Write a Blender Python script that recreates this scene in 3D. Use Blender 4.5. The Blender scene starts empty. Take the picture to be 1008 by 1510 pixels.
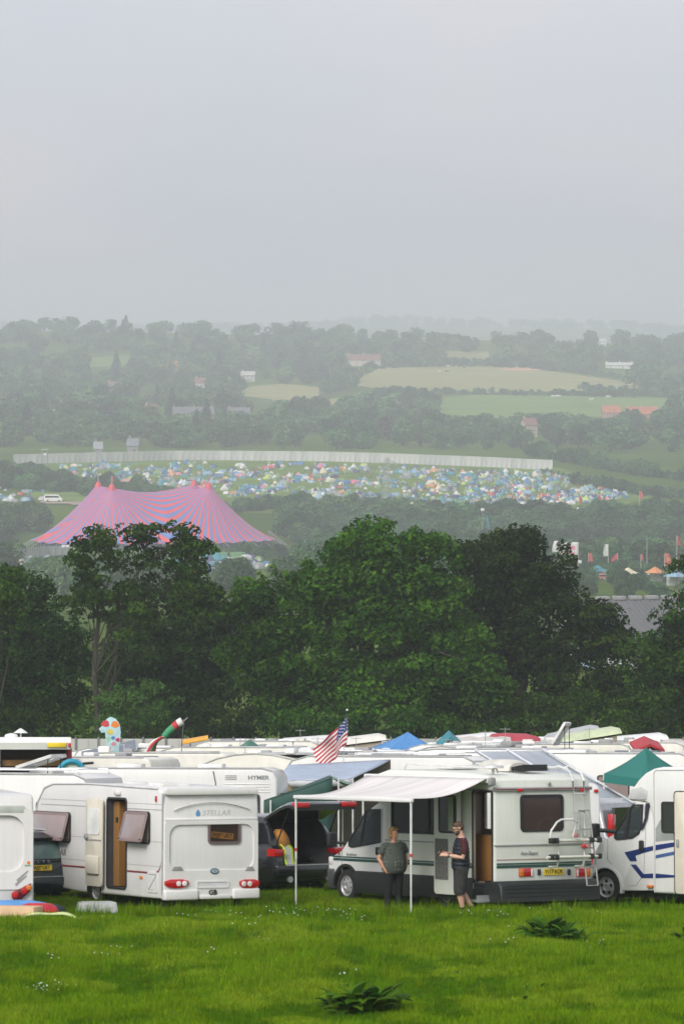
import bpy, bmesh, math, random
import numpy as np
from mathutils import Vector, Matrix
R = math.radians
rnd = random.Random(7)
npr = np.random.RandomState(11)
SC = bpy.context.scene
COL = SC.collection
# ------------------------------------------------------------------ camera
F = 5662.0      # focal length in photo pixels (135 mm on a 36 mm high frame)
HY = 500.0      # eye level in photo pixels
CX = 504.0
CAMZ = 90.0
H0 = 3.9        # eye height over the plane of the camping field
SL = (1054 - HY) / F   # fall of that field, away from the camera
cam = bpy.data.cameras.new('camera')
cam.sensor_width = 36.0
cam.lens = 36.0 * F / 1510.0
cam.shift_y = -(755 - HY) / 1510.0
cam.clip_start = 0.5
cam.clip_end = 30000
cam.dof.use_dof = True
cam.dof.focus_distance = 190.0
cam.dof.aperture_fstop = 5.6
camo = bpy.data.objects.new('camera', cam)
COL.objects.link(camo)
camo.location = (0, 0, CAMZ)
camo.rotation_euler = (R(90), 0, 0)
SC.camera = camo
# ------------------------------------------------------------------ sky and sun (overcast summer haze)
SUN_EL, SUN_AZ = 40.0, 210.0      # azimuth clockwise from +Y (the view direction)
w = bpy.data.worlds.new('World')
SC.world = w
w.use_nodes = True
wn = w.node_tree
for n in list(wn.nodes):
    wn.nodes.remove(n)
sky = wn.nodes.new('ShaderNodeTexSky')
sky.sky_type = 'NISHITA'
sky.sun_disc = False
sky.sun_elevation = R(SUN_EL)
sky.sun_rotation = R(SUN_AZ)
sky.air_density = 1.0
sky.dust_density = 5.0
sky.ozone_density = 1.6
hs = wn.nodes.new('ShaderNodeHueSaturation')
hs.inputs['Saturation'].default_value = 0.34
wmix = wn.nodes.new('ShaderNodeMix')
wmix.data_type = 'RGBA'
wmix.inputs[0].default_value = 0.5
wtc = wn.nodes.new('ShaderNodeTexCoord'); wmp = wn.nodes.new('ShaderNodeMapping'); wmp.inputs['Scale'].default_value = (7, 7, 13)
wnz = wn.nodes.new('ShaderNodeTexNoise'); wnz.inputs['Scale'].default_value = 1.0; wnz.inputs['Detail'].default_value = 3
wcr = wn.nodes.new('ShaderNodeValToRGB')      # a thin overcast veil, a little thicker here and thinner there, all over the sky
wcr.color_ramp.elements[0].position = 0.3; wcr.color_ramp.elements[1].position = 0.7
wcr.color_ramp.elements[0].color = (0.82, 0.87, 1.0, 1); wcr.color_ramp.elements[1].color = (0.98, 0.955, 1.0, 1)
wsc = wn.nodes.new('ShaderNodeVectorMath'); wsc.operation = 'SCALE'; wsc.inputs['Scale'].default_value = 10.0
wn.links.new(wtc.outputs['Generated'], wmp.inputs[0]); wn.links.new(wmp.outputs[0], wnz.inputs['Vector']); wn.links.new(wnz.outputs['Fac'], wcr.inputs[0])
wn.links.new(wcr.outputs[0], wsc.inputs[0]); wn.links.new(wsc.outputs[0], wmix.inputs[7])
bg = wn.nodes.new('ShaderNodeBackground')
bg.inputs['Strength'].default_value = 0.0715
wo = wn.nodes.new('ShaderNodeOutputWorld')
wn.links.new(sky.outputs[0], hs.inputs['Color'])
wn.links.new(hs.outputs[0], wmix.inputs[6])
wn.links.new(wmix.outputs[2], bg.inputs['Color'])
wn.links.new(bg.outputs[0], wo.inputs['Surface'])
sl = bpy.data.lights.new('sun', 'SUN')
sl.energy = 1.5
sl.angle = R(25)
sl.color = (1.0, 0.96, 0.9)
so = bpy.data.objects.new('sun', sl)
COL.objects.link(so)
_sd = Vector((math.sin(R(SUN_AZ)) * math.cos(R(SUN_EL)), math.cos(R(SUN_AZ)) * math.cos(R(SUN_EL)), math.sin(R(SUN_EL))))
so.rotation_euler = (-_sd).to_track_quat('-Z', 'Y').to_euler()
so.location = (0, 0, CAMZ + 200)
SC.view_settings.view_transform = 'Standard'
SC.view_settings.look = 'None'
SC.view_settings.gamma = 1
SC.view_settings.exposure = 0.76
SC.cycles.max_bounces = 8
SC.cycles.diffuse_bounces = 3
SC.cycles.glossy_bounces = 3
SC.cycles.transmission_bounces = 4
SC.cycles.transparent_max_bounces = 8
SC.cycles.volume_bounces = 6
SC.cycles.caustics_reflective = False
SC.cycles.caustics_refractive = False
SC.cycles.use_denoising = True

# ------------------------------------------------------------------ materials
MATS = {}
def _nodes(name):
    m = bpy.data.materials.new(name)
    m.use_nodes = True
    nt = m.node_tree
    b = nt.nodes['Principled BSDF']
    return m, nt, b
def pm(name, col, rough=0.5, metal=0.0, var=0.12, scale=3.0, bump=0.0, bscale=40.0, spec=0.5, coat=0.0, detail=4, col2=None, stretch=None, streak=0.0):
    """procedural Principled material: colour broken up by noise, optional fine bump"""
    if name in MATS:
        return MATS[name]
    m, nt, b = _nodes(name)
    tc = nt.nodes.new('ShaderNodeTexCoord')
    src = tc.outputs['Object']
    if stretch:
        mp = nt.nodes.new('ShaderNodeMapping')
        mp.inputs['Scale'].default_value = stretch
        nt.links.new(src, mp.inputs[0]); src = mp.outputs[0]
    nz = nt.nodes.new('ShaderNodeTexNoise')
    nz.inputs['Scale'].default_value = scale
    nz.inputs['Detail'].default_value = detail
    nt.links.new(src, nz.inputs['Vector'])
    cr = nt.nodes.new('ShaderNodeValToRGB')
    c2 = col2 if col2 else tuple(max(0, c * (1 - 2 * var)) for c in col)
    c1 = col if col2 else tuple(min(1, c * (1 + var * 0.5)) for c in col)
    cr.color_ramp.elements[0].position = 0.3
    cr.color_ramp.elements[1].position = 0.7
    cr.color_ramp.elements[0].color = (*c2, 1)
    cr.color_ramp.elements[1].color = (*c1, 1)
    nt.links.new(nz.outputs['Fac'], cr.inputs[0])
    cout = cr.outputs[0]
    if streak:      # rain streaks and road dirt running down the panels
        mp2 = nt.nodes.new('ShaderNodeMapping'); mp2.inputs['Scale'].default_value = (7, 7, 0.5)
        n3 = nt.nodes.new('ShaderNodeTexNoise'); n3.inputs['Scale'].default_value = 1.6; n3.inputs['Detail'].default_value = 6
        r3 = nt.nodes.new('ShaderNodeValToRGB'); r3.color_ramp.elements[0].position = 0.45; r3.color_ramp.elements[1].position = 0.75
        r3.color_ramp.elements[0].color = (1, 1, 1, 1); r3.color_ramp.elements[1].color = (1 - streak, 1 - streak * 1.1, 1 - streak * 1.3, 1)
        m3 = nt.nodes.new('ShaderNodeMix'); m3.data_type = 'RGBA'; m3.blend_type = 'MULTIPLY'; m3.inputs[0].default_value = 1
        nt.links.new(tc.outputs['Object'], mp2.inputs[0]); nt.links.new(mp2.outputs[0], n3.inputs['Vector']); nt.links.new(n3.outputs['Fac'], r3.inputs[0])
        nt.links.new(cout, m3.inputs[6]); nt.links.new(r3.outputs[0], m3.inputs[7]); cout = m3.outputs[2]
    nt.links.new(cout, b.inputs['Base Color'])
    b.inputs['Roughness'].default_value = rough
    b.inputs['Metallic'].default_value = metal
    b.inputs['Specular IOR Level'].default_value = spec
    b.inputs['Coat Weight'].default_value = coat
    if bump:
        n2 = nt.nodes.new('ShaderNodeTexNoise')
        n2.inputs['Scale'].default_value = bscale
        nt.links.new(src, n2.inputs['Vector'])
        bp = nt.nodes.new('ShaderNodeBump')
        bp.inputs['Strength'].default_value = bump
        bp.inputs['Distance'].default_value = 0.02
        nt.links.new(n2.outputs['Fac'], bp.inputs['Height'])
        nt.links.new(bp.outputs[0], b.inputs['Normal'])
    MATS[name] = m
    return m
def glass(name, tint=(0.5, 0.55, 0.55), opac=0.35, body=(0.03, 0.035, 0.04)):
    """window pane: see-through tint, dark film and a sharp reflection"""
    if name in MATS:
        return MATS[name]
    m, nt, b = _nodes(name)
    b.inputs['Base Color'].default_value = (*body, 1)
    b.inputs['Roughness'].default_value = 0.04
    b.inputs['Specular IOR Level'].default_value = 0.7
    tr = nt.nodes.new('ShaderNodeBsdfTransparent')
    tr.inputs[0].default_value = (*tint, 1)
    mx = nt.nodes.new('ShaderNodeMixShader')
    mx.inputs[0].default_value = opac
    nt.links.new(tr.outputs[0], mx.inputs[1])
    nt.links.new(b.outputs[0], mx.inputs[2])
    nt.links.new(mx.outputs[0], nt.nodes['Material Output'].inputs['Surface'])
    MATS[name] = m
    return m
def leafmat(name, c_dark, c_light, trans=0.35, attr='tint', rough=0.55, vmin=0.75, vmax=1.25):
    if name in MATS:
        return MATS[name]
    m, nt, b = _nodes(name)
    at = nt.nodes.new('ShaderNodeAttribute')
    at.attribute_name = attr
    oi = nt.nodes.new('ShaderNodeObjectInfo')
    cr = nt.nodes.new('ShaderNodeValToRGB')
    cr.color_ramp.elements[0].color = (*c_dark, 1)
    cr.color_ramp.elements[1].color = (*c_light, 1)
    nt.links.new(at.outputs['Fac'], cr.inputs[0])
    hsv = nt.nodes.new('ShaderNodeHueSaturation')
    mr = nt.nodes.new('ShaderNodeMapRange')
    mr.inputs[3].default_value = vmin; mr.inputs[4].default_value = vmax
    nt.links.new(oi.outputs['Random'], mr.inputs[0])
    nt.links.new(mr.outputs[0], hsv.inputs['Value'])
    mr2 = nt.nodes.new('ShaderNodeMapRange')
    mr2.inputs[3].default_value = 0.475; mr2.inputs[4].default_value = 0.515
    ml = nt.nodes.new('ShaderNodeMath'); ml.operation = 'MULTIPLY'; ml.inputs[1].default_value = 7.31
    fr = nt.nodes.new('ShaderNodeMath'); fr.operation = 'FRACT'
    nt.links.new(oi.outputs['Random'], ml.inputs[0]); nt.links.new(ml.outputs[0], fr.inputs[0])
    nt.links.new(fr.outputs[0], mr2.inputs[0]); nt.links.new(mr2.outputs[0], hsv.inputs['Hue'])
    nt.links.new(cr.outputs[0], hsv.inputs['Color'])
    nt.links.new(hsv.outputs[0], b.inputs['Base Color'])
    b.inputs['Roughness'].default_value = rough
    b.inputs['Specular IOR Level'].default_value = 0.05
    t = nt.nodes.new('ShaderNodeBsdfTranslucent')
    nt.links.new(hsv.outputs[0], t.inputs[0])
    mx = nt.nodes.new('ShaderNodeMixShader')
    mx.inputs[0].default_value = trans
    nt.links.new(b.outputs[0], mx.inputs[1]); nt.links.new(t.outputs[0], mx.inputs[2])
    nt.links.new(mx.outputs[0], nt.nodes['Material Output'].inputs['Surface'])
    MATS[name] = m
    return m

# ------------------------------------------------------------------ mesh helpers
def nb():
    return bmesh.new()
def merge(bm, tmp):
    me = bpy.data.meshes.new('t')
    tmp.to_mesh(me); tmp.free()
    bm.from_mesh(me)
    bpy.data.meshes.remove(me)
def _bev(t, w, seg, edges=None):
    if w > 0:
        bmesh.ops.bevel(t, geom=edges if edges else list(t.edges), offset=w, offset_type='OFFSET', segments=seg, profile=0.5, affect='EDGES', clamp_overlap=True)
def box(bm, x0, x1, y0, y1, z0, z1, bev=0.0, seg=2, mi=0, mat=None):
    t = nb()
    bmesh.ops.create_cube(t, size=1)
    for v in t.verts:
        v.co = Vector(((x0 + x1) / 2 + v.co.x * abs(x1 - x0), (y0 + y1) / 2 + v.co.y * abs(y1 - y0), (z0 + z1) / 2 + v.co.z * abs(z1 - z0)))
    _bev(t, bev, seg)
    if mat is not None:
        bmesh.ops.transform(t, matrix=mat, verts=t.verts)
    for f in t.faces:
        f.material_index = mi
    merge(bm, t)
    return bm
def _ax(axis, u, v, a):
    return Vector((a, u, v)) if axis == 'x' else Vector((u, a, v)) if axis == 'y' else Vector((u, v, a))
def prism(bm, pts, axis, a0, a1, bev=0.0, seg=2, mi=0, taper=None, capbev=True):
    """polygon extruded along an axis; taper(u,v)->(u,v) reshapes the a1 end"""
    t = nb()
    lo = [t.verts.new(_ax(axis, u, v, a0)) for u, v in pts]
    hi = [t.verts.new(_ax(axis, *(taper(u, v) if taper else (u, v)), a1)) for u, v in pts]
    n = len(pts)
    f0 = t.faces.new(lo); f1 = t.faces.new(hi[::-1])
    for i in range(n):
        t.faces.new((lo[i], hi[i], hi[(i + 1) % n], lo[(i + 1) % n]))
    bmesh.ops.recalc_face_normals(t, faces=t.faces)
    if bev > 0:
        ed = [e for e in t.edges if (f0 in e.link_faces or f1 in e.link_faces)]
        _bev(t, bev, seg, ed)
    for f in t.faces:
        f.material_index = mi
    merge(bm, t)
    return bm
def ring(bm, outer, inner, axis, a0, a1, mi=0):
    t = nb(); n = len(outer)
    V = [[t.verts.new(_ax(axis, u, v, a)) for u, v in P] for a in (a0, a1) for P in (outer, inner)]
    o0, i0, o1, i1 = V
    for k in range(n):
        j = (k + 1) % n
        for q in ((o0[k], o0[j], i0[j], i0[k]), (o1[k], i1[k], i1[j], o1[j]), (o0[k], o1[k], o1[j], o0[j]), (i0[k], i0[j], i1[j], i1[k])):
            f = t.faces.new(q); f.material_index = mi
    bmesh.ops.recalc_face_normals(t, faces=t.faces)
    merge(bm, t)
    return bm
def rrect(u0, u1, v0, v1, r=0.05, n=4):
    if u0 > u1: u0, u1 = u1, u0
    if v0 > v1: v0, v1 = v1, v0
    r = min(r, (u1 - u0) / 2.01, (v1 - v0) / 2.01)
    P = []
    for cx, cy, a0 in ((u1 - r, v1 - r, 0), (u0 + r, v1 - r, 90), (u0 + r, v0 + r, 180), (u1 - r, v0 + r, 270)):
        for k in range(n + 1):
            a = R(a0 + 90 * k / n)
            P.append((cx + r * math.cos(a), cy + r * math.sin(a)))
    return P
def inset(P, k):
    """shrink a convex-ish outline by k"""
    n = len(P); out = []
    ar = sum(P[i][0] * P[(i + 1) % n][1] - P[(i + 1) % n][0] * P[i][1] for i in range(n))
    s = 1 if ar > 0 else -1
    for i in range(n):
        a, b, c = Vector(P[i - 1]), Vector(P[i]), Vector(P[(i + 1) % n])
        d1 = (b - a).normalized(); d2 = (c - b).normalized()
        n1 = Vector((-d1.y, d1.x)) * s; n2 = Vector((-d2.y, d2.x)) * s
        m = n1 + n2
        if m.length < 1e-6: m = n1
        m.normalize()
        out.append(tuple(b + m * (k / max(0.35, m.dot(n1)))))
    return out
def chaikin(P, it=2, closed=True):
    for _ in range(it):
        Q = []
        n = len(P)
        for i in range(n if closed else n - 1):
            a, b = Vector(P[i]), Vector(P[(i + 1) % n])
            Q.append(tuple(a * 0.75 + b * 0.25)); Q.append(tuple(a * 0.25 + b * 0.75))
        if not closed:
            Q = [P[0]] + Q + [P[-1]]
        P = Q
    return P
def tube(bm, pts, r, n=8, mi=0, cap=True):
    pts = [Vector(p) for p in pts]
    rs = r if isinstance(r, (list, tuple)) else [r] * len(pts)
    rows = []
    up = Vector((0, 0, 1))
    for i, p in enumerate(pts):
        d = (pts[min(i + 1, len(pts) - 1)] - pts[max(i - 1, 0)]).normalized()
        a = d.cross(up)
        if a.length < 0.05:
            a = d.cross(Vector((1, 0, 0)))
        a.normalize(); b = d.cross(a)
        rows.append([bm.verts.new(p + (a * math.cos(2 * math.pi * k / n) + b * math.sin(2 * math.pi * k / n)) * rs[i]) for k in range(n)])
    for i in range(len(rows) - 1):
        for k in range(n):
            f = bm.faces.new((rows[i][k], rows[i][(k + 1) % n], rows[i + 1][(k + 1) % n], rows[i + 1][k])); f.material_index = mi
    if cap:
        f = bm.faces.new(rows[0][::-1]); f.material_index = mi
        f = bm.faces.new(rows[-1]); f.material_index = mi
    return bm
def lathe(bm, prof, o, axis='y', n=20, mi=0, sgn=1, cap=True):
    """prof: (radius, offset along axis)"""
    rows = []
    for r, a in prof:
        row = []
        for k in range(n):
            c, s = math.cos(2 * math.pi * k / n), math.sin(2 * math.pi * k / n)
            q = Vector((r * c, a * sgn, r * s)) if axis == 'y' else Vector((a * sgn, r * c, r * s)) if axis == 'x' else Vector((r * c, r * s, a * sgn))
            row.append(bm.verts.new(Vector(o) + q))
        rows.append(row)
    fs = []
    for i in range(len(rows) - 1):
        for k in range(n):
            fs.append(bm.faces.new((rows[i][k], rows[i][(k + 1) % n], rows[i + 1][(k + 1) % n], rows[i + 1][k])))
    if cap: fs.append(bm.faces.new(rows[0])); fs.append(bm.faces.new(rows[-1]))
    for f in fs: f.material_index = mi
    return bm
def loft(bm, rows, close=False, caps=True, mi=0):
    V = [[bm.verts.new(Vector(p)) for p in row] for row in rows]
    n = len(V[0])
    for i in range(len(V) - 1):
        for k in range(n if close else n - 1):
            f = bm.faces.new((V[i][k], V[i][(k + 1) % n], V[i + 1][(k + 1) % n], V[i + 1][k])); f.material_index = mi
    if caps and close:
        bm.faces.new(V[0][::-1]).material_index = mi; bm.faces.new(V[-1]).material_index = mi
    return bm
def obj(name, bm, mats, parent=None, smooth=35, M=None):
    me = bpy.data.meshes.new(name)
    bmesh.ops.recalc_face_normals(bm, faces=bm.faces)
    bm.to_mesh(me); bm.free()
    if smooth:
        me.polygons.foreach_set('use_smooth', [True] * len(me.polygons))
        me.set_sharp_from_angle(angle=R(smooth))
    for m in (mats if isinstance(mats, (list, tuple)) else [mats]):
        me.materials.append(m)
    o = bpy.data.objects.new(name, me)
    COL.objects.link(o)
    if parent is not None: o.parent = parent
    if M is not None: o.matrix_basis = M
    return o
def marr(name, V, Fq, mats, mi=None, tint=None, smooth=False, link=True, parent=None):
    """mesh from numpy arrays (all faces of the same corner count)"""
    me = bpy.data.meshes.new(name)
    V = np.asarray(V, dtype=np.float32); Fq = np.asarray(Fq, dtype=np.int32)
    k = Fq.shape[1]
    me.vertices.add(len(V)); me.vertices.foreach_set('co', V.ravel())
    me.loops.add(Fq.size); me.loops.foreach_set('vertex_index', Fq.ravel())
    me.polygons.add(len(Fq))
    me.polygons.foreach_set('loop_start', np.arange(0, Fq.size, k, dtype=np.int32))
    if mi is not None: me.polygons.foreach_set('material_index', np.asarray(mi, dtype=np.int32))
    me.polygons.foreach_set('use_smooth', np.full(len(Fq), smooth))
    me.update(calc_edges=True)
    if tint is not None:
        a = me.attributes.new('tint', 'FLOAT', 'FACE')
        a.data.foreach_set('value', np.asarray(tint, dtype=np.float32))
    for m in (mats if isinstance(mats, (list, tuple)) else [mats]):
        me.materials.append(m)
    if not link: return me
    o = bpy.data.objects.new(name, me)
    COL.objects.link(o)
    if parent is not None: o.parent = parent
    return o
def thing(name, label, cat, M=None, group=None):
    o = bpy.data.objects.new(name, None)
    COL.objects.link(o)
    o.empty_display_size = 0.3
    if M is not None: o.matrix_basis = M
    return tag(o, label, cat, group)
def tag(o, label, cat, group=None, kind=None):
    o['label'] = label; o['category'] = cat
    if group: o['group'] = group
    if kind: o['kind'] = kind
    return o
def struct(o):
    o['kind'] = 'structure'
    return o
def copy_tree(o, parent=None):
    c = o.copy(); COL.objects.link(c)
    if parent is not None: c.parent = parent
    for ch in list(o.children): copy_tree(ch, c)
    return c
def boolcut(o, cutters):
    """subtract bmesh cutters (with their own materials) from a mesh object, at once"""
    tmp = []
    for bmx, mats in cutters:
        me = bpy.data.meshes.new('c'); bmesh.ops.recalc_face_normals(bmx, faces=bmx.faces)
        bmx.to_mesh(me); bmx.free()
        for m in mats: me.materials.append(m)
        c = bpy.data.objects.new('c', me); COL.objects.link(c)
        c.matrix_world = o.matrix_world if o.parent is None else Matrix.Identity(4)
        md = o.modifiers.new('b', 'BOOLEAN'); md.object = c; md.operation = 'DIFFERENCE'; md.solver = 'EXACT'
        md.material_mode = 'TRANSFER'
        tmp.append(c)
    par = o.parent; o.parent = None
    mb = o.matrix_basis.copy(); o.matrix_basis = Matrix.Identity(4)
    for c in tmp: c.matrix_basis = Matrix.Identity(4)
    dg = bpy.context.evaluated_depsgraph_get(); dg.update()
    me = bpy.data.meshes.new_from_object(o.evaluated_get(dg), preserve_all_data_layers=True, depsgraph=dg)
    o.modifiers.clear()
    old = o.data; o.data = me; me.name = old.name; bpy.data.meshes.remove(old)
    for c in tmp:
        m = c.data; bpy.data.objects.remove(c); bpy.data.meshes.remove(m)
    o.parent = par; o.matrix_basis = mb
    me.polygons.foreach_set('use_smooth', [True] * len(me.polygons))
    me.set_sharp_from_angle(angle=R(35))
    return o
def text(name, body, size, mat, parent, M, depth=0.002, shear=0.0, sx=1.0, bold=0.0):
    cu = bpy.data.curves.new('txt', 'FONT')
    cu.body = body; cu.size = size; cu.align_x = 'CENTER'; cu.align_y = 'CENTER'
    cu.extrude = depth; cu.shear = shear; cu.offset = bold
    t = bpy.data.objects.new('txt', cu); COL.objects.link(t)
    dg = bpy.context.evaluated_depsgraph_get(); dg.update()
    me = bpy.data.meshes.new_from_object(t.evaluated_get(dg))
    bpy.data.objects.remove(t); bpy.data.curves.remove(cu)
    me.materials.clear(); me.materials.append(mat)
    o = bpy.data.objects.new(name, me); COL.objects.link(o)
    o.parent = parent; o.matrix_basis = M @ Matrix.Diagonal((sx, 1, 1, 1))
    return o

# ------------------------------------------------------------------ the lie of the land
_T = [(300, None), (450, 985), (700, 905), (1000, 850), (1390, 810), (1500, 765), (1850, 684), (1960, 673), (2300, 640), (2600, 611), (2900, 588), (3200, 562),
      (3500, 538), (3800, 508), (4200, 498), (4600, 508), (5600, 530), (7000, 512), (8400, 492), (9200, 484), (11000, 500), (14000, 505)]
_dd = np.arange(0, 14001, 10.0)
_zz = np.interp(_dd, [0, 300] + [t[0] for t in _T[1:]], [-H0, -H0 - SL * 300] + [-(t[1] - HY) / F * t[0] for t in _T[1:]])
_k = np.ones(7) / 7
_zs = np.convolve(np.pad(_zz, 3, mode='edge'), _k, mode='valid')
_bl = np.clip((_dd - 300) / 100, 0, 1)
_zz = _zz * (1 - _bl) + _zs * _bl
def sst(a, b, x):
    t = max(0.0, min(1.0, (x - a) / (b - a)))
    return t * t * (3 - 2 * t)
def gz(x, d):
    """height of the ground at x metres right and d metres out"""
    z = CAMZ + float(np.interp(d, _dd, _zz))
    if d > 300:
        z += -x * 0.026 * sst(2900, 3900, d) * (1 - sst(5200, 7000, d))
        z += 1.2 * math.sin(x * 0.011 + d * 0.004) * sst(1950, 2500, d)
        z += 2.0 * math.sin(x * 0.006 + 1.0) * sst(3000, 3800, d)
        z += 9 * math.sin(x * 0.004 + 0.6) * sst(6500, 8500, d) + 4 * math.sin(x * 0.013) * sst(6500, 8500, d)
    return z
def at(px, py, dmin=1300.0, dmax=5000):
    """where the line of sight through a photo pixel meets the ground beyond dmin"""
    d = dmin
    while d < dmax:
        x = (px - CX) / F * d
        if HY - (gz(x, d) - CAMZ) / d * F <= py:
            break
        d += 6
    return Vector(((px - CX) / F * d, d, gz((px - CX) / F * d, d)))
def pt(px, py, d):
    return Vector(((px - CX) / F * d, d, CAMZ - (py - HY) / F * d))
def onground(px, d):
    x = (px - CX) / F * d
    return Vector((x, d, gz(x, d)))
TILT = -math.atan(SL)
def frame(px, d, yaw, tilt=True):
    """frame of a vehicle: origin on the ground, +x its forward, +y its left"""
    return Matrix.Translation(onground(px, d)) @ (Matrix.Rotation(TILT, 4, 'X') if tilt else Matrix.Identity(4)) @ Matrix.Rotation(R(90 + yaw), 4, 'Z')
def loc(M, px, py, axis, val):
    """point of the plane local[axis]=val seen at a photo pixel, in local metres"""
    Mi = M.inverted()
    o = Mi @ Vector((0, 0, CAMZ)); p = Mi @ pt(px, py, 50.0)
    dv = p - o
    t = (val - o[axis]) / dv[axis]
    return o + dv * t
# ================================================================== ground, fields, haze
def ground_mat():
    m, nt, b = _nodes('pasture')
    tc = nt.nodes.new('ShaderNodeTexCoord')
    def noise(s, d=4):
        n = nt.nodes.new('ShaderNodeTexNoise'); n.inputs['Scale'].default_value = s; n.inputs['Detail'].default_value = d
        nt.links.new(tc.outputs['Object'], n.inputs['Vector']); return n
    n1, n2, n3 = noise(0.012), noise(0.35), noise(9)
    cr = nt.nodes.new('ShaderNodeValToRGB')
    cr.color_ramp.elements[0].position = 0.35; cr.color_ramp.elements[1].position = 0.68
    cr.color_ramp.elements[0].color = (0.055, 0.10, 0.012, 1); cr.color_ramp.elements[1].color = (0.10, 0.155, 0.025, 1)
    nt.links.new(n1.outputs['Fac'], cr.inputs[0])
    cr2 = nt.nodes.new('ShaderNodeValToRGB')
    cr2.color_ramp.elements[0].color = (0.5, 0.55, 0.45, 1); cr2.color_ramp.elements[1].color = (1.25, 1.2, 1.1, 1)
    add = nt.nodes.new('ShaderNodeMix'); add.data_type = 'FLOAT'; add.inputs[0].default_value = 0.5
    nt.links.new(n2.outputs['Fac'], add.inputs[2]); nt.links.new(n3.outputs['Fac'], add.inputs[3])
    nt.links.new(add.outputs[0], cr2.inputs[0])
    mx = nt.nodes.new('ShaderNodeMix'); mx.data_type = 'RGBA'; mx.blend_type = 'MULTIPLY'; mx.inputs[0].default_value = 1
    nt.links.new(cr.outputs[0], mx.inputs[6]); nt.links.new(cr2.outputs[0], mx.inputs[7])
    nt.links.new(mx.outputs[2], b.inputs['Base Color'])
    b.inputs['Roughness'].default_value = 1.0
    b.inputs['Specular IOR Level'].default_value = 0.0
    MATS['pasture'] = m
    return m
def build_ground():
    ds = [-60, 0, 20, 35] + list(np.arange(40, 310, 6.0)) + list(np.arange(310, 1400, 25.0)) + list(np.arange(1400, 5000, 30.0)) + list(np.arange(5000, 14000, 180.0))
    us = np.linspace(-1, 1, 81)
    V = []
    for d in ds:
        hw = 70 + 0.42 * max(d, 0)
        for u in us:
            x = hw * (0.35 * u + 0.65 * u ** 3)
            V.append((x, d, gz(x, max(d, 0)) + (SL * -d if d < 0 else 0)))
    n = len(us)
    Fq = [(i * n + k, i * n + k + 1, (i + 1) * n + k + 1, (i + 1) * n + k) for i in range(len(ds) - 1) for k in range(n - 1)]
    return struct(marr('ground', V, Fq, ground_mat(), smooth=True))
build_ground()
def draped(name, top, bot, mat, lift=0.25, nu=40, nv=8, dmin=1300):
    """a field laid on the land between two outlines given as photo pixels"""
    x0, x1 = top[0][0], top[-1][0]
    V = []
    for i in range(nu + 1):
        px = x0 + (x1 - x0) * i / nu
        a = np.interp(px, [p[0] for p in top], [p[1] for p in top]); b = np.interp(px, [p[0] for p in bot], [p[1] for p in bot])
        for j in range(nv + 1):
            p = at(px, a + (b - a) * j / nv, dmin)
            V.append((p.x, p.y, p.z + lift))
    m = nv + 1
    Fq = [(i * m + j, i * m + j + 1, (i + 1) * m + j + 1, (i + 1) * m + j) for i in range(nu) for j in range(nv)]
    return struct(marr(name, V, Fq, mat, smooth=True))
straw = pm('hay_meadow', (0.30, 0.29, 0.12), 0.9, spec=0.0, var=0.1, scale=0.02)
meadow = pm('grazed_meadow', (0.17, 0.25, 0.07), 0.9, spec=0.0, var=0.12, scale=0.02)
lawn = pm('camping_field_grass', (0.15, 0.22, 0.05), 0.9, spec=0.0, var=0.18, scale=0.06)
earth = pm('bare_earth', (0.36, 0.29, 0.2), 0.95, var=0.2, scale=0.2)
draped('field', [(520, 564), (560, 543), (760, 540), (940, 566)], [(520, 568), (600, 580), (760, 580), (940, 574)], straw)
draped('field', [(640, 588), (700, 583), (985, 587), (1010, 590)], [(640, 618), (720, 622), (900, 615), (1010, 600)], meadow)
draped('field', [(355, 572), (420, 566), (470, 572)], [(355, 584), (420, 592), (470, 588)], straw)
draped('field', [(655, 518), (720, 519)], [(655, 526), (720, 529)], straw)
draped('field', [(130, 528), (190, 524)], [(130, 542), (190, 540)], meadow)
draped('field', [(470, 590), (520, 586)], [(470, 600), (520, 597)], straw)
draped('field', [(40, 682), (300, 668), (560, 668), (815, 690), (960, 722)], [(40, 735), (300, 757), (560, 762), (815, 765), (960, 738)], lawn, nv=14)
draped('field', [(640, 519), (715, 524)], [(640, 526), (715, 531)], straw)
draped('track', [(60, 741), (130, 743), (230, 744)], [(60, 744), (130, 747), (230, 749)], earth, lift=0.5)
draped('track', [(440, 735), (560, 739)], [(440, 737), (560, 741)], earth, lift=0.5)
# air: one closed box of even haze round the whole place
def build_haze(density):
    bm = box(nb(), -9000, 9000, -300, 14600, CAMZ - 130, CAMZ + 75)
    m = bpy.data.materials.new('haze'); m.use_nodes = True
    nt = m.node_tree
    for n in list(nt.nodes): nt.nodes.remove(n)
    out = nt.nodes.new('ShaderNodeOutputMaterial'); v = nt.nodes.new('ShaderNodeVolumePrincipled')
    v.inputs['Color'].default_value = (0.90, 0.93, 1.0, 1)
    v.inputs['Density'].default_value = density
    v.inputs['Anisotropy'].default_value = 0.2
    nt.links.new(v.outputs[0], out.inputs['Volume'])
    o = obj('haze', bm, m, smooth=0)
    return tag(o, 'pale summer haze filling the whole valley', 'haze', kind='stuff')
build_haze(0.00027)
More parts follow.
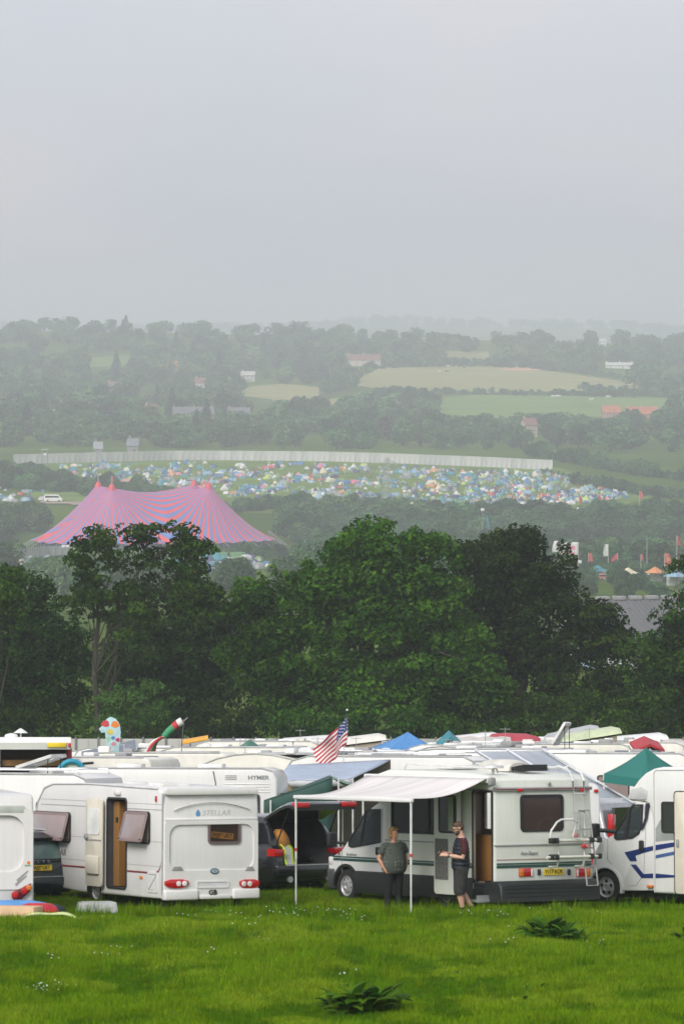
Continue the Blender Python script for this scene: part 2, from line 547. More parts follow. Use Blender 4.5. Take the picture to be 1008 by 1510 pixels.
# ================================================================== trees
bark = pm('bark', (0.05, 0.042, 0.032), 0.9, var=0.25, scale=4, bump=0.6, bscale=14, stretch=(1, 1, 0.25))
leaf_oak = leafmat('oak_leaves', (0.008, 0.032, 0.004), (0.050, 0.12, 0.010), 0.28)
leaf_ash = leafmat('ash_leaves', (0.012, 0.05, 0.004), (0.070, 0.175, 0.011), 0.32)
leaf_dark = leafmat('dark_leaves', (0.006, 0.024, 0.004), (0.040, 0.095, 0.010), 0.25)
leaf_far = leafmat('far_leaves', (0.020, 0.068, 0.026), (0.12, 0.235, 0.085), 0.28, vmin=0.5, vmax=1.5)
leaf_con = leafmat('conifer_needles', (0.016, 0.036, 0.02), (0.04, 0.075, 0.035), 0.1)
leaf_cop = leafmat('copper_leaves', (0.045, 0.03, 0.03), (0.09, 0.055, 0.05), 0.2)
def leaf_arrays(lobes, dens, size, rs, up=0.35, shell=(0.62, 1.08), lower=0.45):
    """leaf-clump faces spread through the shells of crown lobes; returns verts, quads, tint"""
    P, D, T = [], [], []
    for (c, r) in lobes:
        r = np.asarray(r if hasattr(r, '__len__') else (r, r, r), float)
        n = max(12, int(1.7 * dens * (r[0] * r[1] + r[1] * r[2] + r[0] * r[2]) * 4.0))
        u = rs.normal(size=(n, 3)); u /= np.linalg.norm(u, axis=1)[:, None]
        keep = rs.rand(n) < np.where(u[:, 2] < -0.25, lower, 1.0)
        u = u[keep]; n = len(u)
        bump = 1 + 0.16 * np.sin(u[:, 0] * 7 + c[0] * 3) * np.sin(u[:, 1] * 6 + c[1] * 2) * np.sin(u[:, 2] * 8 + c[2])
        k = (shell[0] + (shell[1] - shell[0]) * np.sqrt(rs.rand(n))) * bump
        P.append(np.asarray(c) + u * r * k[:, None]); D.append(u)
        T.append(np.clip(0.42 + 0.3 * rs.normal() + 0.2 * rs.normal(size=n), 0, 1))
    P = np.concatenate(P); D = np.concatenate(D); T = np.concatenate(T)
    n = len(P)
    N = D * 0.55 + rs.normal(size=(n, 3)) * 0.55 + np.array([0, 0, up])
    N /= np.linalg.norm(N, axis=1)[:, None]
    A = np.cross(N, rs.normal(size=(n, 3))); A /= np.linalg.norm(A, axis=1)[:, None] + 1e-9
    B = np.cross(N, A)
    s = size * 1.15 * (0.6 + 0.8 * rs.rand(n))[:, None]
    V = np.empty((n, 4, 3))
    V[:, 0] = P - A * s; V[:, 1] = P - B * s * 0.55 + N * s * 0.12; V[:, 2] = P + A * s; V[:, 3] = P + B * s * 0.55 + N * s * 0.12
    return V.reshape(-1, 3), np.arange(n * 4).reshape(-1, 4), T
def branch_pts(a, b, rs, wob=0.12, n=5):
    a, b = np.asarray(a, float), np.asarray(b, float)
    L = np.linalg.norm(b - a); out = []
    for i in range(n + 1):
        t = i / n
        p = a + (b - a) * t
        p = p + np.array([0, 0, 1]) * L * 0.10 * math.sin(math.pi * t) + (rs.normal(size=3) * wob * L * 0.25 if 0 < i < n else 0)
        out.append(tuple(p))
    return out
def tree_meshes(name, lobes, leaf, dens, size, trunk_h, trunk_r, rs, base=(0, 0), nbranch=14, lean=(0, 0), shell=(0.62, 1.08)):
    V, Fq, T = leaf_arrays(lobes, dens, size, rs, shell=shell)
    crown = marr('crown', V, Fq, leaf, tint=T, link=False)
    bm = nb()
    top = (base[0] + lean[0], base[1] + lean[1], trunk_h)
    tr = branch_pts((base[0], base[1], -0.6), top, rs, 0.06, 7)
    tube(bm, tr, [trunk_r * (1.35 - 0.95 * (i / 7)) for i in range(8)], 8)
    idx = rs.permutation(len(lobes))[:nbranch]
    for i in idx:
        c = np.asarray(lobes[i][0], float)
        t = min(0.95, max(0.3, 0.35 + 0.5 * rs.rand()))
        a = np.asarray(tr[int(t * 7)])
        if c[2] < a[2] - 1: a = np.asarray(tr[2])
        pts = branch_pts(a, c, rs, 0.16, 5)
        r0 = trunk_r * (0.16 + 0.2 * rs.rand())
        tube(bm, pts, [r0 * (1 - 0.85 * k / 5) for k in range(6)], 5)
        for q in range(3):
            e = np.asarray(pts[3 + q % 3]); f = e + rs.normal(size=3) * np.array([0.55, 0.55, 0.35])
            tube(bm, branch_pts(e, f, rs, 0.2, 3), [r0 * 0.3, r0 * 0.22, r0 * 0.15, r0 * 0.07], 4)
    me = bpy.data.meshes.new('trunk'); bm.to_mesh(me); bm.free(); me.materials.append(bark)
    return crown, me
def place_tree(name, label, meshes, M, group=None, cat='tree'):
    t = thing(name, label, cat, M, group)
    for nm, me in (('crown', meshes[0]), ('trunk', meshes[1])):
        o = bpy.data.objects.new(nm, me); COL.objects.link(o); o.parent = t
    return t
def near_tree(name, label, px, d, blobs, leaf, seed, dens=7.0, size=0.2, trunk_px=None, trunk_top=None, trunk_r=0.4, sub=9, lobe_r=(0.9, 1.7), nbranch=26, shell=(0.4, 1.12), cat='tree', depth=1.0, dark=None):
    """a tree of the near wood; blobs are the big masses of its crown as photo pixels (cx, cy, rx, ry) at the tree's own distance"""
    rs = np.random.RandomState(seed)
    d *= 0.74; kf = d / 272.0
    size *= kf * 0.8; dens *= 1.75 / (kf * kf); lobe_r = (lobe_r[0] * kf, lobe_r[1] * kf); trunk_r *= kf
    o = onground(px, d); k = d / F
    lobes = []
    for (bx, by, rx, ry) in blobs:
        c = np.array([(bx - px) * k, 0, (CAMZ - (by - HY) * k) - o.z])
        r = np.array([rx * k, rx * k * 0.85 * depth, ry * k])
        c[1] += rs.uniform(-0.25, 0.25) * r[1]
        n = int(sub * max(1.0, r[0] * r[2] / (4.0 * kf * kf)))
        for i in range(n):
            u = rs.normal(size=3); u /= np.linalg.norm(u)
            f = 0.35 + 0.58 * rs.rand() ** 0.5
            lr = rs.uniform(*lobe_r) * min(1.0, r.min() / (2.0 * kf) + 0.35)
            lobes.append((c + u * r * f, (lr, lr, lr * rs.uniform(0.42, 0.68))))
        for i in range(int(n * 0.8)):      # sprigs that break the outline
            u = rs.normal(size=3); u[2] = abs(u[2]) * 0.9 + 0.05; u /= np.linalg.norm(u)
            lr = rs.uniform(0.28, 0.5) * lobe_r[0] * 1.15
            lobes.append((c + u * r * rs.uniform(0.92, 1.16), (lr, lr, lr * rs.uniform(0.7, 1.3))))
    tp = trunk_px if trunk_px else px
    th = (CAMZ - (trunk_top - HY) * k - o.z) if trunk_top else max(l[0][2] for l in lobes) * 0.62
    ms = tree_meshes(name, lobes, leaf, dens, size, th, trunk_r, rs, base=((tp - px) * k, 0), nbranch=nbranch, shell=shell)
    return place_tree(name, label, ms, Matrix.Translation(o), cat=cat)
near_tree('ash_tree', 'broad bright green ash tree, the largest crown of the tree line behind the caravans', 530, 272,
          [(560, 850, 85, 75), (500, 880, 80, 70), (420, 905, 85, 62), (610, 905, 75, 85), (560, 960, 110, 95), (450, 985, 90, 80), (640, 985, 85, 75), (545, 1040, 150, 55), (700, 1045, 60, 55), (390, 960, 50, 60), (540, 800, 35, 28), (625, 830, 45, 45), (370, 890, 38, 34)], leaf_ash, 3, trunk_px=540, trunk_r=0.55, dens=6.2, size=0.2, sub=8)
near_tree('oak_tree', 'tall dark oak with a dense domed crown beside the bright ash tree', 770, 288,
          [(740, 850, 75, 62), (800, 850, 45, 55), (690, 900, 62, 72), (800, 930, 85, 70), (880, 945, 48, 60), (740, 990, 95, 85), (850, 1010, 75, 70), (700, 820, 28, 26), (765, 812, 35, 25), (680, 970, 60, 80), (905, 960, 28, 38)], leaf_dark, 5, trunk_px=770, trunk_r=0.5, dens=6.2, size=0.19, sub=8)
near_tree('oak_tree', 'slender oak with bare lower trunk and flat open top before the striped tent', 140, 266,
          [(175, 800, 62, 24), (240, 795, 50, 26), (140, 820, 36, 34), (285, 812, 26, 22), (165, 850, 48, 36), (130, 885, 30, 34), (215, 850, 48, 34), (275, 850, 32, 30), (300, 890, 30, 30), (200, 905, 50, 42)], leaf_oak, 9, trunk_px=140, trunk_top=840, trunk_r=0.22, dens=7.5, size=0.19, sub=10, lobe_r=(0.5, 1.1), nbranch=20)
near_tree('oak_tree', 'shadowy oak filling the gap between the slender oak and the broad ash tree', 260, 292,
          [(235, 920, 70, 60), (300, 930, 55, 60), (260, 990, 95, 70), (330, 990, 50, 80), (210, 985, 60, 60), (285, 880, 35, 30)], leaf_dark, 12, trunk_r=0.4, dens=5.6, size=0.2)
near_tree('oak_tree', 'dark rounded oak standing left of the slender bare-trunked oak', 45, 280,
          [(20, 890, 50, 45), (70, 930, 55, 60), (10, 950, 70, 80), (85, 990, 45, 70), (30, 1030, 90, 60), (-60, 930, 70, 80)], leaf_dark, 15, trunk_r=0.45, dens=6, size=0.19)
near_tree('ash_tree', 'light green young tree overlapping the dark rounded oak', -12, 262,
          [(-10, 890, 40, 42), (-40, 930, 50, 50), (8, 860, 18, 18)], leaf_ash, 17, trunk_r=0.3, dens=6, size=0.18)
near_tree('hawthorn_bush', 'rounded mid green hawthorn bush at the foot of the bare-trunked oak', 195, 262,
          [(195, 1045, 62, 42), (150, 1062, 40, 32), (240, 1058, 40, 36), (195, 1085, 75, 35)], leafmat('hawthorn_leaves', (0.03, 0.07, 0.014), (0.075, 0.15, 0.03), 0.3), 21, trunk_r=0.15, dens=9, size=0.13, lobe_r=(0.5, 1.0), cat='bush', nbranch=12)
near_tree('oak_tree', 'greyish green oak at the corner of the barn roof', 985, 276,
          [(985, 950, 45, 50), (1030, 930, 55, 62), (960, 1000, 48, 55), (1020, 1020, 70, 70), (1070, 980, 60, 70), (945, 1050, 40, 45)], leaf_oak, 25, trunk_r=0.4, dens=6, size=0.19)
near_tree('oak_tree', 'oak whose single leafy branch hangs above the barn roof', 1062, 262,
          [(1050, 845, 40, 40), (1002, 838, 16, 12), (1075, 900, 50, 60), (1010, 830, 14, 9)], leaf_oak, 28, trunk_r=0.4, dens=4.4, size=0.18, sub=7, lobe_r=(0.45, 0.9))
for i, (px, d, lab, top) in enumerate([(20, 268, 'shaded hedge thicket under the dark rounded oak', 1040), (270, 270, 'shaded hedge thicket between the hawthorn bush and the ash tree', 1035), (520, 262, 'shaded hedge thicket under the broad ash tree', 1052),
                                       (720, 276, 'shaded hedge thicket under the tall domed oak', 1030), (880, 272, 'shaded hedge thicket between the domed oak and the barn', 1015), (1010, 266, 'shaded hedge thicket under the greyish oak', 1040), (95, 300, 'tall shaded thicket filling the gap beside the bare-trunked oak', 940), (350, 305, 'tall shaded thicket filling the gap left of the broad ash tree', 950)]):
    b = [(px + q * 46, 0.5 * (top + 1118) + rnd.uniform(-10, 14), 46, (1118 - top) * 0.5) for q in (-2, -1, 0, 1, 2)]
    near_tree('hedge_thicket', lab, px, d, b, leaf_dark if i % 2 else leaf_oak, 40 + i, dens=6.5, size=0.17, trunk_r=0.12, lobe_r=(0.6, 1.2), cat='hedge', nbranch=14, sub=7)
# ================================================================== the valley and the far hillside
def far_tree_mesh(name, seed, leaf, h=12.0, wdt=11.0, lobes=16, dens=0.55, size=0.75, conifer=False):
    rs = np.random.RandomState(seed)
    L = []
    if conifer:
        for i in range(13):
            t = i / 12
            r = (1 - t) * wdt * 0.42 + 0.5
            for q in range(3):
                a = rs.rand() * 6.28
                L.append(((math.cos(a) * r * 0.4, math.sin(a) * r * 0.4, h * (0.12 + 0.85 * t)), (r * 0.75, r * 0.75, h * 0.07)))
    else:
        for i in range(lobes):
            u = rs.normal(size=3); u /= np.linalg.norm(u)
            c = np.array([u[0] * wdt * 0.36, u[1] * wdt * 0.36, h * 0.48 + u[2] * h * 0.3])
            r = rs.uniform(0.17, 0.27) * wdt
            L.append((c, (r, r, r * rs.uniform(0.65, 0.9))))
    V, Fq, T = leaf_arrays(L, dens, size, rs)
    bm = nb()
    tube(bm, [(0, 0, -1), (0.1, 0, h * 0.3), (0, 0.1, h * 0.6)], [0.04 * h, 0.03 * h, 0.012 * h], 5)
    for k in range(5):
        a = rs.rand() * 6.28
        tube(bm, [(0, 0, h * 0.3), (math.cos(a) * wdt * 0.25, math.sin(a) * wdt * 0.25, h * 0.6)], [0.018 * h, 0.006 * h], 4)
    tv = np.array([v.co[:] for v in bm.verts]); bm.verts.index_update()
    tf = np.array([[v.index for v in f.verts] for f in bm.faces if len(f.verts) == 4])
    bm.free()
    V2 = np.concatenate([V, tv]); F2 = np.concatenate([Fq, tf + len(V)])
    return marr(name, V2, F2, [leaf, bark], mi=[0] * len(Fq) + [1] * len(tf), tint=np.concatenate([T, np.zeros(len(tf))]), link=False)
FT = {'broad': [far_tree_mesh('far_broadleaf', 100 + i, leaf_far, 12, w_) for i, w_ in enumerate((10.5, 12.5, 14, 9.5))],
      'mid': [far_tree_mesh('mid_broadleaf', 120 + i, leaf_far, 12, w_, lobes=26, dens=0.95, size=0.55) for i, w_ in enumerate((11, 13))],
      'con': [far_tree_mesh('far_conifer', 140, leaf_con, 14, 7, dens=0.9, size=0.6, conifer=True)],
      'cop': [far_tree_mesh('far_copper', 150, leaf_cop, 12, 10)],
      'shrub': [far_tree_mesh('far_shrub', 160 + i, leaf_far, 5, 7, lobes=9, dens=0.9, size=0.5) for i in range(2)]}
FLAB = {}
FAR = []      # (kind, variant, x, d, scale, zone)
def ft(kind, px, py, hpx, zone, dmin=1300):
    p = at(px, py, dmin)
    hh = {'broad': 12, 'mid': 12, 'con': 14, 'cop': 12, 'shrub': 5}[kind]
    FAR.append((kind, rnd.randrange(len(FT[kind])), p.x, p.y, hpx / F * p.y / hh, zone))
def in_field(px, py):
    # open ground that stays free of trees
    if 545 < px < 935 and np.interp(px, [545, 760, 935], [543, 541, 564]) < py < np.interp(px, [545, 640, 800, 935], [564, 574, 573, 570]): return True
    if 655 < px < 1000 and 583 < py < np.interp(px, [655, 720, 900, 1000], [604, 610, 603, 592]): return True
    if 365 < px < 465 and 568 < py < 584: return True
    if 470 < px < 540 and 586 < py < 594: return True
    if 658 < px < 716 and 517 < py < 526: return True
    if 135 < px < 185 and 525 < py < 539: return True
    return False
HOUSES = [(779, 645, 19, 34), (285, 622, 60, 18), (352, 622, 32, 18), (73, 612, 38, 17), (166, 580, 13, 20), (295, 572, 14, 13), (255, 545, 16, 9), (371, 536, 36, 15), (366, 563, 20, 14), (405, 612, 12, 22), (460, 634, 34, 12), (222, 616, 16, 15), (535, 540, 50, 16), (900, 612, 26, 10), (945, 612, 44, 10), (943, 632, 18, 14), (912, 543, 40, 8), (884, 511, 16, 9), (762, 546, 60, 6)]
def blocks(px, py, hp):
    """would a tree here hide one of the houses?"""
    for hx_, hy_, hw_, hh_ in HOUSES:
        if rnd.random() < 0.62 and py >= hy_ - 2 and py - hp < hy_ - hh_ * 0.35 and abs(px - hx_) < hw_ / 2 + hp * 0.38: return True
    return False
# wooded hillside above the boundary fence
for zone, y0, y1, n, h0_, h1_ in (('hilltop', 497, 530, 260, 16, 27), ('hill', 530, 600, 620, 17, 31), ('lower', 600, 664, 560, 22, 40)):
    k = 0
    while k < n:
        px = rnd.uniform(-160, 1168); py = rnd.uniform(y0, y1) + (px - 504) * (0.02 if zone == 'hilltop' else 0.008)
        r = rnd.random()
        kind = 'con' if r < 0.03 else 'cop' if r < 0.045 else 'shrub' if r < 0.16 else 'broad'
        hp = rnd.uniform(h0_, h1_) * (0.5 if kind == 'shrub' else 1.25 if kind == 'con' else 1)
        if any(in_field(px + q * hp * 0.35, py - f * hp) for f in (0, 0.45, 0.85) for q in (-1, 0, 1)) or blocks(px, py, hp): k += 0.25; continue
        ft(kind, px, py, hp, zone)
        k += 1
# hedgerows between the fields
def hedge(pts, step, h, zone, kind='broad', dmin=1300):
    for (a, b) in zip(pts[:-1], pts[1:]):
        n = max(1, int(math.hypot(b[0] - a[0], b[1] - a[1]) / step))
        for i in range(n):
            t = (i + rnd.uniform(-0.2, 0.2)) / n
            kk = kind if rnd.random() < 0.75 else 'shrub'
            ft(kk, a[0] + (b[0] - a[0]) * t, a[1] + (b[1] - a[1]) * t + rnd.uniform(-1, 1), rnd.uniform(0.7, 1.25) * h * (0.6 if kk == 'shrub' else 1), zone, dmin)
hedge([(555, 578), (640, 581), (760, 583), (930, 586)], 7, 10, 'hedgerow', 'broad')
hedge([(860, 578), (935, 583), (1040, 590)], 7, 14, 'hedgerow')
hedge([(540, 544), (700, 540), (860, 551), (960, 566), (1060, 575)], 8, 15, 'hedgerow')
hedge([(560, 622), (640, 634), (760, 642), (850, 640)], 9, 24, 'hedgerow')
for px, py, hp in ((186, 505, 32), (640, 520, 34), (600, 516, 30), (450, 512, 32), (560, 512, 26), (300, 512, 28), (100, 508, 30), (130, 508, 32), (860, 520, 24), (740, 516, 26), (690, 520, 26), (20, 500, 28), (40, 505, 24)):
    ft('broad', px, py, hp, 'hilltop')
ft('con', 186, 503, 36, 'hilltop')
for px, py, hp in ((305, 640, 48), (290, 645, 40), (430, 636, 44), (262, 640, 30)): ft('con', px, py, hp, 'lower')
# wood below the camping field and trees of the valley floor
k = 0
while k < 300:
    px = rnd.uniform(-120, 1130); py = rnd.uniform(752, 806)
    lim = np.interp(px, [-120, 60, 250, 330, 430, 560, 700, 930, 1130], [775, 775, 764, 772, 762, 778, 776, 776, 776])
    if 30 < px < 420 and py > 742 and py < 812 and not (px < 60): k += 1; continue
    if py < lim: continue
    ft('mid', px, py, rnd.uniform(30, 48), 'valley'); k += 1
k = 0
while k < 190:
    px = rnd.uniform(-120, 1130) if k % 3 else rnd.uniform(770, 1030); d = rnd.uniform(760, 1330)
    if 255 < px < 430 and d > 900: k += 1; continue
    if px < 130 and d > 1150: k += 1; continue
    if 20 < px < 430:      # low bushes only, below the skirts of the big top
        hm = (HY - (gz((px - CX) / F * d, d) - CAMZ) / d * F - 818) / F * d / 12
        k += 1
        if hm > 0.2: FAR.append(('mid', rnd.randrange(2), (px - CX) / F * d, d, min(0.8, hm), 'valley'))
        continue
    FAR.append(('mid', rnd.randrange(2), (px - CX) / F * d, d, (rnd.uniform(0.28, 0.42) if d < 1035 else rnd.uniform(0.5, 0.75)) if px > 780 else rnd.uniform(0.55, 0.95), 'valley')); k += 1
# dark belt on the left above the big top, clumps in the camping field
for i in range(70):
    t = rnd.random()
    ft('mid', -30 + 290 * t + rnd.uniform(-12, 12), 712 + 30 * t + rnd.uniform(-12, 6), rnd.uniform(20, 32) * (1 - 0.35 * t), 'belt')
for px, py, hp in ((205, 728, 30), (196, 732, 24), (222, 735, 22), (240, 740, 24), (262, 742, 22), (745, 770, 36), (735, 772, 30), (760, 772, 30), (650, 774, 30), (830, 768, 28), (690, 775, 30)):
    ft('mid', px, py, hp, 'belt')
hedge([(800, 698), (870, 708), (960, 724), (1040, 735)], 9, 14, 'belt', 'shrub')
hedge([(780, 672), (860, 688), (930, 700), (1060, 716)], 8, 22, 'belt', 'mid')
hedge([(840, 715), (930, 730), (1060, 742)], 9, 18, 'belt', 'mid')
hedge([(330, 758), (430, 748), (520, 752), (640, 765)], 7, 22, 'belt', 'mid')
hedge([(260, 818), (300, 822), (360, 822), (400, 825), (450, 822), (540, 818)], 9, 22, 'valley', 'mid', 1150)
LMK = [(226, 780, 'the striped big top'), (571, 740, 'the lattice pylon'), (79, 740, 'the white minibus'), (285, 615, 'the long brick terrace'), (371, 545, 'the white rendered house'), (779, 635, 'the tall pale house'), (930, 612, 'the orange tiled barns'), (745, 560, 'the hay meadow'), (830, 600, 'the green meadow'), (535, 535, 'the meadow corner farmhouse'), (73, 605, 'the white-walled cottage'), (166, 575, 'the lone tall house'), (460, 630, 'the low white bungalow'), (860, 755, 'the tall thin red flags'), (840, 815, 'the white feather flags'), (170, 672, 'the boundary fence near its watch tower'), (450, 672, 'the middle of the boundary fence'), (720, 685, 'the far end of the boundary fence'), (960, 740, 'the white lorry'), (350, 835, 'the small camp below the big top'), (440, 770, 'the small row of pennant flags'), (900, 540, 'the long white farm shed'), (100, 500, 'the skyline above the cottages'), (300, 500, 'the skyline above the terrace'), (650, 755, 'the orange and cream flags'), (720, 770, 'the leaning blue pole'), (640, 650, 'the hedge behind the boundary fence'), (20, 725, 'the tents by the minibus'), (60, 815, 'the short curved fence')]
def near(px, py):
    return min(LMK, key=lambda q: (q[0] - px) ** 2 + ((q[1] - py) * 1.6) ** 2)[2]
def gview(x, d):
    return CX + x / d * F, HY - (gz(x, d) - CAMZ) / d * F
names = {'hilltop': 'on the wooded hilltop skyline', 'hill': 'on the upper hillside among the fields', 'lower': 'on the lower hillside among the houses', 'hedgerow': 'in a hedgerow between the pale fields', 'valley': 'in the valley wood below the tent field', 'belt': 'in the belt around the tent field'}
kn = {'broad': ('broadleaf_tree', 'hazy green broadleaf tree'), 'mid': ('broadleaf_tree', 'bushy green broadleaf tree'), 'con': ('conifer_tree', 'dark pointed conifer'), 'cop': ('copper_beech', 'purple-brown copper beech'), 'shrub': ('field_shrub', 'low rounded green shrub')}
vis = [(s * 12 / d, i) for i, (kd, v, x, d, s, z) in enumerate(FAR) if 0 <= gview(x, d)[0] <= 1008]
vis.sort(reverse=True)
# trees deep behind the near wood stay out of sight: prefer those that rise above it
single = set(i for q, i in vis if gview(FAR[i][2], FAR[i][3])[1] - FAR[i][4] * 12 / FAR[i][3] * F < 790)
order = [i for q, i in vis if i in single][:290]
single = set(order)
rest = {}
for i, (kd, v, x, d, s, z) in enumerate(FAR):
    rot = rnd.uniform(0, 6.28)
    if i in single:
        o = bpy.data.objects.new(kn[kd][0], FT[kd][v]); COL.objects.link(o)
        o.matrix_basis = Matrix.Translation((x, d, gz(x, d))) @ Matrix.Rotation(rot, 4, 'Z') @ Matrix.Diagonal((s * rnd.uniform(0.9, 1.2), s * rnd.uniform(0.9, 1.2), s, 1))
        sz = 'small' if s < 0.62 else 'tall' if s > 1.0 else 'middling'
        sh = ('narrow', 'round', 'spreading', 'slim')[v] + ' ' if kd == 'broad' else ('round', 'wide')[v] + ' ' if kd in ('mid', 'shrub') else ''
        lab = '%s %s%s by %s' % (sz, sh, kn[kd][1].replace('low rounded ', ''), near(*gview(x, d)))
        tag(o, lab, 'tree', 'far trees: ' + lab)
    else:
        rest.setdefault((kd, v), []).append((x, d, gz(x, d), rot, s))
def scatter(name, pts, src, label, cat):
    """one object of many instances: points carry turn and size"""
    me = bpy.data.meshes.new(name)
    me.vertices.add(len(pts)); me.vertices.foreach_set('co', np.array([p[:3] for p in pts], dtype=np.float32).ravel())
    a = me.attributes.new('turn', 'FLOAT_VECTOR', 'POINT'); a.data.foreach_set('vector', np.array([p[3] if hasattr(p[3], '__len__') else (0, 0, p[3]) for p in pts], dtype=np.float32).ravel())
    a = me.attributes.new('size', 'FLOAT_VECTOR', 'POINT'); a.data.foreach_set('vector', np.array([p[4] if hasattr(p[4], '__len__') else (p[4],) * 3 for p in pts], dtype=np.float32).ravel())
    o = bpy.data.objects.new(name, me); COL.objects.link(o)
    so_ = bpy.data.objects.new(name + '_source', src)
    ng = bpy.data.node_groups.new(name, 'GeometryNodeTree')
    ng.interface.new_socket('Geometry', in_out='INPUT', socket_type='NodeSocketGeometry'); ng.interface.new_socket('Geometry', in_out='OUTPUT', socket_type='NodeSocketGeometry')
    N, Lk = ng.nodes, ng.links
    gi, go = N.new('NodeGroupInput'), N.new('NodeGroupOutput')
    ip = N.new('GeometryNodeInstanceOnPoints'); oi = N.new('GeometryNodeObjectInfo'); oi.inputs['Object'].default_value = so_
    m2p = N.new('GeometryNodeMeshToPoints')
    at_, as_ = N.new('GeometryNodeInputNamedAttribute'), N.new('GeometryNodeInputNamedAttribute')
    for q, nm in ((at_, 'turn'), (as_, 'size')): q.data_type = 'FLOAT_VECTOR'; q.inputs['Name'].default_value = nm
    Lk.new(gi.outputs[0], m2p.inputs['Mesh']); Lk.new(m2p.outputs[0], ip.inputs['Points']); Lk.new(oi.outputs['Geometry'], ip.inputs['Instance'])
    e2r = N.new('FunctionNodeEulerToRotation')
    Lk.new(at_.outputs['Attribute'], e2r.inputs[0]); Lk.new(e2r.outputs[0], ip.inputs['Rotation'])
    Lk.new(as_.outputs['Attribute'], ip.inputs['Scale']); Lk.new(ip.outputs[0], go.inputs[0])
    md = o.modifiers.new('scatter', 'NODES'); md.node_group = ng
    return tag(o, label, cat, kind='stuff')
for (kd, v), pts in rest.items():
    scatter('distant_woodland', pts, FT[kd][v], 'mass of further %ss covering the far hillside and valley' % kn[kd][1].split(' ', 1)[1].replace(' copper beech', 'copper beech'), 'woodland')
# far ridge woods, a thin dark edge in the haze
pts = []
for i in range(500):
    px = rnd.uniform(-250, 1260); d = rnd.uniform(8600, 9300)
    x = (px - CX) / F * d
    pts.append((x, d, gz(x, d), rnd.uniform(0, 6), rnd.uniform(1.2, 2.2)))
scatter('distant_woodland', pts, FT['broad'][0], 'faint woods on the farthest ridge, nearly lost in haze', 'woodland')

# ------------------------------------------------------------------ boundary fences
steel = pm('fence_steel', (0.52, 0.52, 0.5), 0.55, var=0.12, scale=0.8, stretch=(1, 1, 0.2))
steel2 = pm('fence_steel_dull', (0.44, 0.45, 0.44), 0.6, var=0.15, scale=0.8, stretch=(1, 1, 0.2))
post_m = pm('fence_post', (0.2, 0.2, 0.2), 0.6)
def panel_fence(label, P, width, height, ribs=5, name='panel_fence', base=0.1):
    """steel panels hung between posts along a line of ground points"""
    t = thing(name, label, 'fence', Matrix.Translation(P[0]))
    L = [0.0]
    for a, b in zip(P[:-1], P[1:]): L.append(L[-1] + (b - a).length)
    n = int(L[-1] / width)
    bm = nb()
    box(bm, 0.04, width - 0.04, -0.02, 0.02, base, height)
    for k in range(ribs):
        x = width * (k + 0.5) / ribs
        box(bm, x - 0.05 * width / ribs, x + 0.05 * width / ribs, -0.05, -0.021, base + 0.02, height - 0.02)
    box(bm, 0.041, width - 0.041, -0.06, -0.022, height * 0.5, height * 0.53)
    me = bpy.data.meshes.new('panel'); bm.to_mesh(me); bm.free(); me.materials.append(steel)
    me2 = me.copy(); me2.materials[0] = steel2
    bm = nb(); box(bm, -0.04, 0.04, -0.09, 0.05, -0.5, height + 0.08); tube(bm, [(0, 0.05, height * 0.8), (0, 1.2, 0)], 0.04, 4)
    mp = bpy.data.meshes.new('post'); bm.to_mesh(mp); bm.free(); mp.materials.append(post_m)
    Mi = t.matrix_basis.inverted()
    def pos(s):
        i = max(0, min(len(P) - 2, int(np.searchsorted(L, s)) - 1))
        return P[i].lerp(P[i + 1], (s - L[i]) / max(1e-6, L[i + 1] - L[i]))
    for i in range(n):
        a, b = pos(i * width), pos((i + 1) * width)
        e = (b - a).normalized()
        M = Mi @ Matrix.Translation(a) @ Matrix.Rotation(math.atan2(e.y, e.x), 4, 'Z') @ Matrix.Rotation(-math.asin(e.z), 4, 'Y')
        o = bpy.data.objects.new('panel', me if rnd.random() < 0.6 else me2); COL.objects.link(o); o.parent = t; o.matrix_basis = M
        o = bpy.data.objects.new('post', mp); COL.objects.link(o); o.parent = t; o.matrix_basis = M
    return t
def gline(pts, step=12, dmin=1300):
    out = []
    for a, b in zip(pts[:-1], pts[1:]):
        n = max(1, int(math.hypot(b[0] - a[0], b[1] - a[1]) / step))
        for i in range(n):
            t = i / n; out.append(at(a[0] + (b[0] - a[0]) * t, a[1] + (b[1] - a[1]) * t, dmin))
    out.append(at(*pts[-1], dmin))
    return out
def smooth_line(P, it=6):
    for _ in range(it):
        P = [P[0]] + [(P[i - 1] + P[i] * 2 + P[i + 1]) / 4 for i in range(1, len(P) - 1)] + [P[-1]]
    for p in P: p.z = gz(p.x, p.y)
    return P
panel_fence('long pale steel boundary fence along the top of the tent field', smooth_line(gline([(20, 686), (120, 683), (240, 680), (360, 680), (480, 681), (600, 685), (700, 689), (815, 695)])), 3.0, 5.0)
panel_fence('short curved pale fence below the left end of the big top', [onground(px, d) for px, d in ((2, 1120), (40, 1180), (70, 1215), (110, 1225))], 3.0, 4.2)
panel_fence('grey steel panel fence behind the last row of campers', [onground(px, 176) for px in (-120, 0, 120, 240, 360, 480, 600, 720, 840, 960, 1100)], 1.03, 2.8, ribs=1)

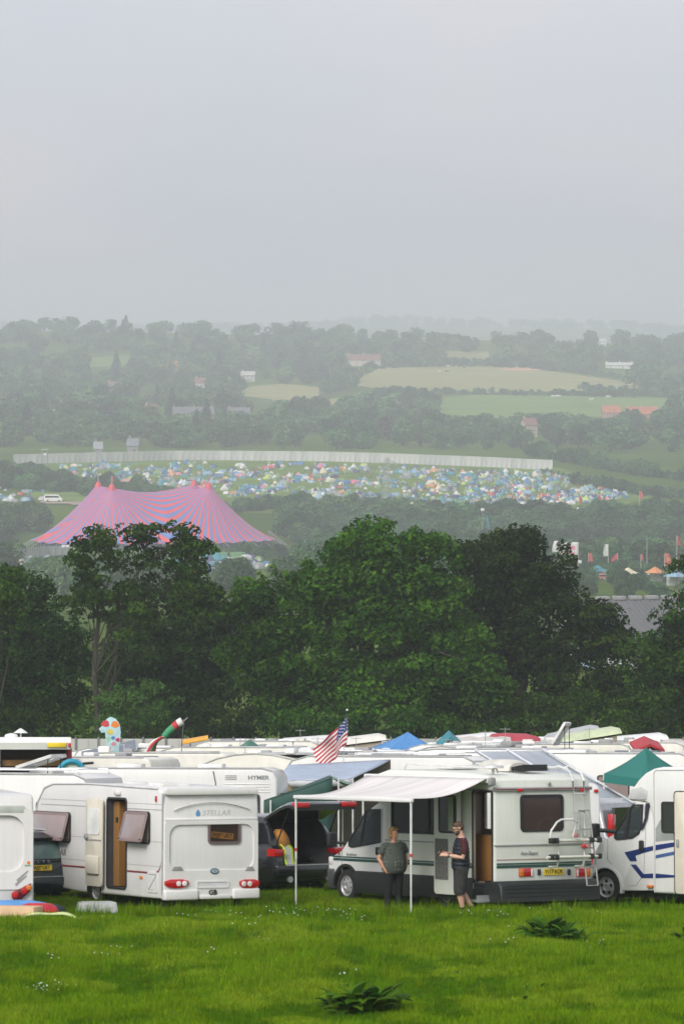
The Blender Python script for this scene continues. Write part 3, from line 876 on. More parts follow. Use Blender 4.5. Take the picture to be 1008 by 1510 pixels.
# ------------------------------------------------------------------ big top
tp_red = pm('tent_red_stripe', (0.66, 0.075, 0.09), 0.5, var=0.05)
tp_blue = pm('tent_blue_stripe', (0.10, 0.19, 0.45), 0.5, var=0.05)
tp_cap = pm('tent_red_cap', (0.62, 0.06, 0.08), 0.5)
dark_in = pm('dark_interior', (0.02, 0.02, 0.022), 0.9)
galv = pm('galvanised', (0.42, 0.43, 0.44), 0.4, metal=0.6)
def big_top():
    d0 = 1396.0
    c = onground(226, d0); k = d0 / F
    M = Matrix.Translation(c) @ Matrix.Rotation(R(17), 4, 'Z')
    t = thing('big_top', 'huge four-masted circus tent with radiating red and blue stripes', 'tent', M)
    hx, hy = 44.0, 31.0
    pxs, pys, H = 18.0, 10.5, 21.6
    eave = 2.4
    def outline(a):     # superellipse edge, drawn out to the corners
        ca, sa = math.cos(a), math.sin(a)
        n = 2.6
        r = (abs(ca / hx) ** n + abs(sa / hy) ** n) ** (-1 / n)
        return r * ca, r * sa
    def edge_h(x, y):
        # height of the seam on the middle lines between the masts
        q = max(abs(x) / hx if abs(y) < 1e-6 else 0, abs(y) / hy if abs(x) < 1e-6 else 0)
        return q
    NS = 42; NR = 16
    for sx in (-1, 1):
        for sy in (-1, 1):
            V, Fq, mi = [], [], []
            o = Vector((sx * pxs, sy * pys))
            for i in range(NS * 2 + 1):
                a = 2 * math.pi * i / (NS * 2)
                dv = Vector((math.cos(a) * sx, math.sin(a) * sy))
                # march to the border of this quadrant
                lo_, hi_ = 0.0, 80.0
                for _ in range(32):
                    m_ = (lo_ + hi_) / 2; p = o + dv * m_
                    ok = p.x * sx >= 0 and p.y * sy >= 0 and (abs(p.x) / hx) ** 2.6 + (abs(p.y) / hy) ** 2.6 <= 1
                    lo_, hi_ = (m_, hi_) if ok else (lo_, m_)
                e = o + dv * lo_
                if abs(e.x) < 0.05:      # seam between left and right masts
                    eh = eave + (19.2 - eave) * max(0.0, 1 - (abs(abs(e.y) - pys * 0.75) / (hy - pys * 0.75)) ** 1.25) if abs(e.y) > pys * 0.75 else 19.2 - 1.0 * (1 - abs(e.y) / (pys * 0.75)) ** 2
                elif abs(e.y) < 0.05:    # seam between front and back masts
                    eh = eave + (19.2 - eave) * max(0.0, 1 - (abs(abs(e.x) - pxs * 0.8) / (hx - pxs * 0.8)) ** 1.1) if abs(e.x) > pxs * 0.8 else 19.2 - 1.0 * (1 - abs(e.x) / (pxs * 0.8)) ** 2
                else:
                    eh = eave + 0.25 * math.cos(i * math.pi / 2)
                for j in range(NR + 1):
                    s = (j / NR) ** 1.2
                    p = o + dv * (0.9 + (lo_ - 0.9) * s) if lo_ > 0.9 else o + dv * lo_ * s
                    far = eh < 6
                    z = eh + (H - eh) * ((1 - s) ** (1.42 if far else 1.5))
                    V.append((p.x, p.y, z))
            m_ = NR + 1
            for i in range(NS * 2):
                for j in range(NR):
                    Fq.append((i * m_ + j, i * m_ + j + 1, (i + 1) * m_ + j + 1, (i + 1) * m_ + j))
                    mi.append(i % 2 if True else 0)
            marr('canopy', V, Fq, [tp_red, tp_blue], mi=mi, smooth=True, parent=t)
            bm = nb()
            lathe(bm, [(1.55, 0), (1.25, 1.6), (0.75, 2.6), (0.3, 3.0)], (o.x, o.y, H - 1.3), 'z', 14)
            obj('mast_cap', bm, tp_cap, t)
            bm = nb(); tube(bm, [(o.x, o.y, 0), (o.x, o.y, H + 4.5)], 0.22, 6)
            obj('mast', bm, galv, t)
            if sy < 0:
                bm = nb(); box(bm, o.x + 0.05, o.x + 0.6, o.y - 0.04, o.y + 0.04, H + 2.4, H + 4.4)
                obj('mast_flag', bm, tp_red, t)
    # side poles and guys round the edge
    for i in range(44):
        a = 2 * math.pi * i / 44
        x, y = outline(a); 
        bm = nb(); tube(bm, [(x, y, eave), (x * 1.1, y * 1.1, -0.3)], 0.07, 4); obj('guy_rope', bm, galv, t)
        bm = nb(); tube(bm, [(x * 0.985, y * 0.985, -0.3), (x * 0.985, y * 0.985, eave)], 0.09, 4); obj('side_pole', bm, galv, t)
    bm = nb()
    rows = []
    for i in range(61):
        a = 2 * math.pi * i / 60; x, y = outline(a)
        rows.append([(x * 0.96, y * 0.96, -0.5), (x * 0.96, y * 0.96, eave + 0.4)])
    loft(bm, rows)
    obj('side_wall', bm, pm('tent_wall', (0.06, 0.06, 0.09), 0.8), t)
    # lattice outrigger at the right end
    bm = nb()
    for q in (-1, 1):
        tube(bm, [(hx - 3, -9 + q, 5.2), (hx + 3.8, -9 + q, 0.0)], 0.16, 4); tube(bm, [(hx - 3, -9 + q, 3.6), (hx + 3.0, -9 + q, -0.6)], 0.16, 4)
    for i in range(7):
        f = i / 6
        a = Vector((hx - 3 + 6.8 * f, -10, 5.2 - 5.2 * f)); b = Vector((hx - 3 + 6.0 * f, -10, 3.6 - 4.2 * f))
        tube(bm, [a, b], 0.1, 4); tube(bm, [a, a + Vector((0, 2, 0))], 0.1, 4)
    obj('outrigger_truss', bm, galv, t)
    return t
big_top()

# ------------------------------------------------------------------ tents of the camping field
TCOL = {'blue': (0.06, 0.16, 0.34), 'teal': (0.04, 0.22, 0.27), 'green': (0.16, 0.26, 0.10), 'grey': (0.24, 0.26, 0.27), 'white': (0.6, 0.6, 0.58), 'cream': (0.62, 0.55, 0.38),
        'red': (0.48, 0.07, 0.06), 'orange': (0.60, 0.24, 0.09), 'navy': (0.05, 0.06, 0.13), 'pink': (0.62, 0.18, 0.25), 'pale blue': (0.22, 0.36, 0.48), 'lime': (0.42, 0.52, 0.14)}
TM = {k: pm('tent_' + k.replace(' ', '_'), v, 0.6, var=0.08, scale=1.5) for k, v in TCOL.items()}
fly = pm('tent_door_panel', (0.55, 0.56, 0.55), 0.7)
def tent_mesh(kind, mat):
    bm = nb()
    if kind == 'dome':
        rows = []
        for i in range(7):
            t = i / 6 * math.pi / 2
            rows.append([(1.35 * math.cos(a) * math.cos(t) * (1 + 0.08 * math.cos(4 * a)), 1.35 * math.sin(a) * math.cos(t) * (1 + 0.08 * math.cos(4 * a)), 1.5 * math.sin(t) ** 0.9 if i else 0) for a in [2 * math.pi * k / 12 for k in range(12)]])
        rows[-1] = [(p[0] * 0.3 + 0.02 * math.cos(k), p[1] * 0.3 + 0.02 * math.sin(k), 1.5) for k, p in enumerate(rows[-1])]
        loft(bm, rows, close=True)
        prism(bm, [(-0.5, 0.0), (0.5, 0.0), (0.35, 0.75), (0, 0.95), (-0.35, 0.75)], 'y', -1.42, -0.9, mi=1)
    elif kind == 'tunnel':
        rows = []
        for x, s in ((-2.6, 0.55), (-2.0, 0.9), (-0.7, 1.0), (0.7, 1.05), (2.0, 0.9), (2.6, 0.5)):
            rows.append([(x, 1.45 * math.cos(a) * s, 1.85 * math.sin(a) ** 0.8 * s if 0 < k < 8 else 0) for k, a in enumerate([math.pi * k / 8 for k in range(9)])])
        loft(bm, rows, close=True)
        box(bm, -0.6, 0.5, -1.52, -1.3, 0, 1.2, mi=1)
    elif kind == 'ridge':
        prism(bm, [(-1.3, 0), (1.3, 0), (1.2, 0.5), (0, 1.7), (-1.2, 0.5)], 'y', -1.7, 1.7)
        prism(bm, [(-0.5, 0), (0.5, 0), (0, 1.2)], 'y', -1.74, -1.69, mi=1)
    else:  # bell
        lathe(bm, [(2.3, 0), (2.3, 0.7), (1.2, 1.9), (0.35, 3.0), (0.06, 3.3)], (0, 0, 0), 'z', 14)
        box(bm, -0.5, 0.5, -2.5, -2.0, 0, 1.4, mi=1)
    me = bpy.data.meshes.new('tent')
    bmesh.ops.recalc_face_normals(bm, faces=bm.faces)
    bm.to_mesh(me); bm.free(); me.materials.append(mat); me.materials.append(fly)
    return me
TMESH = {}
def get_tent(kind, col):
    if (kind, col) not in TMESH: TMESH[(kind, col)] = tent_mesh(kind, TM[col])
    return TMESH[(kind, col)]
TENTS = []
cols = ['blue'] * 5 + ['teal'] * 4 + ['green'] * 4 + ['grey'] * 4 + ['white'] * 4 + ['cream'] * 2 + ['red', 'orange'] + ['navy'] * 4 + ['green'] * 2 + ['pink', 'pale blue', 'pale blue', 'pale blue', 'lime']
def tents(n, fn, zone, mind=0.0, dmin=1300):
    k = tries = 0
    while k < n and tries < n * 20:
        tries += 1
        px, py = fn()
        p = at(px, py, dmin)
        kind = rnd.choice(['dome'] * 6 + ['tunnel'] * 3 + ['ridge', 'bell'] if zone != 'lane' else ['dome'])
        if any((p.x - q[2]) ** 2 + (p.y - q[3]) ** 2 < (1.8 if kind == 'dome' else 2.6) ** 2 for q in TENTS[-260:]): continue
        TENTS.append((kind, rnd.choice(cols), p.x, p.y, rnd.uniform(0, 6.28) if rnd.random() < 0.7 else rnd.uniform(-0.6, 0.6), rnd.uniform(0.62, 0.95), zone)); k += 1
def field_fn():
    while True:
        px = rnd.uniform(90, 925)
        top = np.interp(px, [90, 250, 450, 600, 800, 925], [688, 684, 684, 690, 698, 726]); bot = np.interp(px, [90, 250, 330, 430, 640, 800, 925], [700, 722, 736, 740, 760, 752, 736])
        py = rnd.uniform(top, bot)
        wgt = np.interp(px, [90, 200, 260, 400, 560, 760, 925], [0.6, 0.75, 0.85, 0.85, 0.9, 0.9, 0.9]) * (0.35 + 0.65 * sst(top, top + 20, py) if px < 560 else 0.8 + 0.2 * sst(top, top + 12, py))
        g = math.sin(px * 0.05 + py * 0.21) + math.sin(px * 0.021 - py * 0.33)
        if rnd.random() < wgt * (0.55 + 0.3 * g) or (px > 620 and rnd.random() < 0.5): return px, py
tents(1300, field_fn, 'field')
tents(34, lambda: (rnd.uniform(-40, 66), rnd.uniform(716, 742)), 'left')
tents(16, lambda: (rnd.uniform(440, 640), rnd.uniform(744, 757)), 'lane')
zn = {'field': 'pitched on the crowded tent field under the boundary fence', 'left': 'pitched beside the white minibus', 'lane': 'pitched below the earth track', 'low': 'pitched in the small camp below the big top'}
for i in range(46):
    px, d = rnd.uniform(262, 402), rnd.uniform(1010, 1230)
    x = (px - CX) / F * d
    TENTS.append((rnd.choice(['dome', 'dome', 'tunnel', 'bell']), rnd.choice(cols), x, d, rnd.uniform(0, 6), rnd.uniform(0.8, 1.1), 'low'))
for i in range(14):
    px, d = rnd.uniform(15, 112), rnd.uniform(1120, 1195)
    TENTS.append(('dome', rnd.choice(cols), (px - CX) / F * d, d, rnd.uniform(0, 6), rnd.uniform(0.9, 1.2), 'fence'))
zn['fence'] = 'pitched beside the short curved fence'
tv = sorted(range(len(TENTS)), key=lambda i: TENTS[i][3] / (1.3 if TENTS[i][0] != 'dome' else 1))
tv = [i for i in tv if -5 < CX + TENTS[i][2] / TENTS[i][3] * F < 1013][:295]
tvs = set(tv); trest = {}
for i, (kind, c, x, d, rot, s, z) in enumerate(TENTS):
    if i in tvs:
        o = bpy.data.objects.new('%s_tent' % kind, get_tent(kind, c)); COL.objects.link(o)
        o.matrix_basis = Matrix.Translation((x, d, gz(x, d) + 0.25)) @ Matrix.Rotation(rot, 4, 'Z') @ Matrix.Diagonal((s, s, s, 1))
        q = 'large ' if s > 0.84 else ''
        lab = '%s%s %s tent near %s' % (q, c, kind, near(*gview(x, d))) if z in ('field', 'lane') else '%s%s %s tent %s' % (q, c, kind, zn[z])
        tag(o, lab, 'tent', 'far tents: ' + lab)
    else:
        trest.setdefault((kind, c), []).append((x, d, gz(x, d) + 0.25, rot, s))
for (kind, c), pts in trest.items():
    scatter('camp_tents', pts, get_tent(kind, c), 'further small %s %s tents crowding the upper tent field' % (c, kind), 'tents')
# festival-goers and camp clutter, specks among the tents
for nm, c in (('white', (0.7, 0.7, 0.68)), ('dark', (0.05, 0.05, 0.07)), ('red', (0.5, 0.06, 0.05)), ('blue', (0.08, 0.15, 0.35))):
    bm = nb()
    tube(bm, [(-0.1, 0, 0), (-0.08, 0, 0.85)], [0.08, 0.11], 5); tube(bm, [(0.1, 0, 0), (0.08, 0, 0.85)], [0.08, 0.11], 5)
    tube(bm, [(0, 0, 0.8), (0, 0, 1.4), (0, 0, 1.5)], [0.19, 0.24, 0.08], 6); tube(bm, [(0, 0, 1.48), (0, 0, 1.62), (0, 0, 1.76)], [0.07, 0.12, 0.06], 6)
    me = bpy.data.meshes.new('far_person'); bm.to_mesh(me); bm.free(); me.materials.append(pm('clothes_' + nm, c, 0.8))
    pts = []
    for i in range(150):
        px, py = field_fn(); p = at(px, py)
        pts.append((p.x, p.y, p.z + 0.2, rnd.uniform(0, 6), rnd.uniform(0.9, 1.1)))
    scatter('distant_crowd', pts, me, 'specks of people in %s clothes between the far tents' % nm, 'crowd')
# ================================================================== buildings and masts of the valley
def house(px, py, wpx, label, wall=(0.45, 0.36, 0.28), roof=(0.26, 0.13, 0.10), depth=7.0, eave=5.2, ridge=8.6, yaw=0.0, wings=0, nwin=3, storeys=2, name='house', cat='house'):
    p = at(px, py)
    L = wpx / F * p.y
    M = Matrix.Translation(p) @ Matrix.Rotation(R(yaw), 4, 'Z')
    t = thing(name, label, cat, M)
    wm = pm('wall_%d_%d_%d' % tuple(int(c * 100) for c in wall), wall, 0.9, var=0.12, scale=0.8)
    rm = pm('roof_%d_%d_%d' % tuple(int(c * 100) for c in roof), roof, 0.9, var=0.2, scale=0.7)
    bm = nb(); prism(bm, [(-depth / 2, -1.5), (depth / 2, -1.5), (depth / 2, eave), (0, ridge - 0.25), (-depth / 2, eave)], 'x', -L / 2, L / 2)
    obj('wall', bm, wm, t, 0)
    bm = nb(); o_ = 0.5
    prism(bm, [(-depth / 2 - o_, eave - 0.35), (0, ridge), (depth / 2 + o_, eave - 0.35), (depth / 2 + o_, eave - 0.1), (0, ridge + 0.3), (-depth / 2 - o_, eave - 0.1)], 'x', -L / 2 - 0.4, L / 2 + 0.4)
    rf = obj('roof', bm, rm, t, 0)
    for cx in ([-L / 2 + 0.9] if L < 16 else [-L / 2 + 0.9, 0.4, L / 2 - 0.9]):
        bm = nb(); box(bm, cx - 0.45, cx + 0.45, -0.4, 0.4, ridge - 0.8, ridge + 1.5); tube(bm, [(cx, 0, ridge + 1.5), (cx, 0, ridge + 2.0)], 0.15, 6)
        obj('chimney', bm, wm, rf, 0)
    gl = pm('far_window_glass', (0.05, 0.06, 0.07), 0.15)
    wf = pm('far_window_frame', (0.75, 0.75, 0.73), 0.6)
    for s_ in range(storeys):
        z0 = 0.9 + s_ * 2.5
        if z0 + 1.2 > eave: break
        for k in range(nwin):
            x = -L / 2 + L * (k + 0.5) / nwin
            bm = nb(); box(bm, x - 0.65, x + 0.65, -depth / 2 - 0.06, -depth / 2 + 0.1, z0, z0 + 1.25)
            wn_ = obj('window', bm, wf, t, 0)
            bm = nb(); box(bm, x - 0.54, x + 0.54, -depth / 2 - 0.075, -depth / 2 - 0.061, z0 + 0.1, z0 + 1.15); obj('pane', bm, gl, wn_, 0)
    bm = nb(); box(bm, -0.5 + L * 0.12, 0.5 + L * 0.12, -depth / 2 - 0.08, -depth / 2 + 0.1, -0.2, 2.0); obj('door', bm, pm('far_door', (0.12, 0.08, 0.06), 0.6), t, 0)
    return t
white_w, stone_w, brick_w = (0.52, 0.50, 0.46), (0.46, 0.38, 0.28), (0.40, 0.26, 0.19)
red_r, slate_r, brown_r, orange_r = (0.25, 0.12, 0.095), (0.17, 0.16, 0.18), (0.22, 0.15, 0.13), (0.48, 0.17, 0.09)
house(779, 645, 19, 'tall pale house with a red tiled roof below the meadow', stone_w, red_r, 8, 7.4, 11, 20, nwin=2)
house(285, 622, 60, 'long brick terrace with slate roof on the lower hillside', brick_w, slate_r, 8, 5.4, 9.2, 4, nwin=7)
house(352, 622, 32, 'short brick house with slate roof beside the long terrace', brick_w, slate_r, 8, 5.4, 9, 0, nwin=4)
house(73, 612, 38, 'white-walled cottage with brown roof at the left of the hillside', white_w, brown_r, 7.5, 4.6, 8.2, -10, nwin=4)
house(166, 580, 13, 'small tall house with chimney standing alone on the left hillside', (0.55, 0.45, 0.38), brown_r, 7, 5.6, 9, 10, nwin=2)
house(295, 572, 14, 'small white cottage among the trees above the terrace', white_w, red_r, 7, 4, 7.6, 0, nwin=2)
house(255, 545, 16, 'red-roofed cottage just under the hilltop woods', brick_w, orange_r, 7, 3.4, 7.4, 0, nwin=2, storeys=1)
house(371, 536, 36, 'wide brick farmhouse under the hilltop with red roof', brick_w, red_r, 9, 5, 9.4, 6, nwin=5)
house(366, 563, 20, 'white rendered house beside the small hay field', white_w, (0.5, 0.48, 0.45), 8, 5.4, 8.2, -6, nwin=3)
house(405, 612, 12, 'steep gabled white cottage among dark trees', white_w, brown_r, 6, 4.6, 9, 70, nwin=2)
house(460, 634, 34, 'low white bungalow with grey roof near the hedgerow', white_w, (0.3, 0.27, 0.26), 7, 3.2, 6.0, 0, nwin=4, storeys=1)
house(222, 616, 16, 'pinkish cottage half hidden by a tree beside the terrace', (0.6, 0.42, 0.36), red_r, 7, 4.6, 8.2, 0, nwin=2)
house(535, 540, 50, 'farmhouse with white gable and red roof at the hay meadow corner', (0.6, 0.5, 0.44), red_r, 9, 5.6, 10, 8, nwin=5)
house(900, 616, 26, 'low barn with bright orange tiled roof beside the longer orange barn', brick_w, orange_r, 9, 3.4, 7.6, 4, nwin=2, storeys=1, name='barn', cat='barn')
house(945, 617, 44, 'long low barn with bright orange tiled roof', brick_w, orange_r, 9, 3.0, 7.4, -2, nwin=3, storeys=1, name='barn', cat='barn')
house(943, 632, 18, 'brown-roofed cottage in front of the long orange barn', brick_w, brown_r, 7, 4, 7.8, 8, nwin=2)
house(145, 672, 12, 'small grey-roofed house right behind the boundary fence', (0.3, 0.28, 0.25), (0.30, 0.31, 0.34), 7, 3.6, 6.8, 4, nwin=2)
house(197, 668, 16, 'slate cottage with tall white chimney behind the boundary fence', (0.3, 0.28, 0.25), (0.2, 0.22, 0.25), 7, 3.8, 7.2, -6, nwin=2)
house(912, 543, 40, 'long white farm shed on the right hillside', (0.75, 0.74, 0.72), (0.6, 0.6, 0.58), 10, 3, 5, 0, nwin=3, storeys=1, name='shed', cat='shed')
house(884, 511, 16, 'white house on the hilltop skyline', (0.8, 0.79, 0.76), (0.5, 0.48, 0.46), 9, 5, 8, 0, nwin=3)
# heap of bare earth at the top edge of the hay meadow
bm = nb()
rows = []
for i in range(15):
    u = i / 14; hgt = 3.2 * math.sin(math.pi * u) ** 0.6 * (0.8 + 0.3 * math.sin(i * 2.1))
    rows.append([((u - 0.5) * 44, y, max(0, hgt * (1 - (y / 7) ** 2)) - 0.2) for y in (-7, -4, -1.5, 1.5, 4, 7)])
loft(bm, rows)
o = obj('earth_heap', bm, pm('red_earth', (0.55, 0.28, 0.2), 0.95, var=0.15, scale=0.5), smooth=60); o.location = at(762, 546)
tag(o, 'long heap of reddish bare earth at the hay meadow top edge', 'earth heap')
# big barn below the near trees
def big_barn():
    # ridge end over the gable and the line of the ridge
    a = pt(876, 884, 450.0); M = Matrix.Translation((a.x, a.y, gz(a.x, a.y))) @ Matrix.Rotation(R(14), 4, 'Z')
    t = thing('barn', 'large farm barn with a broad grey corrugated roof beyond the oaks', 'barn', M)
    H = a.z - gz(a.x, a.y); W = 15.0; E = H - 4.6; L = 46.0
    wall_m = pm('barn_cladding', (0.30, 0.36, 0.33), 0.7, var=0.1, scale=0.5)
    bm = nb(); prism(bm, [(-W, -2), (W, -2), (W, E - 0.3), (0, H - 0.4), (-W, E - 0.3)], 'x', 0.6, L)
    obj('wall', bm, wall_m, t, 0)
    bm = nb(); prism(bm, [(-W + 0.2, -1), (W - 0.2, -1), (W - 0.2, E - 3.2), (-W + 0.2, E - 3.2)], 'x', 0.3, 0.58)
    obj('gable_door', bm, pm('barn_door_blue', (0.35, 0.52, 0.68), 0.6), t, 0)
    bm = nb(); prism(bm, [(-W, E - 3.1), (W, E - 3.1), (W, E - 2.2), (-W, E - 2.2)], 'x', 0.2, 0.57)
    obj('gable_band', bm, pm('barn_band', (0.66, 0.68, 0.66), 0.6), t, 0)
    rm = pm('corrugated_sheet', (0.13, 0.13, 0.135), 0.8, var=0.12, scale=0.25, stretch=(1, 0.2, 1))
    n = 24
    for s in (-1, 1):
        bm = nb()
        for k in range(5):
            x0 = -0.3 + (L + 0.6) * k / 5; x1 = -0.3 + (L + 0.6) * (k + 1) / 5 - 0.03
            rows = []
            for i in range(33):
                x = x0 + (x1 - x0) * i / 32; w_ = 0.05 * math.sin(i * math.pi)
                z = 0.06 * (i % 2)
                rows.append([(x, 0.05 * s, H - 0.05 + z), (x, (W + 0.7) * s, E - 0.35 + z)])
            bm = nb(); loft(bm, rows); obj('roof_sheet', bm, rm, t, 0)
    for k in range(23):
        x = L * (k + 0.5) / 23
        bm = nb(); box(bm, x - 0.75, x + 0.75, -0.55, 0.55, H - 0.1, H + 0.36, bev=0.1); obj('ridge_vent', bm, pm('ridge_vent', (0.28, 0.28, 0.28), 0.8), t)
    bm = nb(); box(bm, -0.45, -0.3, -0.3, 0.3, H - 0.6, H + 0.1); prism(bm, [(-W - 0.8, E - 0.7), (0, H - 0.35), (0, H + 0.1), (-W - 0.8, E - 0.25)], 'x', -0.6, -0.31); prism(bm, [(W + 0.8, E - 0.7), (0, H - 0.35), (0, H + 0.1), (W + 0.8, E - 0.25)], 'x', -0.6, -0.31)
    obj('verge_board', bm, pm('verge_board', (0.5, 0.55, 0.5), 0.6), t, 0)
    return t
big_barn()
# lattice pylon
def pylon():
    p = at(571, 772); H = 96 / F * p.y
    t = thing('electricity_pylon', 'tall grey lattice electricity pylon at the edge of the tents', 'pylon', Matrix.Translation(p) @ Matrix.Rotation(R(25), 4, 'Z'))
    def hw(z): return 2.6 * (1 - z / H) ** 1.15 + 0.35
    Z = [H * q for q in (0, .14, .27, .39, .5, .6, .69, .77, .84, .9, 1.0)]
    for sx, sy in ((1, 1), (1, -1), (-1, 1), (-1, -1)):
        bm = nb(); tube(bm, [(sx * hw(z), sy * hw(z), z) for z in Z], 0.085, 4); obj('leg', bm, galv, t)
    for i in range(len(Z) - 1):
        bm = nb(); a, b = Z[i], Z[i + 1]
        C = [(1, 1), (1, -1), (-1, -1), (-1, 1)]
        for k in range(4):
            c0, c1 = C[k], C[(k + 1) % 4]
            tube(bm, [(c0[0] * hw(a), c0[1] * hw(a), a), (c1[0] * hw(b), c1[1] * hw(b), b)], 0.045, 4)
            tube(bm, [(c1[0] * hw(a), c1[1] * hw(a), a), (c0[0] * hw(b), c0[1] * hw(b), b)], 0.045, 4)
            tube(bm, [(c0[0] * hw(b), c0[1] * hw(b), b), (c1[0] * hw(b), c1[1] * hw(b), b)], 0.045, 4)
        obj('lattice', bm, galv, t)
    for z, l in ((H * 0.72, 4.2), (H * 0.82, 4.8), (H * 0.92, 3.8)):
        bm = nb()
        for s in (-1, 1):
            tube(bm, [(0.3 * s, -0.35, z), (l * s, 0, z - 0.1)], 0.08, 4); tube(bm, [(0.3 * s, 0.35, z), (l * s, 0, z - 0.1)], 0.08, 4); tube(bm, [(0.3 * s, 0, z + 1.0), (l * s, 0, z - 0.1)], 0.08, 4)
            tube(bm, [(l * s, 0, z - 0.1), (l * s, 0, z - 1.4)], 0.1, 4)
        obj('crossarm', bm, galv, t)
    return t
pylon()
# power line on poles crossing the valley
def mast(px, d, toppx, label, lamps=0, col=None, name='light_mast', lean=0.0, r=0.16, ground=None):
    p = ground if ground else onground(px, d)
    H = CAMZ - (toppx - HY) / F * p.y - p.z
    t = thing(name, label, 'mast', Matrix.Translation(p))
    bm = nb(); tube(bm, [(0, 0, -0.3), (lean * H, 0, H)], [r, r * 0.6], 6); obj('pole', bm, col or galv, t)
    for k in range(lamps):
        bm = nb(); x = (k - (lamps - 1) / 2) * 1.3 + lean * H
        box(bm, x - 0.55, x + 0.55, -0.5, 0.3, H - 0.3, H + 0.5, bev=0.1); obj('lamp_head', bm, pm('lamp_head', (0.75, 0.76, 0.75), 0.4), t)
    if lamps:
        bm = nb(); box(bm, -lamps * 0.7, lamps * 0.7, -0.1, 0.1, H - 0.45, H - 0.31); obj('bracket', bm, galv, t)
    return t
mast(251, 1180, 817, 'floodlight mast with two lamp heads below the big top', 2)
mast(97, 1190, 806, 'floodlight mast with two lamp heads by the short curved fence', 2)
mast(850, 1020, 829, 'floodlight mast with two lamp heads among the flags', 2)
mast(953, 1010, 790, 'thin bare lamp post on the valley floor', 0)
mast(558, 0, 690, 'white pole standing among the upper tents', 0, ground=at(558, 707))
mast(594, 0, 690, 'white pole with a cross bar among the upper tents', 1, ground=at(594, 706))
mast(711, 1180, 752, 'thin grey pole beside the leaning blue pole', 1)
mast(727, 1180, 760, 'leaning bright blue crane pole rising behind the dark oak', 0, pm('crane_blue', (0.05, 0.3, 0.55), 0.5), lean=-0.14, r=0.28, name='crane_pole')
mast(437, 1230, 800, 'thin grey pole near the small row of flags', 0)
# watch tower of the fence
p = at(66, 690); t = thing('watch_tower', 'scaffold watch tower by the left end of the boundary fence', 'tower', Matrix.Translation(p))
bm = nb()
for sx in (-1, 1):
    for sy in (-1, 1): tube(bm, [(sx * 1.3, sy * 1.3, 0), (sx * 1.3, sy * 1.3, 8.4)], 0.1, 4)
obj('scaffold_frame', bm, galv, t)
for z in (3.0, 5.6):
    bm = nb(); box(bm, -1.4, 1.4, -1.4, 1.4, z, z + 0.15); obj('platform', bm, galv, t)
bm = nb(); box(bm, -1.6, 1.6, -1.6, 1.6, 8.4, 8.65); obj('roof', bm, pm('tower_roof', (0.5, 0.5, 0.5), 0.7), t)
bm = nb(); box(bm, -0.4, 0.9, -1.5, -1.42, 5.9, 6.9); obj('sign_board', bm, pm('white_board', (0.75, 0.75, 0.75), 0.6), t)
# festival flags
def flag(px, pytop, pybase, d, wpx, hpx, col, label, group=None, ground=None, lean=0.0, stripes=None):
    p = ground if ground else onground(px, d)
    k = p.y / F
    H = CAMZ - (pytop - HY) * k - p.z
    t = thing('festival_flag', label, 'flag', Matrix.Translation(p), group)
    bm = nb(); tube(bm, [(0, 0, -0.2), (0, 0, H)], [0.12, 0.06], 5); obj('pole', bm, pm('flag_pole', (0.5, 0.48, 0.44), 0.6), t)
    bm = nb(); w_, h_ = wpx * k, hpx * k
    n = 6; rows = []
    ph = rnd.random() * 6
    for i in range(n + 1):
        u = i / n
        row = [(0.06 * (1 if w_ > 0 else -1) + w_ * u * (0.55 + 0.45 * math.sin(min(1, 1.15 * v + 0.1) * math.pi / 2)), 0.35 * math.sin(u * 4 + ph + v * 2) * u, H - 0.1 - h_ * v - lean * w_ * u) for v in (0, .15, .3, .45, .6, .75, .9, 1)]
        rows.append(row)
    loft(bm, rows)
    ms = [TM[col] if isinstance(col, str) else pm(*col)]
    o = obj('flag_cloth', bm, ms + ([TM[stripes]] if stripes else []), t, 60)
    if stripes:
        for i, f in enumerate(o.data.polygons): f.material_index = 1 if (f.index % 7 in (2, 3, 5) and f.index // 7 > 1) else 0
    sm = o.modifiers.new('thickness', 'SOLIDIFY'); sm.thickness = 0.03
    return t
lowg = 'flags on the valley floor beyond the barn'
flag(822, 797, 0, 1010, -8, 17, 'white', 'narrow white feather flag behind the domed oak', lowg)
flag(836, 799, 0, 1010, -11, 18, 'white', 'white feather flag with pink pattern and a dark foot', lowg, stripes='cream')
flag(852, 799, 0, 1005, -14, 19, 'white', 'broad white feather flag with pink pattern', lowg, stripes='pink')
flag(896, 802, 0, 1015, -7, 18, 'white', 'white feather flag standing apart between red flags', lowg)
flag(867, 815, 0, 1000, 6, 16, 'red', 'plain red banner flag beside the white feather flags', lowg)
flag(910, 815, 0, 1000, -10, 9, 'red', 'short red flag blowing out sideways', lowg, lean=-0.5)
flag(944, 817, 0, 1000, 4, 9, 'red', 'tiny red flag above the valley bushes', lowg)
flag(979, 816, 0, 990, 10, 18, 'red', 'large red flag with orange bands by the barn', lowg, stripes='orange')
flag(997, 790, 0, 990, 5, 14, 'red', 'narrow red flag near the hanging oak branch', lowg)
upg = 'tall thin flags along the lower edge of the tent field'
for px, top, c, l in ((757, 733, 'red', 'thin red flag nearest the round dark tree'), (823, 734, 'cream', 'thin cream flag along the tent field edge'), (853, 731, 'red', 'thin red flag left of a pair on the tent field edge'), (881, 730, 'red', 'thin red flag right of a pair on the tent field edge'), (942, 724, 'red', 'thin red flag beyond the last tents'), (605, 740, 'cream', 'large cream banner flag at the wood edge'), (543, 745, 'red', 'short red flag beside the pylon'), (635, 737, 'orange', 'thin orange flag at the wood edge')):
    flag(px, top, 0, 0, 5 if c != 'cream' else 6, 11 if c != 'cream' else 16, c, l, upg, ground=at(px, top + 32))
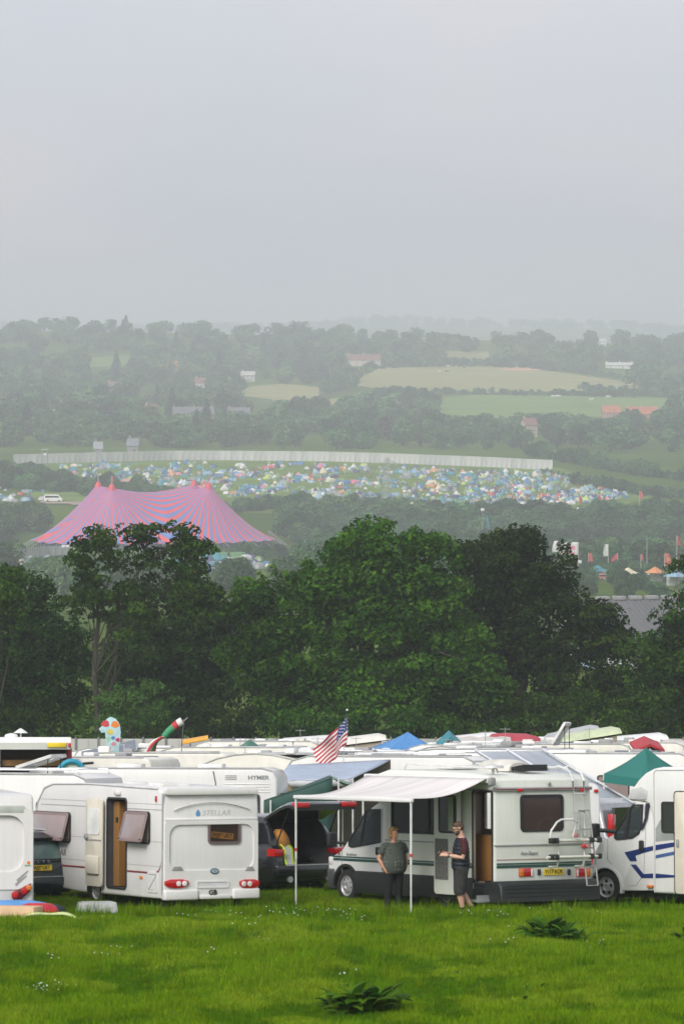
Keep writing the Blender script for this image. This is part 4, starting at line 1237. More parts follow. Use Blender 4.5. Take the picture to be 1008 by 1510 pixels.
for i, px in enumerate((448, 457, 463, 470, 475, 488, 497)):
    flag(px, 797 + (i * 7) % 5, 0, 1180, 2.5, 7, ('white', 'red', 'white', 'orange', 'red', 'white', 'red')[i], '%s pennant flag in the small row beside the big top' % ('white', 'red', 'white', 'orange', 'red', 'white', 'red')[i], 'row of pennant flags beside the big top')
# vehicles far away in the valley
def far_van(px, py, wpx, label, kind='van', col=(0.78, 0.78, 0.76), ground=None, yaw=0, name='van'):
    p = ground if ground else at(px, py)
    L = wpx / F * p.y; W = L * 0.34; H = L * 0.4
    t = thing(name, label, kind, Matrix.Translation(p + Vector((0, 0, 0.3))) @ Matrix.Rotation(R(yaw), 4, 'Z'))
    bm = nb(); prism(bm, [(-L / 2, 0.12 * H), (L / 2 - 0.02 * L, 0.12 * H), (L / 2, 0.45 * H), (L * 0.42, 0.55 * H), (L * 0.28, 0.97 * H), (L * 0.2, H), (-L / 2 + 0.03 * L, H), (-L / 2, 0.9 * H)], 'y', -W / 2, W / 2, bev=0.05 * H)
    obj('body', bm, pm('far_paint_%d' % int(col[0] * 100), col, 0.4), t)
    bm = nb(); prism(bm, [(-L * 0.44, 0.6 * H), (L * 0.36, 0.6 * H), (L * 0.26, 0.88 * H), (-L * 0.44, 0.88 * H)], 'y', -W / 2 - 0.03, W / 2 + 0.03); obj('window_band', bm, pm('far_car_glass', (0.04, 0.045, 0.05), 0.1), t)
    for sx in (-0.3, 0.32):
        for sy in (-1, 1):
            bm = nb(); lathe(bm, [(0.0, 0), (0.16 * H, 0), (0.16 * H, 0.2), (0.0, 0.2)], (sx * L, sy * W / 2 - 0.1, 0.15 * H), 'y', 10); obj('wheel', bm, pm('tyre', (0.02, 0.02, 0.02), 0.8), t)
    return t
far_van(79, 742, 27, 'white minibus with dark windows parked by the left tents', 'minibus', name='minibus')
far_van(809, 759, 17, 'white van under the thin cream flag', 'van')
far_van(862, 759, 24, 'large white van between the paired red flags', 'van')
far_van(888, 756, 10, 'small white car beyond the large white van', 'car', name='car')
far_van(974, 752, 24, 'white lorry at the right end of the tent field', 'lorry', name='lorry')
far_van(612, 768, 20, 'white truck half hidden behind the wood below the pylon', 'truck', name='truck')
far_van(562, 772, 16, 'white van at the foot of the pylon', 'van')
far_van(945, 0, 22, 'red bus on the valley floor beneath the flags', 'bus', (0.5, 0.12, 0.08), ground=onground(950, 960), name='bus')
far_van(895, 0, 22, 'dull red lorry on the valley floor', 'lorry', (0.45, 0.2, 0.16), ground=onground(893, 950), name='lorry')
# market stalls of the valley floor
for i, (px, d, c, l) in enumerate([(880, 960, 'teal', 'teal market stall tent on the valley floor'), (995, 900, 'pale blue', 'blue and white stall tent behind the barn ridge'), (925, 930, 'cream', 'cream stall tent on the valley floor'), (965, 940, 'orange', 'orange stall tent by the large red flag')]):
    t = thing('market_stall', l, 'stall', Matrix.Translation(onground(px, d)))
    bm = nb(); lathe(bm, [(2.9, 2.3), (1.5, 2.9), (0.2, 3.7)], (0, 0, 0), 'z', 4); obj('canopy', bm, TM[c], t, 0)
    for sx in (-1, 1):
        for sy in (-1, 1):
            bm = nb(); tube(bm, [(sx * 2.0, sy * 2.0, 0), (sx * 1.9, sy * 1.9, 2.5)], 0.08, 4); obj('leg', bm, galv, t)
    bm = nb(); box(bm, -1.9, 1.9, 1.9, 2.0, 0, 2.4); obj('back_panel', bm, TM['white'], t, 0)
for i, px in enumerate((325, 350)):
    d = 1195; t = thing('stage_screen', 'green scrimmed scaffold box below the big top', 'scaffold', Matrix.Translation(onground(px, d)), 'green scaffold boxes below the big top')
    bm = nb(); box(bm, -2.3, 2.3, -1, 1, 0, 2.6, bev=0.05); obj('scrim', bm, pm('green_scrim', (0.12, 0.27, 0.12), 0.8), t)
    bm = nb(); box(bm, -2.35, 2.35, -1.05, -1.01, 1.2, 1.4); obj('rail', bm, galv, t)
# grazing cattle on the far meadow
cow_w = pm('cow_white', (0.7, 0.68, 0.64), 0.9); cow_b = pm('cow_black', (0.04, 0.035, 0.03), 0.9)
def cow(px, py, s, m, l):
    p = at(px, py); t = thing('cow', l, 'cow', Matrix.Translation(p) @ Matrix.Rotation(R(rnd.uniform(-40, 220)), 4, 'Z') @ Matrix.Diagonal((s, s, s, 1)), 'cattle on the hay meadow')
    bm = nb()
    loft(bm, [[(x, 0.36 * k * math.cos(a), 1.05 + 0.42 * k * math.sin(a)) for a in [2 * math.pi * q / 8 for q in range(8)]] for x, k in ((-1.05, 0.4), (-0.9, 0.9), (-0.2, 1.05), (0.5, 1.0), (0.85, 0.75), (1.1, 0.4))], close=True)
    loft(bm, [[(x, 0.17 * k * math.cos(a), z + 0.2 * k * math.sin(a)) for a in [2 * math.pi * q / 8 for q in range(8)]] for x, z, k in ((0.85, 1.15, 1.3), (1.2, 1.1, 1.0), (1.5, 0.75, 0.9), (1.75, 0.45, 0.5))], close=True)
    for sx in (-0.8, 0.65):
        for sy in (-0.2, 0.2): tube(bm, [(sx, sy, 0.95), (sx + 0.05, sy, 0.5), (sx, sy, 0)], [0.15, 0.09, 0.06], 6)
    tube(bm, [(-1.05, 0, 1.3), (-1.2, 0, 0.6)], [0.04, 0.03], 4)
    obj('body', bm, m, t)
for px, py in ((616, 541), (623, 541), (645, 541), (661, 541), (648, 550), (658, 549), (672, 543), (660, 542)): cow(px, py, 1.5, cow_w, 'white cow grazing on the hay meadow')
for px, py in ((643, 541), (684, 544), (658, 550)): cow(px, py, 1.5, cow_b, 'black cow grazing on the hay meadow')
for px, py in ((872, 592), (896, 588), (822, 587), (815, 588)): cow(px, py, 1.6, cow_w, 'white cow grazing on the green meadow below the hedgerow')
for px, py in ((932, 588), (876, 586)): cow(px, py, 1.6, cow_b, 'black cow grazing on the green meadow below the hedgerow')
# ================================================================== caravans, campers and cars of the front row
W1 = pm('caravan_white', (0.70, 0.695, 0.68), 0.32, var=0.035, scale=1.2, coat=0.2, streak=0.05)
W2 = pm('gelcoat_white', (0.71, 0.715, 0.70), 0.3, var=0.04, scale=0.9, coat=0.2, streak=0.045)
WG = pm('pale_green_white', (0.66, 0.685, 0.62), 0.35, var=0.04, scale=1.1, coat=0.15, streak=0.05)
RUB = pm('black_rubber', (0.018, 0.018, 0.02), 0.6)
TYRE = pm('tyre', (0.02, 0.02, 0.02), 0.8)
ALU = pm('brushed_alloy', (0.62, 0.63, 0.64), 0.35, metal=0.7)
STEELW = pm('wheel_silver', (0.5, 0.5, 0.51), 0.35, metal=0.3)
DKPL = pm('dark_plastic', (0.014, 0.017, 0.017), 0.6)
GREYPL = pm('grey_plastic', (0.3, 0.3, 0.3), 0.6)
LAMP_R = pm('red_lamp', (0.5, 0.008, 0.012), 0.12, coat=0.5)
LAMP_O = pm('amber_lamp', (0.75, 0.2, 0.02), 0.12, coat=0.5)
LAMP_W = pm('clear_lamp', (0.75, 0.72, 0.7), 0.12, coat=0.5)
PLATE_Y = pm('yellow_plate', (0.78, 0.56, 0.02), 0.4)
INK = pm('black_ink', (0.01, 0.01, 0.012), 0.5)
WOOD = pm('varnished_wood', (0.38, 0.19, 0.055), 0.4, var=0.2, scale=2.0, stretch=(1, 1, 0.15))
WOODD = pm('dark_wood', (0.16, 0.075, 0.03), 0.5, var=0.2, scale=2.0)
TINT = pm('tinted_acrylic', (0.30, 0.235, 0.225), 0.15, var=0.12, scale=0.8, coat=0.3)
TFRAME = pm('brown_frame', (0.14, 0.10, 0.095), 0.4)
GLS = glass('car_glass', (0.62, 0.68, 0.68), 0.3, (0.10, 0.12, 0.13))
GLD = glass('dark_glass', (0.25, 0.25, 0.25), 0.7, (0.02, 0.02, 0.022))
INT = pm('vehicle_interior', (0.05, 0.05, 0.055), 0.8)
CREAM = pm('cream_panel', (0.66, 0.62, 0.52), 0.45, var=0.05)
STRIPE_R = pm('maroon_stripe', (0.22, 0.02, 0.035), 0.4)
STRIPE_G = pm('dark_green_stripe', (0.02, 0.075, 0.065), 0.4)
STRIPE_B = pm('navy_stripe', (0.012, 0.03, 0.15), 0.35)
def wheel(parent, x, y, r, wd, sgn, kind='steel', z=None):
    z = r if z is None else z
    bm = nb(); lathe(bm, [(r * 0.62, 0), (r * 0.95, 0.0), (r, wd * 0.15), (r, wd * 0.85), (r * 0.95, wd), (r * 0.62, wd)], (x, y, z), 'y', 28, sgn=-sgn, cap=False)
    t = obj('wheel', bm, TYRE, parent, 40)
    bm = nb(); lathe(bm, [(0.002, 0.015), (r * 0.16, 0.015), (r * 0.2, 0.0), (r * 0.5, 0.03), (r * 0.6, 0.0), (r * 0.645, 0.01), (r * 0.6, 0.08), (0.002, 0.09)], (x, y, z), 'y', 28, sgn=-sgn)
    rim = obj('rim', bm, STEELW, t, 30)
    bm = nb()
    n = 5 if kind == 'alloy' else 8
    for k in range(n):
        a = 2 * math.pi * (k + 0.25) / n
        c, s_ = math.cos(a), math.sin(a)
        q = 0.36 if kind == 'alloy' else 0.42
        lathe(bm, [(0, 0.0), (r * (0.12 if kind == 'alloy' else 0.055), 0.0), (r * (0.12 if kind == 'alloy' else 0.055), 0.004), (0, 0.004)], (x + c * r * q, y + sgn * (-0.012 if kind == 'alloy' else -0.018), z + s_ * r * q), 'y', 8, sgn=sgn)
    obj('rim_opening', bm, RUB, rim, 0)
    return t
def quad_plate(name, P, axis, a0, a1, mat, parent, bev=0.0):
    bm = nb(); prism(bm, P, axis, a0, a1, bev=bev)
    return obj(name, bm, mat, parent)
def number_plate(parent, body, c, axis, size=(0.52, 0.115), M=None, out=-1):
    """plate on a rear face (axis x, facing -x) at local point c=(x,y,z)"""
    bm = nb(); box(bm, -0.006, 0.006, -size[0] / 2, size[0] / 2, -size[1] / 2, size[1] / 2, bev=0.003, seg=1)
    Mp = Matrix.Translation(c) @ (M if M else Matrix.Identity(4))
    p = obj('number_plate', bm, PLATE_Y, parent, M=Mp)
    text('plate_lettering', body, size[1] * 0.92, INK, p, Matrix.Translation((-0.0075, 0, 0)) @ Matrix.Rotation(R(90), 4, 'X') @ Matrix.Rotation(R(-90), 4, 'Y'), depth=0.001, sx=0.86, bold=0.003)
    return p
REARTXT = Matrix.Rotation(R(90), 4, 'X') @ Matrix.Rotation(R(-90), 4, 'Y')      # text on a face looking to -x
SIDETXT = Matrix.Rotation(R(90), 4, 'X') @ Matrix.Rotation(R(180), 4, 'Y')      # text on a face looking to +y
def win(parent, P, axis, a, out, frame_m, pane_m, fw=0.04, depth=0.02, name='window'):
    """framed window panel standing proud of a face"""
    bm = nb(); ring(bm, P, inset(P, fw), axis, a - out * 0.005, a + out * depth)
    f = obj(name, bm, frame_m, parent)
    bm = nb(); prism(bm, inset(P, fw * 0.8), axis, a - out * 0.004, a + out * depth * 0.55); obj('pane', bm, pane_m, f)
    return f

# ---------------------------------------------------------------- the open caravan
def stellar():
    M = frame(240, 75.7, 28)
    t = thing('touring_caravan', 'white two-axled-look touring caravan with open side door and brown tinted windows', 'caravan', M)
    t['label'] = 'white touring caravan with its side door open and brown tinted windows'
    S = lambda px, py: (lambda v: (v.x, v.z))(loc(M, px, py, 1, 0.0))      # left side plane
    Rr = lambda px, py: (lambda v: (v.y, v.z))(loc(M, px, py, 0, 0.0))     # rear plane
    Wd = -Rr(381, 1250)[0]
    top = S(225, 1163)[1]; L = S(50, 1240)[0]; bot = Rr(300, 1326)[1]
    prof = [(0.02, bot + 0.02), (-0.02, bot + 0.3), (0.0, top - 0.35), (0.06, top - 0.06), (0.25, top), (L * 0.55, top + 0.05), (L - 1.0, top + 0.02), (L - 0.55, top - 0.07), (L - 0.22, top - 0.35), (L - 0.02, top - 0.85), (L + 0.02, top - 1.3), (L - 0.12, bot + 0.55), (L - 0.35, bot + 0.08), (L * 0.62, bot)]
    bm = nb(); prism(bm, prof, 'y', -Wd, 0, bev=0.045, seg=3)
    body = obj('body', bm, W1, t)
    # door opening, wheel arch
    d0, dz0 = S(186, 1310); d1, dz1 = S(159.5, 1178)
    c1 = nb(); box(c1, d0, d1, -1.5, 0.2, dz0, dz1)
    ax = S(139, 1318)[0]
    c2 = nb(); lathe(c2, [(0, 0), (0.36, 0), (0.36, 0.35), (0, 0.35)], (ax, 0.1, 0.33), 'y', 24, sgn=-1)
    boolcut(body, [(c1, [INT]), (c2, [DKPL])])
    bm = nb(); ring(bm, rrect(d0 - 0.04, d1 + 0.04, dz0 - 0.03, dz1 + 0.04, 0.1), rrect(d0, d1, dz0, dz1, 0.07), 'y', -0.01, 0.02); fr = obj('door_frame', bm, RUB, t)
    # furniture seen through the doorway
    bm = nb(); box(bm, d1 - 0.30, d1 - 0.02, -0.75, -0.12, dz0 + 0.02, dz1 - 0.05); obj('wardrobe', bm, WOOD, t, 0)
    bm = nb(); box(bm, d0 + 0.02, d1 - 0.32, -1.4, -1.1, dz0 + 0.02, dz0 + 0.92); obj('kitchen_unit', bm, WOOD, t, 0)
    bm = nb(); box(bm, d0 + 0.03, d1 - 0.33, -1.05, -0.6, dz0 + 0.01, dz0 + 0.14); obj('floor_mat', bm, CREAM, t, 0)
    bm = nb(); box(bm, d1 - 0.24, d1 - 0.16, -0.12, -0.10, dz0 + 1.3, dz0 + 1.4); obj('door_catch', bm, INK, t, 0)
    # open door leaf swung back against the side
    l0, lz0 = S(156.5, 1308); l1, lz1 = S(133, 1177)
    bm = nb(); prism(bm, rrect(l0, l1, lz0, lz1, 0.09), 'y', 0.06, 0.10, bev=0.01); leaf = obj('door', bm, CREAM, t)
    bm = nb(); prism(bm, rrect(l0 + 0.12, l1 - 0.12, lz0 + 1.05, lz1 - 0.2, 0.07), 'y', 0.101, 0.115); obj('door_window', bm, pm('frosted_pane', (0.75, 0.76, 0.74), 0.3), leaf)
    bm = nb(); box(bm, l0 + 0.1, l1 - 0.1, 0.1, 0.16, lz0 + 0.25, lz0 + 0.62, bev=0.03); obj('door_pocket', bm, CREAM, leaf)
    bm = nb(); box(bm, l0 + 0.02, l1 - 0.02, 0.101, 0.112, lz0 + 0.93, lz0 + 0.955); obj('door_split', bm, GREYPL, leaf)
    bm = nb(); lathe(bm, [(0, 0), (0.07, 0), (0.06, 0.05), (0, 0.06)], (l1 - 0.09, 0.1, lz0 + 1.0), 'y', 12); obj('door_lock', bm, GREYPL, leaf)
    # the two hinged side windows, propped open at the bottom
    for (a, b, c, d) in ((51, 1195, 105, 1243), (187.5, 1195, 222, 1245)):
        x1, z1 = S(a, b); x0, z0 = S(c, d)
        P = rrect(x0, x1, z0, z1, 0.09)
        bm = nb(); ring(bm, P, inset(P, 0.035), 'y', -0.005, 0.03); f = obj('window', bm, RUB, t)
        bm = nb(); prism(bm, inset(P, 0.03), 'y', -0.004, 0.006); obj('blind', bm, pm('window_blind', (0.42, 0.36, 0.34), 0.7), f)
        hgt = z1 - z0
        bm = nb(); prism(bm, [(u, v - z1) for u, v in inset(P, 0.015)], 'y', 0, 0.025, bev=0.008)
        pane = obj('pane', bm, TINT, f, M=Matrix.Translation((0, 0.034, z1)) @ Matrix.Rotation(R(14), 4, 'X'))
        bm = nb(); P0 = [(u, v - z1) for u, v in inset(P, 0.02)]; ring(bm, P0, inset(P0, 0.05), 'y', 0.024, 0.031); obj('pane_edge', bm, pm('acrylic_edge', (0.22, 0.15, 0.14), 0.3), f, M=pane.matrix_basis.copy())
        for xx in (x0 + 0.06, x1 - 0.06):
            bm = nb(); tube(bm, [(xx, 0.01, z0 + 0.08), (xx, 0.03 + 0.2, z0 + 0.1)], 0.012, 6); obj('window_stay', bm, RUB, f)
    # trim of the side
    za = S(150, 1190)[1]
    for z, m, h in ((za, GREYPL, 0.012), (S(150, 1281)[1], STRIPE_R, 0.035)):
        segs = ((L - 0.25, l1 + 0.02), (d0 - 0.06, 0.32)) if m is STRIPE_R else ((L - 0.4, l1 + 0.02), (d0 - 0.06, 0.02))
        for x1, x0 in segs:
            bm = nb(); box(bm, x0, x1, 0.0, 0.006, z - h / 2, z + h / 2); obj('stripe', bm, m, t)
    zs = S(215, 1286)[1]
    pts = [(0.34 - 0.26 * math.sin(a), zs + 0.24 * (1 - math.cos(a))) for a in [R(q * 10) for q in range(10)]]
    bm = nb(); loft(bm, [[(x, 0.006, z - 0.02), (x, 0.006, z + 0.02)] for x, z in pts]); obj('stripe', bm, STRIPE_R, t)
    for zf in (0.30, 0.52, 0.86):
        z = bot + (top - bot) * zf
        for x1, x0 in ((L - 0.3, l1 + 0.02), (d0 - 0.06, 0.02)): bm = nb(); box(bm, x0, x1, 0.0, 0.003, z - 0.004, z + 0.004); obj('panel_seam', bm, GREYPL, t)
    bm = nb(); box(bm, 0.0, 0.05, 0.0, 0.008, bot + 0.1, top - 0.08); obj('corner_trim', bm, pm('rail_grey', (0.42, 0.43, 0.43), 0.5), t)
    bm = nb(); tube(bm, [(x, -0.005, z) for x, z in prof[4:12]], 0.022, 6); obj('awning_rail', bm, pm('rail_white', (0.6, 0.6, 0.6), 0.4), t)
    text('side_lettering', 'STELLAR', 0.2, pm('maroon_letters', (0.13, 0.05, 0.07), 0.4), t, Matrix.Translation((S(84, 1257)[0], 0.004, S(84, 1257)[1])) @ SIDETXT, shear=0.25, sx=1.25)
    u, v = S(175, 1169); bm = nb(); box(bm, u - 0.13, u + 0.13, 0, 0.06, v - 0.045, v + 0.045, bev=0.02); obj('awning_lamp', bm, LAMP_W, t)
    u, v = S(209, 1294); bm = nb(); box(bm, u - 0.06, u + 0.06, 0, 0.02, v - 0.03, v + 0.03, bev=0.008); obj('side_marker', bm, LAMP_O, t)
    u, v = S(231, 1178); bm = nb(); box(bm, u - 0.03, u + 0.03, 0, 0.03, v - 0.06, v + 0.06, bev=0.012); obj('side_marker', bm, LAMP_R, t)
    u0, v0 = S(233, 1317); u1, v1 = S(218, 1285); P = rrect(u0, u1, v0, v1, 0.04)
    bm = nb(); ring(bm, P, inset(P, 0.05), 'y', 0, 0.014); prism(bm, inset(P, 0.06), 'y', 0, 0.006); obj('service_hatch', bm, W2, t)
    wheel(t, ax, -0.04, 0.31, 0.17, 1)
    wheel(t, ax, -Wd + 0.04, 0.31, 0.17, -1)
    # moulded rear panel: raised rim and recessed lower field
    y0, y1 = -Wd + 0.03, -0.03
    zl = Rr(310, 1208)[1]; zt = Rr(310, 1172)[1]
    bm = nb(); prism(bm, rrect(y0, y1, zt, top + 0.02, 0.05), 'x', -0.055, 0.05, bev=0.02); obj('rear_roof_lip', bm, W1, t)
    bm = nb(); box(bm, -0.035, 0.02, y0, y1, zl - 0.018, zl + 0.018, bev=0.008); obj('rear_moulding', bm, W1, t)
    zb = Rr(310, 1283)[1]
    O = rrect(y0, y1, bot + 0.05, zl - 0.02, 0.06, 6); I = rrect(y0 + 0.09, y1 - 0.09, zb, zl - 0.1, 0.22, 6)
    bm = nb(); ring(bm, O, I, 'x', 0.0, -0.045); obj('rear_surround', bm, W1, t, 40)
    pts = [(-Wd / 2 + (k / 10 - 1) * (Wd * 0.4), Rr(310, 1194)[1] + 0.15 * (1 - (k / 10 - 1) ** 2)) for k in range(21)]
    bm = nb(); loft(bm, [[(-0.022, u, v - 0.012), (-0.045, u, v), (-0.022, u, v + 0.012)] for u, v in pts], caps=False); obj('rear_moulding', bm, W1, t)
    # rear window with the plate in it
    a, b = Rr(306, 1245); c, d = Rr(354, 1210)
    P = rrect(c, a, b, d, 0.08)
    c3 = nb(); prism(c3, inset(P, 0.03), 'x', -0.2, 0.6)
    boolcut(body, [(c3, [INT])])
    bm = nb(); ring(bm, P, inset(P, 0.05), 'x', 0.0, -0.04); f = obj('rear_window', bm, TFRAME, t)
    bm = nb(); prism(bm, inset(P, 0.045), 'x', -0.012, -0.02); obj('pane', bm, glass('smoked_acrylic', (0.82, 0.72, 0.66), 0.14, (0.16, 0.12, 0.11)), f)
    yc, zc = Rr(328, 1232)
    number_plate(f, 'WJ59 UKT', (0.012, yc, zc), 'x', (0.50, 0.12), Matrix.Rotation(R(6), 4, 'X'))
    text('rear_lettering', 'STELLAR', 0.15, pm('silver_letters', (0.5, 0.5, 0.52), 0.4), t, Matrix.Translation((-0.003, Rr(319, 1199)[0], Rr(319, 1199)[1])) @ REARTXT, shear=0.2, sx=1.1)
    bm = nb(); yy, zz = Rr(292, 1199); prism(bm, [(yy + 0.05 * math.cos(q) * (1 - 0.5 * math.sin(q)), zz + 0.07 * math.sin(q)) for q in [2 * math.pi * k / 12 for k in range(12)]], 'x', 0, -0.004); obj('rear_emblem', bm, pm('blue_emblem', (0.12, 0.32, 0.55), 0.3), t)
    # lamps
    for (xa, xb, sgn) in ((241, 276, 1), (351, 380, -1)):
        p0 = Rr(xa, 1310); p1 = Rr(xb, 1296)
        ya, yb = max(p0[0], p1[0]), min(p0[0], p1[0]); z0, z1 = min(p0[1], p1[1]), max(p0[1], p1[1])
        P = chaikin([(ya, z0 + 0.03), (ya, z1), (yb, z1), (yb, z0 + 0.03), ((ya + yb) / 2, z0 - 0.01)], 1)
        bm = nb(); prism(bm, P, 'x', -0.03, -0.085, bev=0.015); lm = obj('tail_light', bm, LAMP_R, t)
        yi = yb if sgn > 0 else ya
        for q in (0.09, 0.22):
            yl = yi + sgn * q if sgn > 0 else yi - q
            bm = nb(); lathe(bm, [(0, 0), (0.055, 0), (0.045, 0.012), (0, 0.016)], (-0.085, yl, (z0 + z1) / 2), 'x', 14, sgn=-1); obj('lamp_lens', bm, LAMP_W, lm)
    yc, zc = Rr(315, 1284.5); bm = nb(); lathe(bm, [(0, 0), (0.1, 0), (0.09, 0.015), (0, 0.02)], (-0.005, 0, 0), 'x', 20, sgn=-1); bmesh.ops.scale(bm, vec=(1, 1, 0.6), verts=bm.verts); bmesh.ops.translate(bm, vec=(-0.04, yc, zc), verts=bm.verts); em = obj('maker_emblem', bm, pm('emblem_blue', (0.02, 0.12, 0.2), 0.2), t)
    bm = nb(); lathe(bm, [(0.07, 0), (0.075, 0), (0.07, 0.006), (0.06, 0.006)], (0, 0, 0), 'x', 16, sgn=-1); bmesh.ops.scale(bm, vec=(1, 1, 0.5), verts=bm.verts); bmesh.ops.translate(bm, vec=(-0.058, yc, zc), verts=bm.verts); obj('emblem_ring', bm, ALU, em)
    p0 = Rr(288, 1310); p1 = Rr(336, 1298); P = rrect(p1[0], p0[0], p0[1], p1[1], 0.03)
    bm = nb(); ring(bm, P, inset(P, 0.03), 'x', -0.02, -0.06); prism(bm, inset(P, 0.03), 'x', -0.04, -0.05, mi=1); obj('plate_recess', bm, [W1, pm('blank_plate', (0.66, 0.66, 0.67), 0.4)], t)
    text('country_letters', 'GB', 0.14, INK, t, Matrix.Translation((-0.062, *Rr(312, 1316))) @ REARTXT, bold=0.004)
    for xa, xb in ((252, 269), (360, 374)):
        p0 = Rr(xa, 1284); p1 = Rr(xb, 1277)
        for k in range(3):
            z = p0[1] + (p1[1] - p0[1]) * (k + 0.3) / 3
            bm = nb(); box(bm, -0.052, -0.044, p1[0] + 0.02 * k, p0[0] - 0.02 * k, z - 0.012, z + 0.012, bev=0.004); obj('vent_slat', bm, GREYPL, t)
    # lower bumper steps
    for y0_, y1_ in ((-0.75, -0.0), (-Wd, -Wd + 0.6)):
        bm = nb(); box(bm, -0.09, 0.1, y0_, y1_, bot - 0.01, bot + 0.2, bev=0.04, seg=3); obj('bumper_end', bm, W1, t)
    bm = nb(); box(bm, -0.06, 0.1, -Wd + 0.62, -0.77, bot + 0.0, bot + 0.1, bev=0.03); obj('bumper', bm, W1, t)
    # roof things and chassis
    bm = nb(); box(bm, 1.6, 2.3, -Wd * 0.65, -Wd * 0.35, top + 0.0, top + 0.085, bev=0.03); obj('roof_light', bm, pm('roof_light', (0.7, 0.7, 0.68), 0.3), t)
    bm = nb(); box(bm, 3.4, 3.8, -Wd * 0.6, -Wd * 0.42, top + 0.0, top + 0.085, bev=0.03); obj('roof_light', bm, MATS['roof_light'], t)
    bm = nb(); box(bm, 0.3, L + 1.2, -Wd * 0.52, -Wd * 0.48, bot - 0.03, bot + 0.05); box(bm, ax - 0.05, ax + 0.05, -Wd + 0.15, -0.15, 0.26, 0.36)
    for sx in (0.45, L - 0.7):
        for sy in (-0.25, -Wd + 0.25): box(bm, sx - 0.05, sx + 0.05, sy - 0.05, sy + 0.05, -0.02, bot + 0.02)
    obj('chassis', bm, DKPL, t)
    return M
MS = stellar()
# ---------------------------------------------------------------- partly seen caravan at the left edge
def left_caravan():
    M = frame(50, 73.6, 0) 
    M = Matrix.Translation(onground(50, 73.6)) @ Matrix.Rotation(TILT, 4, 'X') @ Matrix.Rotation(R(90 + 14), 4, 'Z')
    t = thing('touring_caravan', 'smooth white caravan rear end with angular dark red lamp cluster', 'caravan', M)
    Rr = lambda px, py: (lambda v: (v.y, v.z))(loc(M, px, py, 0, 0.0))
    top = Rr(48, 1171)[1]; bot = Rr(30, 1344)[1]; Wd = 2.25; L = 5.6
    prof = [(0.06, bot), (-0.03, bot + 0.2), (0.0, bot + 0.9), (0.05, top - 0.25), (0.12, top - 0.04), (0.3, top), (L - 0.8, top + 0.03), (L - 0.2, top - 0.4), (L, top - 1.2), (L - 0.3, bot + 0.05)]
    bm = nb(); prism(bm, prof, 'y', 0, Wd, bev=0.07, seg=3); obj('body', bm, W1, t)
    # raised rim round a wide smooth field
    O = rrect(0.03, Wd - 0.03, bot + 0.42, top - 0.28, 0.12, 6); I = rrect(0.2, Wd - 0.2, bot + 0.75, top - 0.4, 0.3, 6)
    bm = nb(); ring(bm, O, I, 'x', 0.03, -0.05); obj('rear_surround', bm, W1, t, 50)
    P = [Rr(17, 1316.5), Rr(17, 1323), Rr(19, 1326), Rr(31, 1326), Rr(44, 1314), Rr(44.5, 1302)]
    bm = nb(); prism(bm, P, 'x', 0.0, -0.1, bev=0.012); lm = obj('tail_light', bm, pm('smoked_red_lamp', (0.10, 0.006, 0.01), 0.12, coat=0.5), t)
    for px, py, m, r in ((21.5, 1319, LAMP_R, 0.07), (35, 1313, LAMP_R, 0.07), (41.5, 1308.5, LAMP_O, 0.055)):
        bm = nb(); y, z = Rr(px, py); lathe(bm, [(0, 0), (r, 0), (r * 0.8, 0.012), (0, 0.016)], (-0.1, y, z), 'x', 14, sgn=-1); obj('lamp_lens', bm, m, lm)
    for k in range(2):
        a = Rr(24 - 2 * k, 1297 + 6 * k); b = Rr(41 - 2 * k, 1283 + 7 * k)
        bm = nb(); prism(bm, [a, (a[0] - 0.02, a[1] - 0.05), (b[0], b[1] - 0.03), b], 'x', 0.0, -0.055); obj('vent_slat', bm, GREYPL, t)
    y, z = Rr(42, 1272); bm = nb(); lathe(bm, [(0, 0), (0.035, 0), (0, 0.01)], (-0.05, y, z), 'x', 10, sgn=-1); obj('badge', bm, LAMP_O, t)
    y, z = Rr(40, 1276); bm = nb(); box(bm, -0.058, -0.04, y - 0.07, y + 0.05, z - 0.012, z + 0.012); obj('badge', bm, pm('badge_green', (0.2, 0.4, 0.2), 0.4), t)
    y, z = Rr(39, 1338); bm = nb(); lathe(bm, [(0, 0), (0.06, 0), (0.05, 0.03), (0, 0.04)], (-0.0, y, z), 'x', 14, sgn=-1); obj('reflector', bm, pm('reflector_grey', (0.5, 0.5, 0.52), 0.2), t)
    a = Rr(-4, 1188); b = Rr(36, 1196)
    bm = nb(); box(bm, -0.052, 0.04, b[0], a[0] + 0.6, b[1] - 0.05, a[1] + 0.0, bev=0.02); obj('rear_moulding', bm, pm('recess_shade_grey', (0.5, 0.53, 0.48), 0.4), t)  # greenish grey band: shading at the recess top, put into its colour
    bm = nb(); box(bm, -0.07, 0.1, 0.02, Wd - 0.02, bot - 0.02, bot + 0.12, bev=0.04); obj('bumper', bm, W1, t)
    wheel(t, 2.4, Wd - 0.02, 0.31, 0.17, 1); wheel(t, 2.4, 0.02, 0.31, 0.17, -1)
    bm = nb(); box(bm, 0.4, L + 1, Wd * 0.48, Wd * 0.52, bot - 0.04, bot + 0.02); box(bm, 0.5, 0.6, 0.3, 0.4, -0.02, bot + 0.05); box(bm, 0.5, 0.6, Wd - 0.4, Wd - 0.3, -0.02, bot + 0.05); obj('chassis', bm, DKPL, t)
left_caravan()
